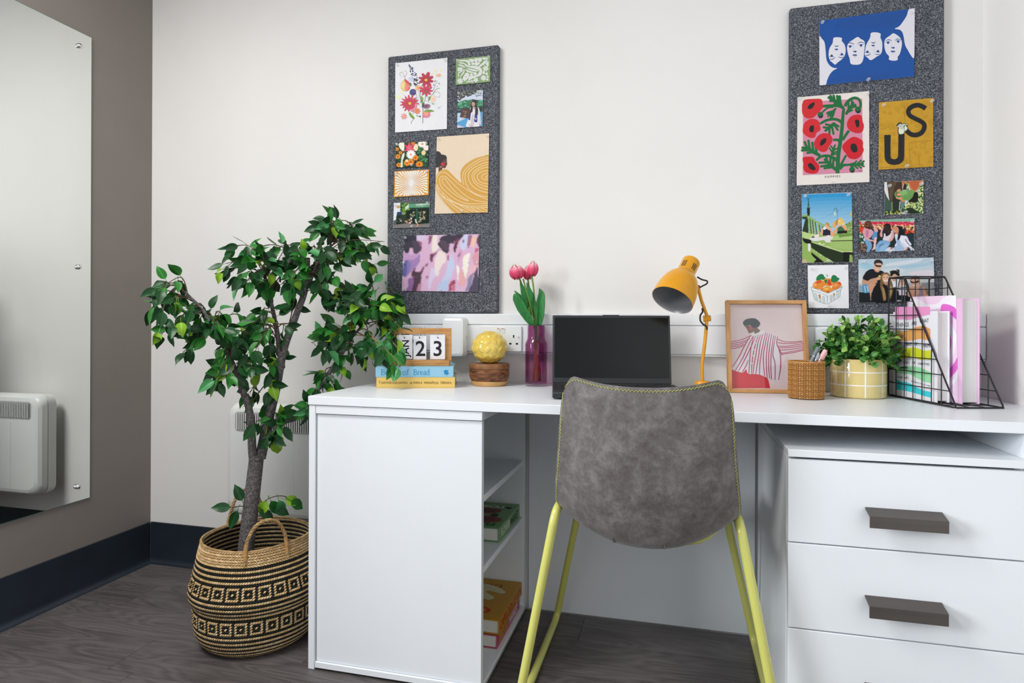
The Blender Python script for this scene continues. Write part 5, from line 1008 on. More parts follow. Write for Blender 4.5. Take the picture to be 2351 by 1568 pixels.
def apricots(k):
    gn = '#0f7a40'
    for c, t in (('#e58a2c', '220 760 240 690 330 610 430 580 520 600 590 680 620 740 560 800 510 860 420 870 300 850 225 800'), ('#e8972e', '550 600 620 545 720 530 790 560 830 640 830 740 780 780 640 770 580 700'), ('#e5822a', '830 680 960 640 1060 640 1110 700 1110 770 1000 850 900 890 830 900 820 780'), ('#e9962c', '520 860 600 800 720 790 820 850 820 930 700 985 560 950')): k.blob(c, t, nxt=False)
    k.n += 1
    for c, t in (('#d84f24', '330 650 420 590 490 600 470 660 400 690 340 700'), ('#d63c22', '670 660 720 570 760 600 800 700 780 750 690 730'), ('#dd5226', '980 670 1060 640 1100 700 1080 740 1020 710'), ('#e06a24', '460 860 520 850 520 920 480 900'), ('#f0b05a', '240 730 310 690 340 730 280 790'), ('#f3bc58', '560 860 640 830 720 850 640 900'), ('#eda05a', '860 740 960 700 1000 740 900 800'), ('#d85a26', '620 930 760 930 700 985')): k.blob(c, t, nxt=False)
    k.n += 1
    k.poly('#eef0f4', '505 855 580 775 625 770 560 820'); k.poly('#eef0f4', '800 780 840 735 830 790')
    for t in ('340 600 330 520 400 430 490 395 560 430 570 470 610 520 560 580 500 570 420 585', '790 620 800 500 830 445 900 430 960 470 1010 520 1050 520 1030 580 960 640 860 660', '580 590 630 570 680 590 650 660 625 715 600 660'): k.blob(gn, t, nxt=False, n=5)
    k.poly(gn, '655 400 680 430 675 475 655 470'); k.line('#7a9a3a', '615 490 635 545', 10); k.n += 1
    tl = '#2f7f6e'
    for t in ('165 805 420 900 690 995', '690 995 940 890 1145 785', '165 805 175 900 200 920', '200 920 330 950 480 1000', '510 1015 600 1045 650 1085 710 1082', '1145 785 1120 840 1090 880 950 945', '205 925 240 1080 275 1190 420 1265 560 1315 700 1335 830 1240 950 1180 1060 1110 1085 880', '675 1095 672 1300'): k.line(tl, t, 9, nxt=False, sm=False)
    for x, y, hh, dx in ((295, 1000, 210, 45), (425, 1035, 230, 30), (545, 1090, 210, 20), (790, 1065, 180, -15), (885, 995, 195, -15), (1000, 935, 185, -15)): k.line(tl, [(x - 25, y + 20), (x, y - 5), (x + 25, y + 15), (x + 25 + dx, y + hh), (x - 15 + dx, y + hh - 12), (x - 25, y + 20)], 8, nxt=False, sm=False)
    k.n += 1; k.blob('#dd7a26', '410 1050 440 1045 445 1150 415 1155'); k.blob('#dcae2c', '870 1030 895 1000 905 1050 880 1075')
paper('apricot_card', 'small white card with a drawn punnet of apricots', 'card', (1850, 600, 13.63), ((58, 125), (1330, 105), (1350, 1470), (85, 1455)), ((UL, (175, 240)), (UR, (1235, 205)), (BM, (710, 1390))), 'the apricot card', fn=apricots)
# ------------------------------------------------------------------ things on the desk
D0 = DZ + 0.0004
# two stacked books, spines to the room
th = R_(17.3); ea, eb = V(math.cos(th), math.sin(th), 0), V(-math.sin(th), math.cos(th), 0)
def flatbook(name, label, pxl, pxr, z, h, depth, col):
    A, B = onZ(*pxl, z), onZ(*pxr, z); L = np.dot(B - A, ea)
    t, c = book(name, label, V(A[0], A[1], z), ea * L, eb * depth, h, col)
    return t, c, A, L
yt2, yc2, yA, yL = flatbook('yellow_paperback', 'pale yellow book at the foot of the pair under the flip calendar', (864, 890.7), (1044.4, 890.5), D0, 0.032, 0.172, '#e3c06a')
bt2, bc2, bA, bL = flatbook('blue_book', 'light blue bread book on the pale yellow one, under the flip calendar', (862.2, 866), (1040.8, 866), D0 + 0.0323, 0.0322, 0.165, '#8fc0d8')
# serif letters drawn with strokes, unit em: x-height .46, cap .68
GL = {'a': [('.36 .36 .30 .45 .18 .46 .08 .40', .06), ('.36 .36 .36 .06 .44 .01', .085), ('.36 .27 .16 .24 .06 .12 .14 .01 .26 .03 .36 .12', .06)],
 'm': [('.10 .45 .10 0', .085), ('.10 .36 .24 .46 .34 .38 .34 0', .08), ('.34 .36 .48 .46 .58 .38 .58 0', .08), ('.02 .01 .18 .01', .035), ('.26 .01 .42 .01', .035), ('.50 .01 .66 .01', .035), ('.02 .44 .10 .45', .03)],
 'u': [('.08 .45 .08 .12 .16 .01 .28 .03 .36 .12', .07), ('.36 .45 .36 .0', .08), ('0 .44 .1 .44', .03), ('.28 .44 .36 .44', .03), ('.36 .01 .44 .01', .03)],
 'k': [('.09 .70 .09 0', .085), ('.10 .18 .36 .44', .04), ('.18 .26 .38 0', .08), ('.01 .01 .18 .01', .035), ('.28 .01 .44 .01', .035), ('.28 .44 .43 .44', .03), ('0 .69 .09 .69', .03)],
 'o': [('.22 .46 .08 .38 .05 .22 .08 .07 .22 0 .36 .07 .39 .22 .36 .38 .22 .46', .068)], 'i': [('.10 .45 .10 0', .085), ('.02 .01 .18 .01', .035), ('.02 .44 .10 .44', .03), ('.09 .62 .11 .62', .085)],
 'j': [('.12 .45 .12 -.08 .06 -.18 -.02 -.17', .08), ('.04 .44 .12 .44', .03), ('.11 .62 .13 .62', .085)], 'r': [('.10 .45 .10 0', .085), ('.10 .32 .18 .43 .30 .45', .06), ('.02 .01 .20 .01', .035), ('.02 .44 .10 .44', .03)],
 'f': [('.32 .68 .22 .70 .14 .60 .14 0', .08), ('.02 .44 .28 .44', .035), ('.05 .01 .24 .01', .035)], 'e': [('.06 .25 .38 .25 .36 .38 .22 .46 .09 .38 .05 .22 .10 .06 .24 0 .38 .08', .058)],
 'h': [('.10 .70 .10 0', .085), ('.10 .34 .24 .46 .36 .38 .36 0', .075), ('.02 .01 .18 .01', .035), ('.28 .01 .44 .01', .035), ('.02 .69 .1 .69', .03)], 'd': [('.36 .70 .36 0', .085), ('.36 .36 .24 .46 .10 .40 .05 .22 .10 .05 .22 0 .36 .10', .062), ('.28 .69 .36 .69', .03), ('.36 .01 .44 .01', .03)],
 'B': [('.12 .68 .12 0', .09), ('.02 .67 .28 .67 .42 .60 .42 .46 .28 .36 .12 .36', .055), ('.12 .36 .32 .35 .48 .26 .46 .08 .30 .01 .02 .01', .06)], 'T': [('.28 .68 .28 0', .09), ('.02 .56 .03 .67 .53 .67 .54 .56', .04), ('.16 .01 .40 .01', .035)]}
ADV = dict(a=.48, m=.70, u=.48, k=.46, o=.46, i=.22, j=.24, r=.34, f=.30, e=.45, h=.48, d=.49, B=.56, T=.58)
def serif(k, col, txt, o, u, v, em, track=1.0):
    x = 0.0
    for c in txt:
        if c == ' ': x += .28 * track; continue
        for t, w in GL[c]:
            P = nums(t); sm = len(P) > 2
            k.line(col, [(o[0] + (u[0] * (p[0] + x) + v[0] * p[1]) * em, o[1] + (u[1] * (p[0] + x) + v[1] * p[1]) * em) for p in P], w * em, nxt=False, sm=sm, n=5)
        x += ADV[c] * track
def sfit(k, col, txt, x0, x1, y, em):
    w = sum(.28 if c == ' ' else ADV[c] for c in txt) * em; serif(k, col, txt, (x0, y), ((x1 - x0) / w, 0), (0, -1), em)
def frontpl(p, n): return lambda x, y, l: onP(x, y, p, n) + n * (0.0004 + l)
nsp = -eb
k = Ink(frontpl(yA, nsp), k=1.0); sfit(k, '#6a5320', 'Tammikuukammo', 868.8, 936.5, 880.7, 8.6); sfit(k, '#6a5320', 'ja', 940.3, 946.5, 880.7, 8.6); sfit(k, '#6a5320', 'mmira', 948.3, 969.5, 880.7, 8.6); sfit(k, '#6a5320', 'mimaferja', 973.2, 1006.8, 880.7, 8.6); sfit(k, '#6a5320', 'fahioira', 1011, 1036.6, 880.7, 8.6); 
k.done('spine_lettering', M['ink'], yc2)['kind'] = 'stuff'
k = Ink(frontpl(bA, nsp), k=1.0)
for w_, x_, x2_ in (('Book', 874.3, 910), ('of', 924.2, 939), ('Bread', 949, 987)): sfit(k, '#1f86b8', w_, x_, x2_, 860.5, 18.0)
k.done('spine_lettering', M['ink'], bc2)['kind'] = 'stuff'
k = Ink(frontpl(bA, nsp), k=1.0)
for a, r in ((.5, 6), (1.3, 5), (2.4, 5), (3.6, 6), (4.4, 5.5), (5.4, 5.5)): k.ell('#1a7fb4', 1024.5 + math.cos(a) * 3.6, 855 + math.sin(a) * 3.8, r * .55, r * .33, a)
k.line('#1a7fb4', '1020 860 1025 855 1028 850', 1); k.done('leaf_emblem', M['ink'], bc2)['kind'] = 'stuff'

# flip calendar
ZB = D0 + 0.0323 + 0.0324
M['beech'] = pm('beech_wood', '#c9975c', 0.5, color2='#b67f45', scale=5, stretch=(3, 3, 30), bump=.1)
M['beechh'] = pm('beech_wood_flat', '#c9975c', 0.5, color2='#a9743c', scale=5, stretch=(4, 4, 40), bump=.1)
B0, B1 = onZ(890, 840.3, ZB), onZ(1031.6, 840.3, ZB); BLn = np.dot(B1 - B0, ea)
cal = thing('flip_calendar', 'wooden flip calendar showing JAN 2 3 on the two stacked books', 'calendar', B0 + ea * BLn / 2 + eb * .025)
obj('base', MB().obox(B0, ea * BLn, eb * 0.052, V(0, 0, 0.0178)), M['beechh'], cal, bevel=.0012)
fp = B0 + eb * 0.024 + V(0, 0, .018); fn_ = nsp
q = lambda x, y, off=0.0: onP(x, y, fp, fn_) + fn_ * off
def bar(name, pts): return obj(name, MB().prism([q(*p) for p in pts], eb * 0.011), M['beech'], cal, bevel=.0006)
zt, zb_ = 753.4, q(960, 826)[2]
fz = lambda x, y: (x, y)
bar('frame_side', [(894, 753.4), (908.6, 767), (908.6, 827.0), (894, 827.0)]); bar('frame_side', [(1036.4, 753.4), (1022, 767), (1022, 827.0), (1036.4, 827.0)]); bar('frame_top', [(894, 753.4), (1036.4, 753.4), (1022, 767), (908.6, 767)])
for (x0, x1, y0, y1, rx, txt, off) in ((910.5, 947.4, 768.7, 823.3, 929.5, 'JAN', .0075), (950, 979.2, 771.2, 825, 964.2, '2', .0105), (988, 1022, 769.2, 824.4, 1006.0, '3', .009)):
    c = obj('number_card', MB().prism([q(x0, y0, off), q(x1, y0, off), q(x1, y1, off), q(x0, y1, off)], eb * .0052), M['paper'], cal, smooth=False)
    k = Ink(lambda x, y, l, off=off: q(x, y, off + .0003 + l), k=1.0)
    if txt == 'JAN': k.text('#17171a', 'JAN', (939.5, 818.5), (0, -1), (-1, 0), 15.6, bold=.015, track=1.02)
    else: k.text('#17171a', txt, (954.0 if txt == '2' else 993.3, 816.4), (1, 0), (0, -1), 33.5, bold=.012)
    k.done('print', M['ink'], c); k = Ink(lambda x, y, l, off=off: q(x, y, off + .0004 + l)); k.ell('#101010', rx, 775.3, 1.5, 1.5); k.done('punched_hole', M['ink'], c)
    cc = q(rx, 763, .004); rr = abs(q(rx, 751)[2] - q(rx, 775)[2]) / 2
    obj('ring', MB().tube([cc + (V(0, 0, 1) * math.cos(t) + fn_ * math.sin(t)) * rr + ea * 0.0008 * math.sin(t * 2) for t in np.linspace(0, 2 * math.pi, 28)[:-1]], .0007, 6, closed=True), M['chrome'], cal)

# wooden box with the yellow leaf-relief ball on it
M['acacia'] = pm('acacia_wood', '#94603a', 0.42, color2='#4a2a18', scale=9, stretch=(3.5, 3.5, 11), bump=.08, bscale=60)
M['acacia_lid'] = pm('acacia_lid_wood', '#97663f', 0.42, color2='#6a4428', scale=6, stretch=(3, 12, 3))
M['sap'] = pm('acacia_sapwood', '#d2a66c', 0.45, color2='#b98850', scale=10)
bc = V(1.3915, -0.0975, D0)
wb = thing('wooden_box', 'round lidded dark wooden box under the yellow ball', 'box', bc)
obj('body', MB().lathe([(.0490, .0135), (.0575, .0165), (.0620, .024), (.0632, .034), (.0632, .0520)], bc, 64), M['acacia'], wb)
obj('foot_ring', MB().lathe([(.045, 0), (.0530, .0004), (.0570, .006), (.0585, .0125), (.0555, .0150)], bc, 64), M['sap'], wb)
obj('lid', MB().lathe([(.0625, .0526), (.0635, .0536), (.0635, .0660), (.0620, .0685), (.055, .0692)], bc, 64), M['acacia_lid'], wb, ang=50)
BR_ = .0565; bz = D0 + .0692 + .0502
def lrel(n_):
    """leaf relief: rings of pointed leaves set in V pairs"""
    la = math.asin(max(-1, min(1, n_[2]))); lo = math.atan2(n_[1], n_[0]); best = 0.0
    for lc, cnt in ((-1.12, 5), (-.62, 7), (-.12, 8), (.38, 8), (.86, 6), (1.3, 3)):
        if abs(lc - la) > .5: continue
        for sd in (-1, 1):
            w = lo * cnt / (2 * math.pi) - .25 * sd; w = (w - round(w)) * 2 * math.pi / cnt * math.cos(la)
            dy = la - lc; a = sd * .72; u = w * math.cos(a) - dy * math.sin(a); v = w * math.sin(a) + dy * math.cos(a); t = (v + .29) / .58
            if 0 < t < 1:
                hw = .135 * math.sin(math.pi * t) ** .8 + 1e-4
                if abs(u) < hw: best = max(best, (1 - (u / hw) ** 2) ** .6 * min(1, 3 * t, 3 * (1 - t)) * (.72 + .28 * min(1, abs(u) / .03)))
    return best
mb = MB(); P = []; nu, nv = 150, 96
for i in range(nu + 1):
    la = -math.pi / 2 + math.pi * i / nu; row = []
    for j in range(nv * 2):
        lo = math.pi * j / nv + .3; n_ = (math.cos(la) * math.cos(lo), math.cos(la) * math.sin(lo), math.sin(la)); r_ = BR_ - .0010 + .0022 * lrel(n_)
        row.append((bc[0] + n_[0] * r_, bc[1] + n_[1] * r_, bz + n_[2] * r_ * .905))
    P.append(row)
mb.grid(P, closed_v=True)
M['ballglaze'] = pm('yellow_glaze', '#e2c65c', 0.12, color2='#dcbd50', scale=10, coat=.6)
ball = tag(obj('ceramic_ball', mb, M['ballglaze'], origin=(bc[0], bc[1], bz - .05), ang=80), 'glossy yellow ceramic ball with leaf relief on the wooden box', 'ornament')

# glass vase and tulips
def glassmat(name, col, rough=.0, f=1.45, gl=1.0):
    m, nt, b = newmat(name); nt.nodes.remove(b); out = nt.nodes['Material Output']
    t = N(nt, 'ShaderNodeBsdfTransparent'); g = N(nt, 'ShaderNodeBsdfGlossy', inp={'Roughness': rough}); mx = N(nt, 'ShaderNodeMixShader'); lw_ = N(nt, 'ShaderNodeLayerWeight', inp={'Blend': .5}); pw = N(nt, 'ShaderNodeMath', operation='POWER'); pw.inputs[1].default_value = 5.0; nt.links.new(lw_.outputs['Facing'], pw.inputs[0]); fr = N(nt, 'ShaderNodeMath', operation='MULTIPLY_ADD'); fr.inputs[1].default_value = .9; fr.inputs[2].default_value = .035; nt.links.new(pw.outputs[0], fr.inputs[0])
    tc = N(nt, 'ShaderNodeTexCoord'); q = N(nt, 'ShaderNodeTexNoise', inp={'Scale': 12.0}); nt.links.new(tc.outputs['Object'], q.inputs[0])
    cm = N(nt, 'ShaderNodeMix', data_type='RGBA'); cm.inputs['A'].default_value = (*col, 1); cm.inputs['B'].default_value = (*[c * .95 for c in col], 1); nt.links.new(q.outputs['Fac'], cm.inputs['Factor']); nt.links.new(cm.outputs['Result'], t.inputs['Color'])
    mu = N(nt, 'ShaderNodeMath', operation='MULTIPLY'); mu.inputs[1].default_value = gl; nt.links.new(fr.outputs[0], mu.inputs[0])
    nt.links.new(mu.outputs[0], mx.inputs[0]); nt.links.new(t.outputs[0], mx.inputs[1]); nt.links.new(g.outputs[0], mx.inputs[2]); nt.links.new(mx.outputs[0], out.inputs['Surface'])
    return m
M['plum'] = glassmat('plum_glass', (.79, .55, .715), .01); M['clear'] = glassmat('clear_glass', (.93, .92, .94), .01); M['pane'] = glassmat('picture_glass', (.97, .97, .97), .02, 1.45, .8)
vc = V(1.538, -0.0755, D0)
vs_ = thing('glass_vase', 'slim plum purple glass vase with narrower neck on the desk', 'vase', vc)
obj('bowl', MB().lathe([(.0335, .0075), (.0349, .0095), (.0349, .130), (.0338, .1355), (.0300, .1425), (.0278, .149), (.0274, .155), (.0274, .1888), (.0270, .1893), (.0258, .1890), (.0256, .155), (.0262, .149), (.0283, .1415), (.0318, .1345), (.0328, .129), (.0328, .0125), (.030, .0115)], vc, 56, capb=True, capt=True), M['plum'], vs_)
obj('clear_base', MB().lathe([(.0325, 0), (.0345, .0015), (.0349, .0070), (.0335, .0072)], vc, 56), M['clear'], vs_)
M['petal'] = None
m, nt, b = newmat('tulip_petal'); tc = N(nt, 'ShaderNodeTexCoord'); sp = N(nt, 'ShaderNodeSeparateXYZ'); nt.links.new(tc.outputs['Generated'], sp.inputs[0])
q_ = N(nt, 'ShaderNodeTexNoise', inp={'Scale': 6.0, 'Detail': 3.0}); nt.links.new(tc.outputs['Generated'], q_.inputs[0])
aa = N(nt, 'ShaderNodeMath', operation='MULTIPLY_ADD'); aa.inputs[1].default_value = .55; nt.links.new(q_.outputs['Fac'], aa.inputs[0]); bb = N(nt, 'ShaderNodeMath', operation='ADD'); bb.inputs[1].default_value = -.28; nt.links.new(sp.outputs[2], bb.inputs[0]); nt.links.new(bb.outputs[0], aa.inputs[2])
rp = N(nt, 'ShaderNodeValToRGB'); e = rp.color_ramp.elements; e[0].position = .08; e[0].color = (*lin('#d9345f'), 1); e[1].position = .98; e[1].color = (*lin('#cfd08a'), 1)
e.new(.5).color = (*lin('#df5076'), 1); e.new(.74).color = (*lin('#eea3b4'), 1); e.new(.88).color = (*lin('#f4d3cf'), 1)
nt.links.new(aa.outputs[0], rp.inputs[0]); nt.links.new(rp.outputs[0], b.inputs['Base Color']); b.inputs['Roughness'].default_value = .5; M['petal'] = m
M['tstem'] = pm('tulip_stem', '#6f8f3a', .5, var=.15, scale=40); M['tleaf'] = pm('tulip_leaf', '#2f8a3c', .45, color2='#1c5f30', scale=3, stretch=(90, 90, 6)); M['tan'] = pm('wrapped_stem_end', '#b4713f', .6, var=.15, scale=30); M['twine'] = pm('pink_twine', '#b45a4f', .8, var=.25, scale=200)
tb = thing('tulip_bouquet', 'bunch of three pink tulips tied together in the plum vase', 'flowers', vc + V(0, 0, .012))
vn = nrm(V(CAM[0] - vc[0], CAM[1] - vc[1], 0)); vside = np.cross(V(0, 0, 1), vn)
def vq(x, y, off=0.0): return onP(x, y, vc + vn * off, vn)
for (cx, cy, w, h, off, tilt, pet) in ((1189, 623.5, 19.5, 17.5, .006, -.22, 6), (1221, 616.5, 14.5, 18, .002, .12, 6), (1211.5, 626, 14, 16, -.022, .0, 6)):
    fh = obj('flower_head', MB().lathe([(.001, -.002), (.006, .002), (.005, .010)], vq(cx, cy + h, off), 16, axis=nrm(V(0, 0, 1) + vside * tilt * 1.0)), M['tstem'], tb)
    c0 = vq(cx, cy + h * .98, off); sc_ = 1.975 / 1444; ax = nrm(V(0, 0, 1) + vside * tilt)
    u_ = nrm(np.cross(ax, vn)); w_ = np.cross(u_, ax) * -1; H = 2 * h * sc_; Rm = w * sc_
    for i in range(pet):
        a0 = 2 * math.pi * i / pet + .35; rs_ = 1.0 if i % 2 == 0 else .90; G = []
        for a in range(11):
            t = a / 10; row = []
            r_ = Rm * rs_ * (math.sin(math.pi * min(1, (t * .86 + .10))) ** .62) * (1 - .10 * t)
            if t > .8: r_ *= 1 - .55 * ((t - .8) / .2) ** 2
            hw = 1.02 * math.sin(math.pi * (.08 + .86 * t) ** .85) ** .7 * (1 if t < .75 else 1 - ((t - .75) / .25) ** 1.6 * .85)
            for s in range(7):
                sa = a0 + hw * (s - 3) / 3 * .58; bulge = 1 - .10 * ((s - 3) / 3) ** 2
                row.append(c0 + ax * (H * t * (1.0 if i % 2 == 0 else 1.02)) + (u_ * math.cos(sa) + w_ * math.sin(sa)) * r_ * bulge)
            G.append(row)
        p_ = obj('petal', MB().grid(G), M['petal'], fh, ang=80); so = p_.modifiers.new('thick', 'SOLIDIFY'); so.thickness = .0007
stemsP = [('1201 640 1207 662 1215 690 1221 715 1228 745', .006), ('1221 634 1225 662 1228 700 1230 745', .002), ('1212 641 1216 668 1222 700 1232 745', -.02), ('1193 640 1200 660 1210 690 1224 745', -.012)]
for i, (t, off) in enumerate(stemsP):
    P = [vq(x, y, off * (1 - j / 4)) for j, (x, y) in enumerate(nums(t))]
    tgt = [vc + V(0, 0, .150) + vside * (-.003 + .003 * i), vc + V(0, 0, .118) + vside * (-.004 + .003 * i)]
    obj('stem', MB().tube(cr(P + tgt, 6), .0026, 8), M['tstem'], tb)
for i, dx in enumerate((-.010, .004, .012, .0)):
    P = [vc + V(0, 0, .128) + vside * (-.003 + .003 * i), vc + V(0, 0, .09) + vside * (dx * .35), vc + V(0, 0, .05) + vside * dx * .8, vc + V(0, 0, .0145) + vside * dx + vn * (.006 * ((i % 2) * 2 - 1))]
    obj('stem_end', MB().tube(cr(P, 5), [.0032] * 5 + [.0036] * 5 + [.0044] * 6, 10), M['tan'], tb)
tw = [vc + V(0, 0, .118 + .00045 * i) + .0082 * (vside * math.cos(i * .7) + vn * math.sin(i * .7)) for i in range(52)]
obj('twine', MB().tube(tw, .0014, 5), M['twine'], tb)
for cl, hw, off, fold in (('1222 746 1211 728 1197 706 1185 685 1180.5 674', [5, 9.5, 11, 8, .3], .016, .3), ('1212 706 1203 693 1192 680 1181 667', [3, 6.5, 5, .3], -.004, .25), ('1222 722 1213 698 1203 671 1194 646', [5, 8.5, 7.5, .3], -.014, .25), ('1229 730 1224 702 1217 675 1209 648', [6, 9, 7.5, .3], -.004, -.2), ('1237 748 1240 722 1241 695 1243 676 1238 662', [5, 9.5, 10, 7.5, .3], .012, .35)):
    C_ = cr(nums(cl), 6); m_ = len(C_); G = []
    for a, c in enumerate(C_):
        t = a / (m_ - 1); tt = t * (len(hw) - 1); k0 = min(int(tt), len(hw) - 2); h_ = hw[k0] + (hw[k0 + 1] - hw[k0]) * (tt - k0)
        d_ = np.array(C_[min(a + 1, m_ - 1)]) - np.array(C_[max(a - 1, 0)]); l_ = np.linalg.norm(d_); nx, ny = -d_[1] / l_, d_[0] / l_
        G.append([vq(c[0] + nx * h_ * s, c[1] + ny * h_ * s, off + .012 * math.sin(t * 2.2) + fold * .02 * abs(s) * h_ / 9) for s in (-1, -.66, -.33, 0, .33, .66, 1)])
    lf = obj('leaf', MB().grid(G), M['tleaf'], tb, ang=80); so = lf.modifiers.new('thick', 'SOLIDIFY'); so.thickness = .0008

# laptop turned towards the room
M['lap'] = pm('laptop_shell', (.020, .022, .025), .42, var=.15, scale=80); M['bezel'] = pm('laptop_bezel', (.030, .032, .036), .5, var=.1, scale=150); M['screen'] = pm('dark_screen', (.004, .0065, .007), .22, var=.3, scale=3, spec=.35); M['key'] = pm('laptop_key', (.028, .029, .032), .45, var=.1)
FL = onZ(1268, 917, D0); ld = nrm(V(CAM[0] - FL[0], CAM[1] - FL[1], 0)); lw = np.cross(V(0, 0, 1), ld); LWD = .355; LDP = .236
HLp = FL - ld * LDP
lap = thing('laptop', 'open black laptop with blank dark screen facing the chair', 'laptop', HLp + lw * LWD / 2 + ld * LDP / 2)
bs = obj('keyboard_base', MB().obox(HLp + V(0, 0, .003), lw * LWD, ld * LDP, V(0, 0, .0155)), M['lap'], lap, bevel=.003)
for i, (a, b_) in enumerate(((.02, .02), (.335, .02), (.02, .2), (.335, .2))): obj('rubber_foot', MB().lathe([(.008, 0), (.008, .0029)], HLp + lw * a + ld * b_, 12), M['dark'], bs)
obj('touchpad', MB().obox(HLp + lw * .125 + ld * .152 + V(0, 0, .0186), lw * .105, ld * .068, V(0, 0, .0004)), M['bezel'], bs)
km = MB().obox(V(0, 0, 0), lw * .0155, ld * .0150, V(0, 0, .0016)); k0 = None
for r in range(6):
    for c in range(19):
        p = HLp + lw * (.012 + c * .01755) + ld * (.030 + r * .0178) + V(0, 0, .0186)
        if k0 is None: km2 = MB(); km2.xf = lambda v_, p=p: np.asarray(v_) + p; km2.obox(V(0, 0, 0), lw * .0155, ld * .0150, V(0, 0, .0016)); k0 = obj('key', km2, M['key'], bs, smooth=False); kp = p
        else: kid('key', k0.data, bs).location = Vector([float(q) for q in (p - kp)])
tl = R_(9); sh_ = V(0, 0, 1) * math.cos(tl) - ld * math.sin(tl); sn = ld * math.cos(tl) + V(0, 0, 1) * math.sin(tl)
S0 = HLp + V(0, 0, .0195) + ld * .006
pTL, pTR = onP(1266.3, 723.6, S0, sn), onP(1538, 723.6, S0, sn); SH = np.dot(pTL - S0, sh_); SW = np.dot(pTR - S0, lw)
lid = obj('screen_lid', MB().obox(S0 - sn * .0065, lw * SW, sh_ * SH, sn * .0065), M['lap'], lap, bevel=.0022)
obj('bezel', MB().obox(S0 + lw * .002 + sh_ * .002 + sn * .0001, lw * (SW - .004), sh_ * (SH - .004), sn * .0007), M['bezel'], lid)
obj('display', MB().obox(S0 + lw * .006 + sh_ * .017 + sn * .0009, lw * (SW - .012), sh_ * (SH - .024), sn * .0003), M['screen'], lid, smooth=False)
obj('camera_bump', MB().obox(S0 + lw * (SW * .43) + sh_ * (SH - .001) - sn * .005, lw * (SW * .14), sh_ * .0022, sn * .0058), M['lap'], lid)
obj('hinge', MB().tube([S0 + lw * .05 - V(0, 0, .003), S0 + lw * (SW - .05) - V(0, 0, .003)], .0045, 12), M['lap'], lap)

# mustard lamp
M['must'] = pm('mustard_enamel', '#d9990f', .36, color2='#d0900c', scale=12, coat=.15); M['shadein'] = pm('grey_shade_lining', '#8d8d90', .35, metal=.3, var=.05)
lp = onY(1613, 868, -.150); ln_ = nrm(V(CAM[0] - lp[0], CAM[1] - lp[1], 0)); ls = np.cross(V(0, 0, 1), ln_); lx = lambda x, y, off=0.0: onP(x, y, lp + ln_ * off, ln_)
lamp = thing('desk_lamp', 'mustard yellow jointed desk lamp between the laptop and oak frame', 'lamp', (lp[0], lp[1], DZ))
obj('base', MB().lathe([(.060, 0), (.062, .002), (.061, .008), (.052, .012), (.024, .015), (.022, .018), (.0215, .033), (.020, .0350), (.010, .0355)], (lp[0], lp[1], D0), 40), M['must'], lamp)
obj('lower_arm', MB().tube(cr([V(lp[0], lp[1], D0 + .030), lx(1612, 860), lx(1612, 838), lx(1615, 812), lx(1619, 780), lx(1622, 745), lx(1622.5, 733)], 5), .0048, 12), M['must'], lamp)
jc = lx(1622.5, 731)
jt = obj('joint', MB().tube([lx(1614.2, 732), lx(1632.0, 730.5)], .0088, 20), M['must'], lamp)
obj('joint_screw', MB().tube([lx(1632.0, 730.5), lx(1633.0, 730.4)], .0052, 16), M['chrome'], jt)
obj('upper_arm', MB().tube([lx(1623.5, 726), lx(1611, 692), lx(1603.5, 664, .004)], .0046, 12), M['must'], lamp)
Ptop, Pop = lx(1588, 599, .012), None
sc_ = (np.dot(Ptop - CAM, _f)) / F_PX
img = nrm(ls * -40 + V(0, 0, -1) * 92)
axl = nrm(img * .85 + ln_ * .53); Lx = 101 * sc_ / .85
prof_o = [(.0235, .001), (.0252, .004), (.0252, .012), (.0252, .046), (.0262, .0485), (.0320, .055), (.0410, .066), (.0480, .080), (.0530, .096), (.0560, .112), (.0572, .126), (.0578, Lx)]
sd = obj('shade', MB().lathe(prof_o + [(.0570, Lx + .0004), (.0560, Lx - .001), (.0550, .124), (.053, .112), (.050, .098), (.045, .083), (.037, .068), (.026, .056), (.012, .053)], Ptop, 56, axis=axl, capb=True, capt=False), [M['must'], M['shadein']], lamp, ang=40)
for f_ in sd.data.polygons:
    if f_.index >= 56 * 12 and f_.index < 56 * 20: f_.material_index = 1
obj('bulb_holder', MB().lathe([(.011, .050), (.011, .078), (.004, .080)], Ptop, 20, axis=axl), M['dark'], sd)
# vent slots round the cap
ua = nrm(np.cross(axl, V(0, 1, 0))); va = np.cross(axl, ua)
def capdir(target):
    best = max(np.linspace(0, 2 * math.pi, 180), key=lambda a: np.dot(ua * math.cos(a) + va * math.sin(a), target)); return best
a0 = capdir(nrm(ln_ + ls * .0)); 
for g in (-.62, .62, 2.3, -2.3):
    for j in (-1, 0, 1):
        a = a0 + g + j * .19; d_ = ua * math.cos(a) + va * math.sin(a); t_ = np.cross(axl, d_)
        obj('vent_slot', MB().obox(Ptop + axl * .020 + d_ * .0249 - t_ * .0011, axl * .021, t_ * .0022, d_ * .0006), M['dark'], sd, smooth=False)
M['cable'] = pm('black_cable', (.012, .012, .015), .45, var=.1)
obj('cable', MB().tube(cr([lx(1601, 636, -.01), lx(1612, 642, -.004), lx(1623, 645, 0), lx(1623, 651, .004), lx(1612, 657, .006), lx(1605, 661, .006)], 6), .0022, 8), M['cable'], lamp)
obj('cable', MB().tube(cr([lx(1612, 708, .004), lx(1613, 716, .007), lx(1608, 724, .009), lx(1608, 736, .009), lx(1614, 744, .008), lx(1622, 750, .006), lx(1623, 757, .005)], 6), .0024, 8), M['cable'], lamp)
obj('bracket', MB().tube([lx(1604, 655, -.008), lx(1607, 676, -.008)], .0030, 8), M['dark'], lamp)
obj('pivot', MB().tube([lx(1598, 663, .006), lx(1606, 661, .006)], .0055, 14), M['must'], lamp)

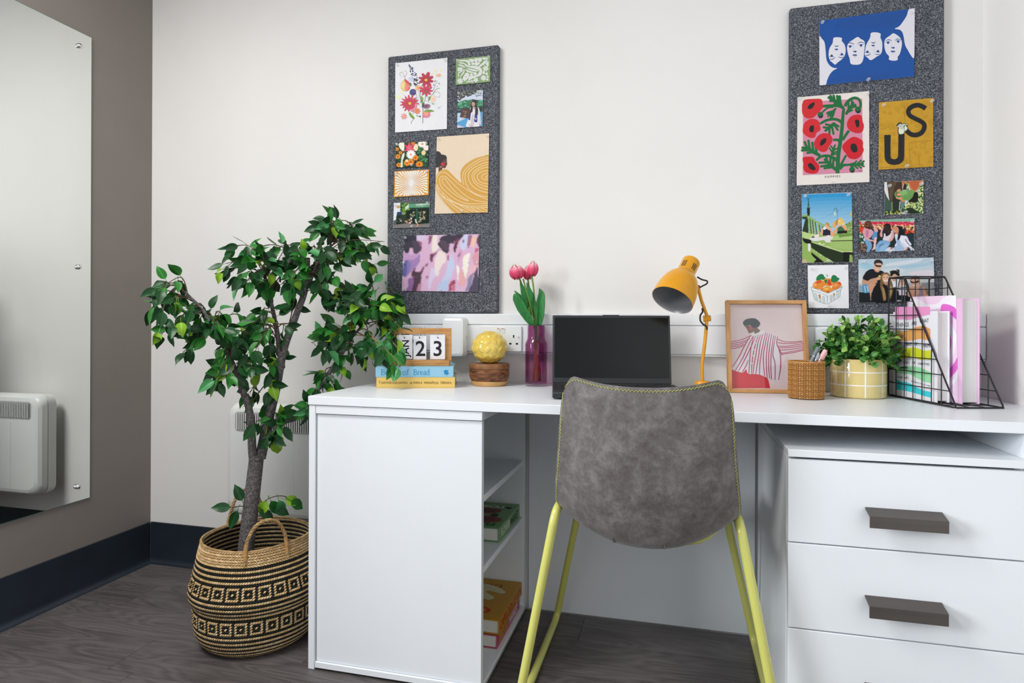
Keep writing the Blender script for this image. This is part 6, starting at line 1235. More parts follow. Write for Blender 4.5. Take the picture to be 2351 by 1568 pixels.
# oak frame leaning on the trunking
M['oak'] = pm('oak_moulding', '#cfa06c', .5, color2='#b9854f', scale=4, stretch=(18, 18, 3), bump=.12)
M['oakh'] = pm('oak_moulding_across', '#cfa06c', .5, color2='#b9854f', scale=4, stretch=(3, 18, 18), bump=.12)
fb = onZ(1672.6, 900.8, D0 + .0006); fe = nrm(V(.163, .020, 0)); fh_ = V(-fe[1], fe[0], 0); tl = R_(8.5); fs = V(0, 0, 1) * math.cos(tl) + fh_ * math.sin(tl); fnn = -fh_ * math.cos(tl) + V(0, 0, 1) * math.sin(tl)
FH = np.dot(onP(1670.3, 689, fb, fnn) - fb, fs); FW = np.dot(onP(1851.5, 686.6, fb, fnn) - fb, fe)
pf = thing('picture_frame', 'oak picture frame with a figure in a striped shirt, leaning on the trunking', 'picture', fb + fe * FW / 2)
fq = lambda a, c, d=0.0: fb + fe * a + fs * c - fnn * d
w_ = .0108; dp = .019
def rail(name, A, mat): obj(name, MB().prism([fq(*a) for a in A], -fnn * dp), mat, pf, bevel=.0007)
rail('side_rail', [(0, 0), (w_, w_), (w_, FH - w_), (0, FH)], M['oak']); rail('side_rail', [(FW, 0), (FW - w_, w_), (FW - w_, FH - w_), (FW, FH)], M['oak']); rail('bottom_rail', [(0, 0), (FW, 0), (FW - w_, w_), (w_, w_)], M['oakh']); rail('top_rail', [(0, FH), (FW, FH), (FW - w_, FH - w_), (w_, FH - w_)], M['oakh'])
M['mount'] = pm('pink_print_sheet', '#f7e2e4', .6, var=.03, scale=10)
pr = obj('print_sheet', MB().prism([fq(w_ - .003, w_ - .003, .013), fq(FW - w_ + .003, w_ - .003, .013), fq(FW - w_ + .003, FH - w_ + .003, .013), fq(w_ - .003, FH - w_ + .003, .013)], -fnn * .003), M['mount'], pf, smooth=False)
obj('glass', MB().prism([fq(w_ - .002, w_ - .002, .005), fq(FW - w_ + .002, w_ - .002, .005), fq(FW - w_ + .002, FH - w_ + .002, .005), fq(w_ - .002, FH - w_ + .002, .005)], -fnn * .0016), M['pane'], pf, smooth=False)
pp = fb - fnn * .0129
k = Ink(lambda x, y, l: onP(x, y, pp, fnn) + fnn * (.0002 + l), 1660, 670, 6.03, k=1.08)
wt, st = '#ece3ee', '#b8284f'
k.poly('#d5303f', '124 1060 200 1100 330 1060 470 1130 610 1190 628 1225 652 1334 124 1334')
k.blob(wt, '390 600 440 610 560 560 660 575 740 620 760 690 770 780 790 900 800 1000 785 1220 715 1225 640 1200 560 1165 470 1140 350 1135 320 1075 270 1118 160 1090 122 1055 170 980 240 880 300 740 360 650', n=5)
k.poly('#e7d3da', '112 683 240 660 390 605 300 740 240 775 112 785'); k.poly('#e7d3da', '755 650 850 690 1122 676 1130 805 980 845 820 868 775 790 755 700')
for t in ('112 690 220 672 300 645 390 602', '112 714 220 700 320 672 370 640', '112 738 220 725 330 690', '112 760 200 752 300 725', '112 783 200 775 290 745', '755 655 830 685 900 694 1000 692 1090 680', '755 702 850 715 950 715 1040 705 1122 688', '762 750 860 755 980 740 1122 714', '770 776 900 772 1020 758 1122 738', '785 806 900 800 1010 785 1122 762', '800 852 900 835 1020 812 1125 785', '815 862 900 852 1000 835 1126 803'): k.line(st, t, 9, nxt=False)
for t in ('385 602 330 690 270 800 220 900 130 1045', '420 612 370 700 320 810 270 920 170 1090', '455 610 400 730 350 840 290 960 210 1105', '350 940 320 1020 265 1115', '420 620 390 760 375 880 365 1000 358 1135', '490 600 450 720 420 850 400 1000 395 1140', '520 595 480 720 455 880 430 1000 415 1140', '560 565 520 700 490 900 470 1020 452 1140', '590 562 560 700 525 880 510 1000 505 1150', '615 570 590 700 560 860 560 1000 575 1170', '645 572 620 700 600 880 600 1050 612 1190', '672 585 650 720 632 880 632 1050 645 1200', '700 600 680 740 665 880 662 1050 672 1215', '725 610 700 760 690 880 720 1000 720 1222', '752 620 745 720 780 800 820 880', '770 790 795 900 795 1050 768 1222'): k.line('#b02050' if t[0] in '67' else st, t, [7, 12, 13, 10], nxt=False)
k.n += 1
for x, y in ((448, 708), (428, 800), (408, 885), (398, 990)): k.poly('#f4eef4', [(x - 14, y - 6), (x + 14, y - 6), (x + 14, y + 6), (x - 14, y + 6)])
k.blob('#eef0f8', '395 575 430 570 440 590 520 535 570 550 560 580 480 590 440 608 410 600'); k.blob('#857468', '285 455 350 458 400 490 450 470 480 505 512 545 445 578 425 545 410 560 360 572 345 545 320 500', n=5)
k.blob('#4a5258', '275 425 310 385 370 368 440 368 490 400 515 440 480 490 400 495 370 460 300 465', n=5); k.ell('#d85a68', 386, 502, 26, 22); k.ell('#c04a50', 368, 548, 10, 7, -.5); k.line('#33302f', '328 490 345 486', 8)
k.done('print', M['ink'], pr)

# woven strands: small raised slanted tabs on a surface of revolution
def weave(mb, prof, n, c, colour, slant=.6, h=.0022, inward=False, squash=None, lean=0, gap=.06):
    """prof: list of (radius, z) row edges from the top down; colour(row, col) -> rgb or None"""
    c = np.asarray(c, float); sg = -1 if inward else 1
    for i in range(len(prof) - 1):
        (r0, z0), (r1, z1) = prof[i], prof[i + 1]
        tz, tr_ = z1 - z0, r1 - r0; l = math.hypot(tz, tr_); nr, nz = -tz / l, tr_ / l
        for j in range(n):
            col = colour(i, j)
            if col is None: continue
            mb.col = col; sl = slant if not lean else (slant if i % 2 == 0 else -slant)
            def pt(u, v, o):
                r = r0 + (r1 - r0) * v; z = z0 + (z1 - z0) * v; a = 2 * math.pi * (j + u + sl * (.5 - v)) / n
                x, y = math.cos(a), math.sin(a); rr = r + nr * o * sg; zz = z + nz * o * sg
                px, py = x * rr, y * rr
                if squash: px, py = squash(px, py, zz)
                return c + V(px, py, zz)
            q = [pt(gap, .06, 0), pt(1 - gap, .06, 0), pt(1 - gap, .94, 0), pt(gap, .94, 0), pt(.12 + gap, .24, h), pt(.88 - gap, .24, h), pt(.88 - gap, .76, h), pt(.12 + gap, .76, h)]
            fs = [(4, 5, 6, 7), (0, 1, 5, 4), (1, 2, 6, 5), (2, 3, 7, 6), (3, 0, 4, 7)]
            mb.add(q, [tuple(reversed(f)) for f in fs] if not inward else fs)
M['strand'] = attrmat('woven_strands', .5, var=.3, spec=.4)
pc = V(2.298, -.190, D0); pr_ = .0448; PH = .0965
cane1, cane2, cane3 = lin('#d29a55'), lin('#c48a46'), lin('#dcae6c')
pen = thing('pen_pot', 'round woven rattan pen pot in front of the oak frame', 'pot', pc)
M['canebase'] = pm('dark_cane', '#6a421c', .6, var=.3, scale=60)
obj('liner', MB().lathe([(pr_ - .004, .0002), (pr_ - .0012, .001), (pr_ - .0012, PH - .001), (pr_ - .002, PH), (pr_ - .0042, PH - .001), (pr_ - .0042, .004), (.01, .0035)], pc, 48), M['canebase'], pen)
rows_ = 21; mb = MB(); prf = [(pr_ - .0014 - (.0015 if i in (0, rows_) else 0), PH - .002 - (PH - .004) * i / rows_) for i in range(rows_ + 1)]
weave(mb, prf, 46, pc, lambda i, j: (cane1, cane2, cane3)[(i * 7 + j * 5 + (i * j) % 3) % 3], slant=.9, h=.0021, gap=.13)
weave(mb, [(pr_ - .0044, PH - .003 - .0045 * i) for i in range(8)], 46, pc, lambda i, j: cane2, slant=1.1, h=.001, inward=True)
obj('weave', mb, M['strand'], pen, smooth=False)['kind'] = 'stuff'
obj('rim', MB().tube([pc + V(math.cos(a) * (pr_ - .001), math.sin(a) * (pr_ - .001), PH) for a in np.linspace(0, 2 * math.pi, 49)[:-1]], .0026, 8, closed=True), pm('cane_rim', '#c99350', .5, color2='#a06a30', scale=30, stretch=(40, 40, 4)), pen)
pn = nrm(V(CAM[0] - pc[0], CAM[1] - pc[1], 0)); psd = np.cross(V(0, 0, 1), pn); pq = lambda x, y, off=0.0: onP(x, y, pc + pn * off, pn)
def penm(name, label, foot, tip, r, col, cols2, cap_at, clip=True):
    t = thing(name, label, 'pen', foot); ax = tip - foot; L_ = np.linalg.norm(ax); ax = ax / L_
    m1 = pm(name + '_barrel', col, .4); m2 = pm(name + '_cap', cols2, .4)
    obj('barrel', MB().lathe([(r * .35, 0), (r * .8, .008), (r, .012), (r, L_ * cap_at)], foot, 18, axis=ax), m1, t)
    obj('cap', MB().lathe([(r * 1.05, L_ * cap_at + .0035), (r * 1.12, L_ * cap_at + .006), (r * 1.02, L_ - .003), (r * .8, L_)], foot, 18, axis=ax), m2, t)
    obj('collar', MB().lathe([(r * 1.08, L_ * cap_at + .0004), (r * 1.08, L_ * cap_at + .0032)], foot, 18, axis=ax), M['chrome'], t)
    if clip:
        sd_ = nrm(np.cross(ax, pn)); obj('clip', MB().obox(foot + ax * (L_ * cap_at + .004) + sd_ * r * 1.05 + pn * .002, ax * (L_ * (1 - cap_at) - .010), sd_ * .0016, -pn * .004), m2, t)
penm('grey_pen', 'thick grey felt pen leaning out of the rattan pot', pc + psd * (-.026) + V(0, 0, .006) + pn * .006, pq(1879, 797, -.004), .0052, '#79858a', '#6f7b80', .80)
penm('slate_pen', 'slim slate pen with pale clip between the grey and pink pens', pc + psd * (-.012) + V(0, 0, .006) + pn * .014, pq(1880, 810, .006), .0026, '#5a666c', '#a9b2b8', .82)
penm('pink_pen', 'pink felt pen leaning out of the rattan pot', pc + psd * (-.016) + V(0, 0, .006) - pn * .008, pq(1896, 803, .004), .0054, '#efb4b8', '#f0b6ba', .78)

# black wire magazine file and the two books in it
A_ = V(2.530, -.066, D0 + .002); hd = nrm(V(.26, -.966, 0)); hw_ = nrm(V(.966, .26, 0)); HD, HW, HH, HT = .262, .112, .322, .062
wf = thing('magazine_file', 'black wire magazine file holding two books by the right-hand wall', 'file', A_ + hd * HD / 2 + hw_ * HW / 2)
wf['label'] = 'black wire magazine file holding two books near the desk end'
hq = lambda w, d, z: A_ + hw_ * w + hd * d + V(0, 0, z)
R1, R2 = .0021, .0013
for w in (0, HW):
    fr_ = roundpath([hq(w, 0, 0), hq(w, HD, 0), hq(w, HT, HH), hq(w, 0, HH)], .008, 4)
    obj('side_rim', MB().tube(fr_, R1, 8, closed=True), M['black'], wf)
for d, z in ((0, 0), (HD, 0), (0, HH), (HT, HH)): obj('cross_rim', MB().tube([hq(0, d, z), hq(HW, d, z)], R1, 8), M['black'], wf)
def wire(*P): obj('wire', MB().tube(list(P), R2, 6), M['black'], wf)
top_at = lambda d: HH if d <= HT else HH * (HD - d) / (HD - HT)
for w in (-.0012, HW + .0012):
    for i in range(1, 7): d = i * HD / 7.4; wire(hq(w, d, 0), hq(w, d, top_at(d) - .002))
    for i in range(1, 9): z = i * .0365; dm = HD if z <= 0 else HD - (HD - HT) * z / HH; wire(hq(w, 0, z), hq(w, dm, z))
for i in (1, 2): wire(hq(HW * i / 3, -.0012, 0), hq(HW * i / 3, -.0012, HH)); wire(hq(HW * i / 3, 0, 0), hq(HW * i / 3, HD, 0))
for i in range(1, 9): wire(hq(0, -.0012, i * .0365), hq(HW, -.0012, i * .0365))
for i in range(1, 7): wire(hq(0, i * HD / 7.4, 0), hq(HW, i * HD / 7.4, 0))
wire(hq(HW / 2, 0, HH), hq(HW / 2, HT, HH))
def upbook(name, label, w0, wt, d0, d1, h, col, pagecol):
    z = .0024; t = thing(name, label, 'book', hq(w0 + wt / 2, (d0 + d1) / 2, z)); ct = .0026
    m1 = pm(name + '_cover', col, .4, var=.02, scale=20)
    mb = MB().obox(hq(w0, d0, z), hw_ * ct, hd * (d1 - d0), V(0, 0, h)).obox(hq(w0 + wt - ct, d0, z), hw_ * ct, hd * (d1 - d0), V(0, 0, h)).obox(hq(w0 + ct, d0, z), hw_ * (wt - 2 * ct), hd * ct, V(0, 0, h))
    cv = obj('cover', mb, m1, t, smooth=False, bevel=.0004)
    obj('pages', MB().obox(hq(w0 + ct + .0003, d0 + ct, z + .004), hw_ * (wt - 2 * ct - .0006), hd * (d1 - d0 - ct - .005), V(0, 0, h - .008)), M['pagev'], t, smooth=False)
    return t, cv, (lambda x, y, l: onP(x, y, hq(w0, d0, z), hw_) - hw_ * (.0004 + l)), z
t1, c1, pl1, z1 = upbook('white_book', 'white book with rainbow brush bands on its cover, in the wire file', .006, .032, .010, .186, .226, '#e4e3ea', None)
k = Ink(pl1, 2030, 690, 6.533, k=1.0)
for c, t in (('#e594c4', '165 95 690 92 688 210 600 225 520 250 450 270 380 292 290 285 165 285'), ('#e2a35c', '165 450 300 460 420 430 480 395 590 378 640 400 692 425 692 600 620 590 560 572 480 585 400 600 300 605 165 600'), ('#ccd22c', '172 760 250 710 340 715 430 700 520 720 600 755 700 745 702 895 640 885 540 890 450 855 400 850 300 870 180 870'), ('#93d6a4', '180 990 300 990 430 985 540 1000 620 1040 700 1080 704 1240 600 1215 500 1170 400 1110 300 1100 180 1080'), ('#38c4d0', '182 1180 250 1215 340 1225 420 1255 500 1310 600 1350 704 1370 706 1460 600 1430 500 1400 400 1370 300 1350 184 1335')): k.poly(c, t)
for txt, x, x2, y, sz, dx in (('THINGS', 180, 370, 394, 60, -.02), ('ARE', 412, 490, 372, 56, -.06), ('WHAT', 530, 668, 340, 58, -.10), ('YOU', 186, 268, 668, 52, 0), ('MAKE', 295, 415, 676, 56, 0), ('OF', 450, 505, 674, 50, 0), ('THEM', 556, 682, 698, 56, .06),
                              ('LIFE', 190, 245, 945, 36, 0), ('ADVICE', 282, 385, 948, 36, .02), ('FOR', 418, 470, 948, 36, .03), ('CREATIVES', 505, 682, 962, 36, .08), ('ADAM', 190, 275, 1162, 32, .08), ('KURTZ', 292, 368, 1172, 32, .08), ('AUTHOR OF 1 PAGE AT A TIME', 408, 692, 1218, 20, .27)):
    k.text('#2a2a30', txt, (x, y), (1, dx), (0.02, -1), sz, fit=x2 - x)
k.done('cover_print', M['ink'], c1)
t2, c2, pl2, z2 = upbook('pink_swirl_book', 'taller pink and white swirl book behind the white one, in the wire file', .0475, .044, .006, .214, .256, '#e4bcdc', None)
k = Ink(pl2, 2020, 630, 4.9, k=1.0); k.clip = [(-600, 253), (858, 236), (885, 1443), (-600, 1300)]
k.poly('#efd3ea', '345 252 860 235 888 1440 345 1420')
k.blob('#f1eef6', '345 280 420 270 520 330 640 330 720 260 800 235 860 240 862 480 800 360 755 345 600 400 345 420', n=5); k.blob('#de6ccb', '700 340 790 345 862 395 864 505 800 450 755 440 690 440', n=5); k.blob('#f2eff6', '690 490 780 530 850 650 860 760 800 1000 730 1110 700 1090 790 900 790 700 690 600', n=5); k.blob('#de6ccb', '690 600 770 620 805 740 790 860 740 940 690 900', n=5)
k.blob('#de6ccb', '740 1120 830 1010 878 930 880 1050 800 1160 740 1220', n=5); k.blob('#f2eff6', '740 1250 820 1180 880 1080 882 1170 800 1260 745 1330', n=5)
k.done('cover_print', M['ink'], c2)
# ------------------------------------------------------------------ woven belly basket
KC = V(.762, -.385, 0.0006)
bk = thing('belly_basket', 'black and straw seagrass belly basket with rope handles beside the cabinet', 'basket', KC)
kp_ = [(.298, .1495), (.27, .157), (.24, .164), (.215, .170), (.19, .177), (.172, .1825), (.155, .1835), (.14, .180), (.130, .174), (.123, .171), (.110, .1725), (.085, .1725), (.055, .169), (.03, .160), (.012, .147), (.003, .135)]
prof_d = cr([(z, r) for z, r in kp_], 10); L_ = [0.0]
for a, b_ in zip(prof_d, prof_d[1:]): L_.append(L_[-1] + float(np.hypot(*(b_ - a))))
def kat(s):
    s = min(max(s, 0), L_[-1]); i = min(max(np.searchsorted(L_, s) - 1, 0), len(prof_d) - 2); t = (s - L_[i]) / max(L_[i + 1] - L_[i], 1e-9); p = prof_d[i] * (1 - t) + prof_d[i + 1] * t; return float(p[1]), float(p[0])
CA = math.atan2(CAM[1] - KC[1], CAM[0] - KC[0]) - .10         # a folded corner of the rim faces the room here
def ksq(x, y, z):
    """soft dents and a folded corner so that the basket is not a perfect round"""
    a = math.atan2(y, x); r = math.hypot(x, y); up = max(0.0, min(1.0, (z - .12) / .18))
    f = 1 + up * (.045 * math.exp(-((math.remainder(a - CA, 2 * math.pi)) / .35) ** 2) - .02 * math.cos(2 * (a - CA - .5))) + .008 * math.sin(3 * a + 1)
    return x * f, y * f
mb = MB(); P = []
for i in range(70):
    r, z = kat(L_[-1] * i / 69); r -= .0016; P.append([KC + V(*ksq(r * math.cos(a), r * math.sin(a), z), z) for a in np.linspace(0, 2 * math.pi, 97)[:-1]])
for i in range(60):
    r, z = kat(L_[-1] * (1 - i / 59)); r -= .0050; z = max(z, .008); P.append([KC + V(*ksq(r * math.cos(a), r * math.sin(a), z), z) for a in np.linspace(0, 2 * math.pi, 97)[:-1]])
Pc = P[:70]; Pi = P[70:]
mb.grid([list(reversed(r)) for r in Pc + Pi] + [list(reversed(Pc[0]))], closed_v=True)
mb.add([KC + V(*ksq(.135 * math.cos(a), .135 * math.sin(a), .004), .0015) for a in np.linspace(0, 2 * math.pi, 49)[:-1]], [tuple(range(48))])
mb.add([KC + V(*ksq(.134 * math.cos(a), .134 * math.sin(a), .008), .009) for a in np.linspace(0, 2 * math.pi, 49)[:-1]], [tuple(range(48))])
M['bdark'] = pm('basket_core', (.02, .02, .016), .8, var=.3, scale=60)
obj('shell', mb, M['bdark'], bk, ang=60)
NCOL = 162; RH = .0070; NR = int(L_[-1] / RH)
straw = [lin(c, 1.15) for c in ('#d6b88a', '#ccac7c', '#dfc69c', '#d0b080', '#c6a470')]; blk = [lin(c) for c in ('#15170f', '#1b1d18', '#10130f', '#1d2418')]
SQ1, SQ2 = 13, 27
def kcol(i, j, tan_off=0):
    q = random.Random(i * 977 + j); S = q.choice(straw); B = q.choice(blk)
    if i < 6: return S
    for s0, ph in ((SQ1, 0), (SQ2, 3)):
        if s0 <= i < s0 + 5:
            r, c = i - s0, (j + ph) % 6
            if c == 5: return B
            return S if (r in (0, 4) or c in (0, 4) or (r == 2 and c == 2)) else B
        if i in (s0 - 1, s0 + 5): return B
    if i < SQ1: return S if i % 2 == 1 else B
    if i < SQ2: return S if (i - SQ1) % 2 == 0 else B
    return S if (i - SQ2) % 2 == 0 else B
prf = [kat(i * L_[-1] / NR) for i in range(NR + 1)]
mb = MB(); weave(mb, prf[6:], NCOL, KC, lambda i, j: kcol(i + 6, j), slant=.62, h=.0019, squash=ksq); weave(mb, prf[:7], 120, KC, lambda i, j: kcol(0, i * 200 + j), slant=1.25, h=.0022, squash=ksq, lean=1)
obj('weave', mb, M['strand'], bk, smooth=False)['kind'] = 'stuff'
mb = MB(); prf2 = [(r - .0052, z) for r, z in prf[:22]]
weave(mb, prf2, NCOL, KC, lambda i, j: (random.Random(i * 31 + j).choice(straw) if i % 2 == 0 else random.Random(i + j).choice(blk)), slant=.95, h=.0012, inward=True, squash=ksq)
obj('inner_weave', mb, M['strand'], bk, smooth=False)['kind'] = 'stuff'
# braided rim and twisted rope handles
M['rope'] = pm('seagrass_rope', '#c2a272', .7, color2='#94744a', scale=50, stretch=(1, 1, 1), bump=.3, bscale=300)
def rope(name, path, r=.0042, tw=95, strands=3, par=None):
    C_ = cr(path, 40); m_ = len(C_); Ls = [0.0]
    for a, b_ in zip(C_, C_[1:]): Ls.append(Ls[-1] + np.linalg.norm(b_ - a))
    u = None; mbs = MB(); T = [nrm(C_[min(i + 1, m_ - 1)] - C_[max(i - 1, 0)]) for i in range(m_)]; U = []
    u = nrm(np.cross(T[0], V(.3, .5, .8)))
    for i in range(m_): u = nrm(u - T[i] * np.dot(u, T[i])); U.append(u)
    for s in range(strands):
        pts = [C_[i] + r * .62 * (U[i] * math.cos(Ls[i] * tw * 2 + s * 2 * math.pi / strands) + np.cross(T[i], U[i]) * math.sin(Ls[i] * tw * 2 + s * 2 * math.pi / strands)) for i in range(0, m_)]
        mbs.tube(pts, r * .66, 6)
    return obj(name, mbs, M['rope'], par)
rimP = [KC + V(*ksq((.1492) * math.cos(a), (.1492) * math.sin(a), .298), .2990 + .0018 * math.sin(3 * a + 2)) for a in np.linspace(0, 2 * math.pi, 97)]
obj('rim', MB().tube(rimP[:-1], .0036, 6, closed=True), M['rope'], bk)
def handle(a0, a1, hh, lean):
    def rp(a, z, e=.0): return KC + V(*ksq((.150 + e) * math.cos(a), (.150 + e) * math.sin(a), .28), z)
    am = (a0 + a1) / 2
    P = [rp(a0, .264, .010), rp(a0, .302, .003), rp(a0 + (a1 - a0) * .05, .332, .002 + lean * .3), rp(a0 + (a1 - a0) * .22, .332 + hh * .72, lean * .7), rp(am, .332 + hh, lean), rp(a1 - (a1 - a0) * .22, .332 + hh * .72, lean * .7), rp(a1 - (a1 - a0) * .05, .332, .002 + lean * .3), rp(a1, .302, .003), rp(a1, .264, .010)]
    h_ = rope('handle', P, par=bk)
    for a in (a0, a1): obj('handle_wrap', MB().tube([rp(a, .276, .0085), rp(a, .303, .0035), rp(a + (am - a) * .05, .320, .0025)], [.0052, .0060, .0054], 10), M['straw'], h_)
M['straw'] = pm('straw_wrap', '#c69c62', .6, color2='#a67c44', scale=30, stretch=(1, 1, 8))
handle(CA - .10, CA + .62, .046, .0)
handle(CA + 3.12, CA + 3.84, .066, -.005)

# ------------------------------------------------------------------ artificial ficus tree
TC = V(.745, -.375, 0)
tnv = nrm(V(CAM[0] - TC[0], CAM[1] - TC[1], 0)); tsd = np.cross(V(0, 0, 1), tnv)
def tq(x, y, off=0.0): return onP(x, y, TC + tnv * off, tnv)
def barkmat():
    m, nt, b = newmat('grey_bark'); tc = N(nt, 'ShaderNodeTexCoord')
    q = N(nt, 'ShaderNodeTexNoise', inp={'Scale': 160.0, 'Detail': 6.0, 'Roughness': .75}); nt.links.new(tc.outputs['Object'], q.inputs[0])
    rp = N(nt, 'ShaderNodeValToRGB'); e = rp.color_ramp.elements; e[0].position = .32; e[0].color = (.022, .019, .018, 1); e[1].position = .72; e[1].color = (.34, .31, .31, 1); e.new(.52).color = (.125, .112, .112, 1)
    nt.links.new(q.outputs['Fac'], rp.inputs[0]); nt.links.new(rp.outputs[0], b.inputs['Base Color']); b.inputs['Roughness'].default_value = .85
    bp = N(nt, 'ShaderNodeBump', inp={'Strength': .8, 'Distance': .002}); nt.links.new(q.outputs['Fac'], bp.inputs['Height']); nt.links.new(bp.outputs[0], b.inputs['Normal']); return m
M['bark'] = barkmat(); M['twig'] = pm('brown_twig', '#5a4030', .6, var=.3, scale=80); M['paletwig'] = pm('tan_twig', '#9a7248', .6, var=.25, scale=80)
tree = thing('ficus_tree', 'artificial ficus tree with grey forked trunk standing in the belly basket', 'tree', (TC[0], TC[1], .010))
s_ = 1.87 / 1444
tb_ = tq(565, 1262); trunkP = [V(tb_[0] - .004, tb_[1], .011), tq(563, 1290), tq(566, 1250), tq(574, 1180), tq(581, 1120), tq(587, 1068), tq(590, 1044)]
obj('trunk', MB().tube(cr(trunkP, 5), [.0235] * 6 + list(np.linspace(.0235, .0205, 25)), 18), M['bark'], tree)
obj('trunk_knot', MB().lathe([(.015, -.008), (.0135, .002), (.008, .0055), (.002, .0065)], tq(590, 1050, .012), 14, axis=nrm(tnv * .6 + V(0, 0, .8))), M['bark'], tree)
br = {}
def branch(key, pts, r0, r1, offs):
    P = nums(pts); m_ = len(P); Q = [tq(x, y, offs[0] + (offs[1] - offs[0]) * i / (m_ - 1)) for i, (x, y) in enumerate(P)]
    C_ = cr(Q, 6); br[key] = C_
    obj('branch', MB().tube(C_, list(np.linspace(r0, r1, len(C_))), 12), M['bark'], tree)
branch('B', '597 1052 604 1022 614 972 622 940 634 890 645 830 655 790 668 755 683 715 699 672 705 625 706 592', .0165, .0075, (0, -.02))
branch('A', '582 1056 579 1030 577 985 572 940 560 905 549 872 543 846', .0130, .0075, (.004, .03))
branch('A2', '549 872 535 838 518 802 498 768 481 738 462 708 440 686 425 670', .0085, .0035, (.03, .07))
branch('D', '645 830 638 775 631 735 622 692 612 650 603 610', .0085, .0035, (-.005, -.05))
branch('C', '612 985 640 966 672 962 700 942 722 905 745 872 770 835 792 800 806 775', .0095, .0055, (0, .03))
branch('C2', '628 985 650 972 676 958 702 950 722 946', .0075, .0045, (.01, .05))
branch('E', '699 672 715 640 730 600 760 565 790 545', .0055, .002, (-.02, -.01))
branch('F', '806 775 835 745 860 715 885 690', .0042, .002, (.03, .03))
# leaves: four tones, two outlines, folded along the midrib, with a short stalk
def leafmat(name, c1, c2, rib):
    m, nt, b = newmat(name); tc = N(nt, 'ShaderNodeTexCoord'); sp = N(nt, 'ShaderNodeSeparateXYZ'); nt.links.new(tc.outputs['Object'], sp.inputs[0])
    ab = N(nt, 'ShaderNodeMath', operation='ABSOLUTE'); nt.links.new(sp.outputs[0], ab.inputs[0])
    lt = N(nt, 'ShaderNodeMapRange', inp={'From Min': .0004, 'From Max': .0011, 'To Min': .75, 'To Max': 0}); nt.links.new(ab.outputs[0], lt.inputs[0])
    q = N(nt, 'ShaderNodeTexNoise', inp={'Scale': 70.0, 'Detail': 3.0}); nt.links.new(tc.outputs['Object'], q.inputs[0])
    a = N(nt, 'ShaderNodeMix', data_type='RGBA'); a.inputs['A'].default_value = (*lin(c1), 1); a.inputs['B'].default_value = (*lin(c2), 1); nt.links.new(q.outputs['Fac'], a.inputs['Factor'])
    c = N(nt, 'ShaderNodeMix', data_type='RGBA'); nt.links.new(a.outputs['Result'], c.inputs['A']); c.inputs['B'].default_value = (*lin(rib), 1); nt.links.new(lt.outputs[0], c.inputs['Factor'])
    nt.links.new(c.outputs['Result'], b.inputs['Base Color']); b.inputs['Roughness'].default_value = .40; b.inputs['Specular IOR Level'].default_value = .32
    b.inputs['Transmission Weight'].default_value = 0.0; b.inputs['Subsurface Weight'].default_value = 0.0
    return m
LM = [leafmat('leaf_deep_green', '#194a21', '#12381b', '#2d662b'), leafmat('leaf_green', '#2a7526', '#1d6021', '#528f3c'), leafmat('leaf_lime', '#8cb32a', '#6a9f26', '#b0c860'), leafmat('leaf_grey_green', '#4f9a5a', '#2f7444', '#86b888')]
def leafmb(L=.047, W=.0255, curl=.010, fold=.18, seed=0):
    mb = MB(); rows = []
    for i in range(8):
        t = i / 7; w = W / 2 * (math.sin(math.pi * min(1, t ** .78)) ** .82 if 0 < t < 1 else 0) * (1 if t < .72 else 1 - ((t - .72) / .28) ** 1.2 * .45)
        w = max(w, .0002); z = -curl * t * t + .0015 * math.sin(t * 5 + seed)
        rows.append([(-w, L * t, z + fold * w), (-w * .5, L * t, z + fold * w * .4), (0, L * t, z), (w * .5, L * t, z + fold * w * .4), (w, L * t, z + fold * w * (1 + .3 * math.sin(seed + t * 4)))])
    mb.grid(rows); mb.tube([(0, .002, 0), (0, -.008, .001), (0, -.016, -.002)], .0007, 4); return mb
lmesh = []
for i in range(8):
    o = None; mb = leafmb(.047 * (1, .88, 1.1, .95)[i % 4], .0255 * (1, 1.1, .92, 1.0)[i % 4], (.008, .014, .004, .018)[i % 4], (.25, .4, .15, .5)[i % 4], i)
    me = bpy.data.meshes.new('leaf'); me.from_pydata(mb.v, [], mb.f); me.shade_smooth(); me.materials.append(LM[(0, 1, 0, 1, 0, 2, 1, 3)[i]]); lmesh.append(me)
lr = random.Random(21); leafspots = []; LEAFMAX = 300
def aim(tip, nor):
    """rotation taking +Y to tip and +Z near nor"""
    y = Vector(tip).normalized(); z = Vector(nor); z = (z - y * z.dot(y)).normalized(); x = y.cross(z); return Matrix((x, y, z)).transposed().to_euler()
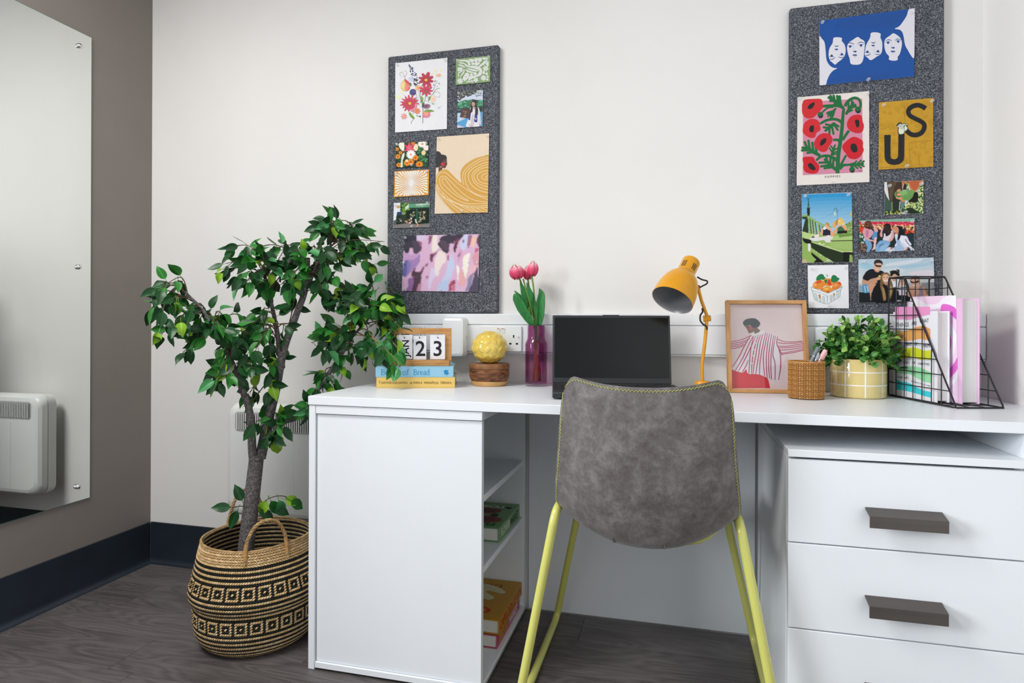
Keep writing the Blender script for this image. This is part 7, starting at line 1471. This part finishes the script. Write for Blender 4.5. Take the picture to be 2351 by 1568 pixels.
def cluster(keys, cx, cy, rx, ry, n, off=0.0, dz=.10, tone=None, droop=.5, twn=7, pale=False, big=1.0):
    n = int(n * (1.0 if tone is not None else 1.75))
    pool = [p for k_ in keys for p in br[k_]]
    nt_ = max(1, n // twn); left = n
    for t in range(nt_):
        a = lr.uniform(0, 6.283); rr = math.sqrt(lr.uniform(.12, 1)); ex, ey = cx + rx * rr * math.cos(a), cy + ry * rr * math.sin(a)
        e_ = tq(ex, ey, off + lr.uniform(-dz, dz)); e_[1] = min(e_[1], -.045); e_[0] = max(e_[0], .03)
        s0 = min(lr.sample(pool, min(7, len(pool))), key=lambda p: np.linalg.norm(p - e_) + lr.uniform(0, .05))
        midp = (s0 + e_) / 2 + V(lr.uniform(-.02, .02), lr.uniform(-.02, .02), lr.uniform(.005, .045)); midp[1] = min(midp[1], -.04)
        C_ = cr([s0, midp, e_], 8); obj('twig', MB().tube(C_, list(np.linspace(.0019, .0009, len(C_))), 5), M['paletwig'] if pale else M['twig'], tree)
        k_ = twn if t < nt_ - 1 else left; left -= k_
        for i in range(k_):
            tt = 1 - (i / max(k_, 1)) * .72 + lr.uniform(-.05, .03); j = min(max(int(tt * (len(C_) - 1)), 1), len(C_) - 1); p = C_[j]; d = nrm(C_[j] - C_[j - 1])
            out = nrm(d * .7 + V(lr.gauss(0, .6), lr.gauss(0, .55), lr.gauss(0, .5) - droop)); base = p + out * .014
            nor = tnv * .9 + V(lr.gauss(0, .5), lr.gauss(0, .5), lr.gauss(.35, .45))
            leafspots.append((base, out, nor, tone, lr.uniform(.78, 1.12) * big))
cluster(['E'], 775, 540, 58, 42, 40, -.02, .07)
cluster(['E', 'B'], 850, 565, 50, 50, 30, .02, .06)
cluster(['B', 'E'], 735, 625, 55, 55, 28, -.02, .08)
cluster(['D', 'B'], 640, 580, 72, 50, 42, -.05, .09)
cluster(['D'], 570, 620, 62, 70, 32, -.02, .08)
cluster(['D', 'B'], 630, 690, 70, 60, 34, .0, .09)
cluster(['A2'], 372, 690, 52, 34, 20, .07, .05)
cluster(['A2'], 408, 775, 52, 42, 18, .08, .05)
cluster(['A2'], 470, 735, 45, 55, 16, .06, .05)
cluster(['A2', 'D'], 545, 730, 70, 55, 34, .02, .09)
cluster(['B', 'D', 'A'], 610, 790, 82, 55, 44, .02, .10)
cluster(['A', 'A2'], 515, 845, 48, 50, 24, .05, .06)
cluster(['A', 'B'], 590, 870, 60, 35, 18, .04, .07)
cluster(['C', 'F'], 770, 705, 62, 62, 36, .04, .07)
cluster(['F', 'B'], 845, 700, 55, 55, 26, .06, .06)
cluster(['C', 'F'], 800, 800, 66, 50, 34, .06, .05)
cluster(['F'], 890, 740, 40, 60, 24, .10, .05)
cluster(['C'], 735, 760, 40, 50, 12, .05, .06)
cluster(['A', 'B', 'C2'], 620, 985, 55, 32, 18, .06, .04, big=1.12)
cluster(['C2'], 690, 940, 22, 24, 6, .06, .03)
cluster(['C'], 690, 890, 40, 25, 5, .03, .04)
cluster(['F'], 890, 805, 36, 40, 20, .17, .03, tone=3, droop=1.0, pale=True)
cluster(['F'], 920, 850, 28, 26, 10, .19, .02, tone=3, droop=1.1, pale=True)
cluster(['F'], 880, 770, 45, 40, 12, .16, .04)
cluster(['C', 'F'], 800, 880, 45, 10, 6, .045, .02)
br['T1'] = cr([tq(575, 1170), tq(555, 1162, .02), tq(530, 1165, .03)], 5); br['T2'] = cr([tq(590, 1165), tq(620, 1143, .0), tq(655, 1140, -.01), tq(680, 1165, -.01)], 5)
for k_ in ('T1', 'T2'): obj('twig', MB().tube(br[k_], .0014, 5), M['twig'], tree)
for k_, sp_ in (('T1', ((530, 1165, -1, .1, 0), (545, 1172, -.2, -.5, 0), (556, 1150, -.4, 1, 0))), ('T2', ((612, 1150, -.3, -.6, 2), (622, 1150, .3, -.6, 1), (600, 1170, .6, -.7, 0), (640, 1148, .2, -.7, 3), (655, 1146, .8, -.3, 2), (668, 1150, 1, -.7, 1), (628, 1165, .7, -.4, 0)))):
    for x, y, dx, dz_, tn in sp_: leafspots.append((tq(x, y, .01), nrm(tsd * dx + V(0, 0, dz_)), tnv + V(0, 0, .5), tn, 1.15))
def scatter_into(store, meshes, mi, p, rot, sc):
    M4 = Matrix.Translation([float(q) for q in p]) @ rot.to_matrix().to_4x4() @ Matrix.Scale(sc, 4); mbx = store.setdefault(mi, MB()); o_ = len(mbx.v)
    mbx.v += [tuple(M4 @ v_.co) for v_ in meshes[mi].vertices]
    for f_ in meshes[mi].polygons: mbx.f.append([o_ + q for q in f_.vertices])
def join_rest(store, meshes, parent):
    allmb = MB(); mats = []
    for mi, mbx in store.items():
        o_ = len(allmb.v); allmb.v += mbx.v; mats.append(meshes[mi].materials[0])
        for f_ in mbx.f: allmb.f.append([o_ + q for q in f_]); allmb.m.append(len(mats) - 1); allmb.c.append((1, 1, 1))
    if allmb.v: obj('inner_leaves', allmb, mats, parent, ang=80)['kind'] = 'stuff'
def tonemesh(t): return {0: (0, 2, 4), 1: (1, 3, 6), 2: (5,), 3: (7, 7, 3)}[t]
leafspots.sort(key=lambda q: -float(np.dot(q[0] - CAM, -_f)))
leafspots.sort(key=lambda q: float(np.dot(q[0] - CAM, _f)))
base_t = worldpos(tree); restmb = {}
for i, (p, out, nor, tone, sc) in enumerate(leafspots):
    if tone is None: tone = lr.choices((0, 1, 2, 3), (54, 28, 9, 9))[0]
    mi = lr.choice(tonemesh(tone)); e_ = aim(out, nor)
    tipw = p + out * .05 * sc
    if tipw[1] > -.035: p = p - V(0, tipw[1] + .035, 0)
    if p[0] < .03: p = V(.03, p[1], p[2])
    if i < LEAFMAX: kid('leaf', lmesh[mi], tree, loc=p, rot=e_).scale = (sc, sc, sc)
    else:
        scatter_into(restmb, lmesh, mi, p, e_, sc)
join_rest(restmb, lmesh, tree)
# ------------------------------------------------------------------ bushy plant in the yellow grid pot
QC = V(2.4435, -.107, D0); QR, QH = .0685, .1035
pp_ = thing('potted_plant', 'bushy small leaved plant in a yellow pot with white grid lines', 'plant', QC)
M['potglaze'] = pm('pale_yellow_glaze', '#dcc98a', .16, color2='#d6c07c', scale=8, coat=.5); M['whiteglaze'] = pm('white_glaze', '#f0ece2', .2, var=.02); M['soil'] = pm('dark_moss', (.03, .035, .015), .9, var=.5, scale=60)
pot = obj('pot', MB().lathe([(QR - .004, .0), (QR - .0008, .0025), (QR, .006), (QR, QH - .002), (QR - .001, QH), (QR - .0045, QH), (QR - .0055, QH - .003), (QR - .0055, .006), (.01, .005)], QC, 64), M['potglaze'], pp_, ang=50)
qa = math.atan2(CAM[1] - QC[1], CAM[0] - QC[0])
for i in range(9):
    a = qa + R_(-25.5 + 40 * i); hw__ = .026
    mb = MB(); mb.grid([[QC + V((QR + .0004) * math.cos(a + s * hw__), (QR + .0004) * math.sin(a + s * hw__), z) for s in (-1, -.5, 0, .5, 1)] for z in (.003, .03, .06, QH - .0015)]); obj('grid_line', mb, M['whiteglaze'], pot)
for z in (QH * .335, QH * .668):
    mb = MB(); mb.grid([[QC + V((QR + .00045) * math.cos(a), (QR + .00045) * math.sin(a), zz) for a in np.linspace(0, 2 * math.pi, 65)[:-1]] for zz in (z - .0017, z + .0017)], closed_v=True); obj('grid_line', mb, M['whiteglaze'], pot)
obj('soil', MB().lathe([(QR - .0058, QH - .014), (QR * .6, QH - .010), (.005, QH - .008)], QC, 32), M['soil'], pp_)
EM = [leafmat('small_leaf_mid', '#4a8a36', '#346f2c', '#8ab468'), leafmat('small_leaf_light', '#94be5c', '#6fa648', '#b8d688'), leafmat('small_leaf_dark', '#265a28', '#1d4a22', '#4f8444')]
em = []
for i in range(6):
    mb = MB(); Ls, Ws = .0152 * (1, .9, 1.1)[i % 3], .0140; rows = []
    for a in range(6):
        t = a / 5; w = Ws / 2 * (math.sin(math.pi * (.04 + .93 * t ** .8)) ** .6); z = -.004 * t * t * (1 if i % 2 else -.6)
        rows.append([(-w, Ls * t, z + w * .35), (0, Ls * t, z), (w, Ls * t, z + w * .35)])
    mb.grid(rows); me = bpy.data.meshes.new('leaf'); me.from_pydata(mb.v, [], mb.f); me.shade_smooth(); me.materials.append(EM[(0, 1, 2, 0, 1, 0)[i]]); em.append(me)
pr2 = random.Random(5); spots = []
CZ = QC + V(0, 0, QH - .006)
for i in range(150):
    a = pr2.uniform(0, 6.283); el = math.asin(pr2.uniform(-.30, 1.0)); q_r = pr2.uniform(.84, 1.08); d = V(math.cos(a) * math.cos(el), math.sin(a) * math.cos(el), math.sin(el))
    e_ = CZ + V(0, 0, .010) + V(d[0] * .096, d[1] * .085, d[2] * .108) * q_r; e_[1] = min(e_[1], -.032)
    s0 = CZ + V(d[0] * .03, d[1] * .03, -.005); C_ = cr([s0, (s0 + e_) / 2 + V(0, 0, .012), e_], 6)
    obj('stem', MB().tube(C_, .0009, 5), M['tstem'], pp_)
    for q in range(5):
        p = C_[min(len(C_) - 1, int((1 - q * .13) * (len(C_) - 1)))]; out = nrm(d * (1.2 if q == 0 else .45) + V(pr2.gauss(0, .7), pr2.gauss(0, .7), pr2.gauss(.1, .6)))
        spots.append((p, out, d * .9 + V(0, 0, .5) + V(pr2.gauss(0, .4), pr2.gauss(0, .4), 0), pr2.uniform(.85, 1.25), q, d))
spots.sort(key=lambda s: float(np.dot(s[0] - CAM, _f)))
rest2 = {}
for i, (p, out, nor, sc, q, d) in enumerate(spots):
    lit = d[2] > .2 and q <= 1  # upper tip leaves get lighter greens, a lit top put into the colour
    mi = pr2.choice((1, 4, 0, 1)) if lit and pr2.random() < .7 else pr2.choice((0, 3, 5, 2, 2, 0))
    if p[1] + out[1] * .018 > -.032: p = p - V(0, p[1] + out[1] * .018 + .032, 0)
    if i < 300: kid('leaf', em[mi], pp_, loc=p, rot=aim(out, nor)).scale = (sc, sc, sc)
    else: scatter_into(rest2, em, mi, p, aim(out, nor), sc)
join_rest(rest2, em, pp_)
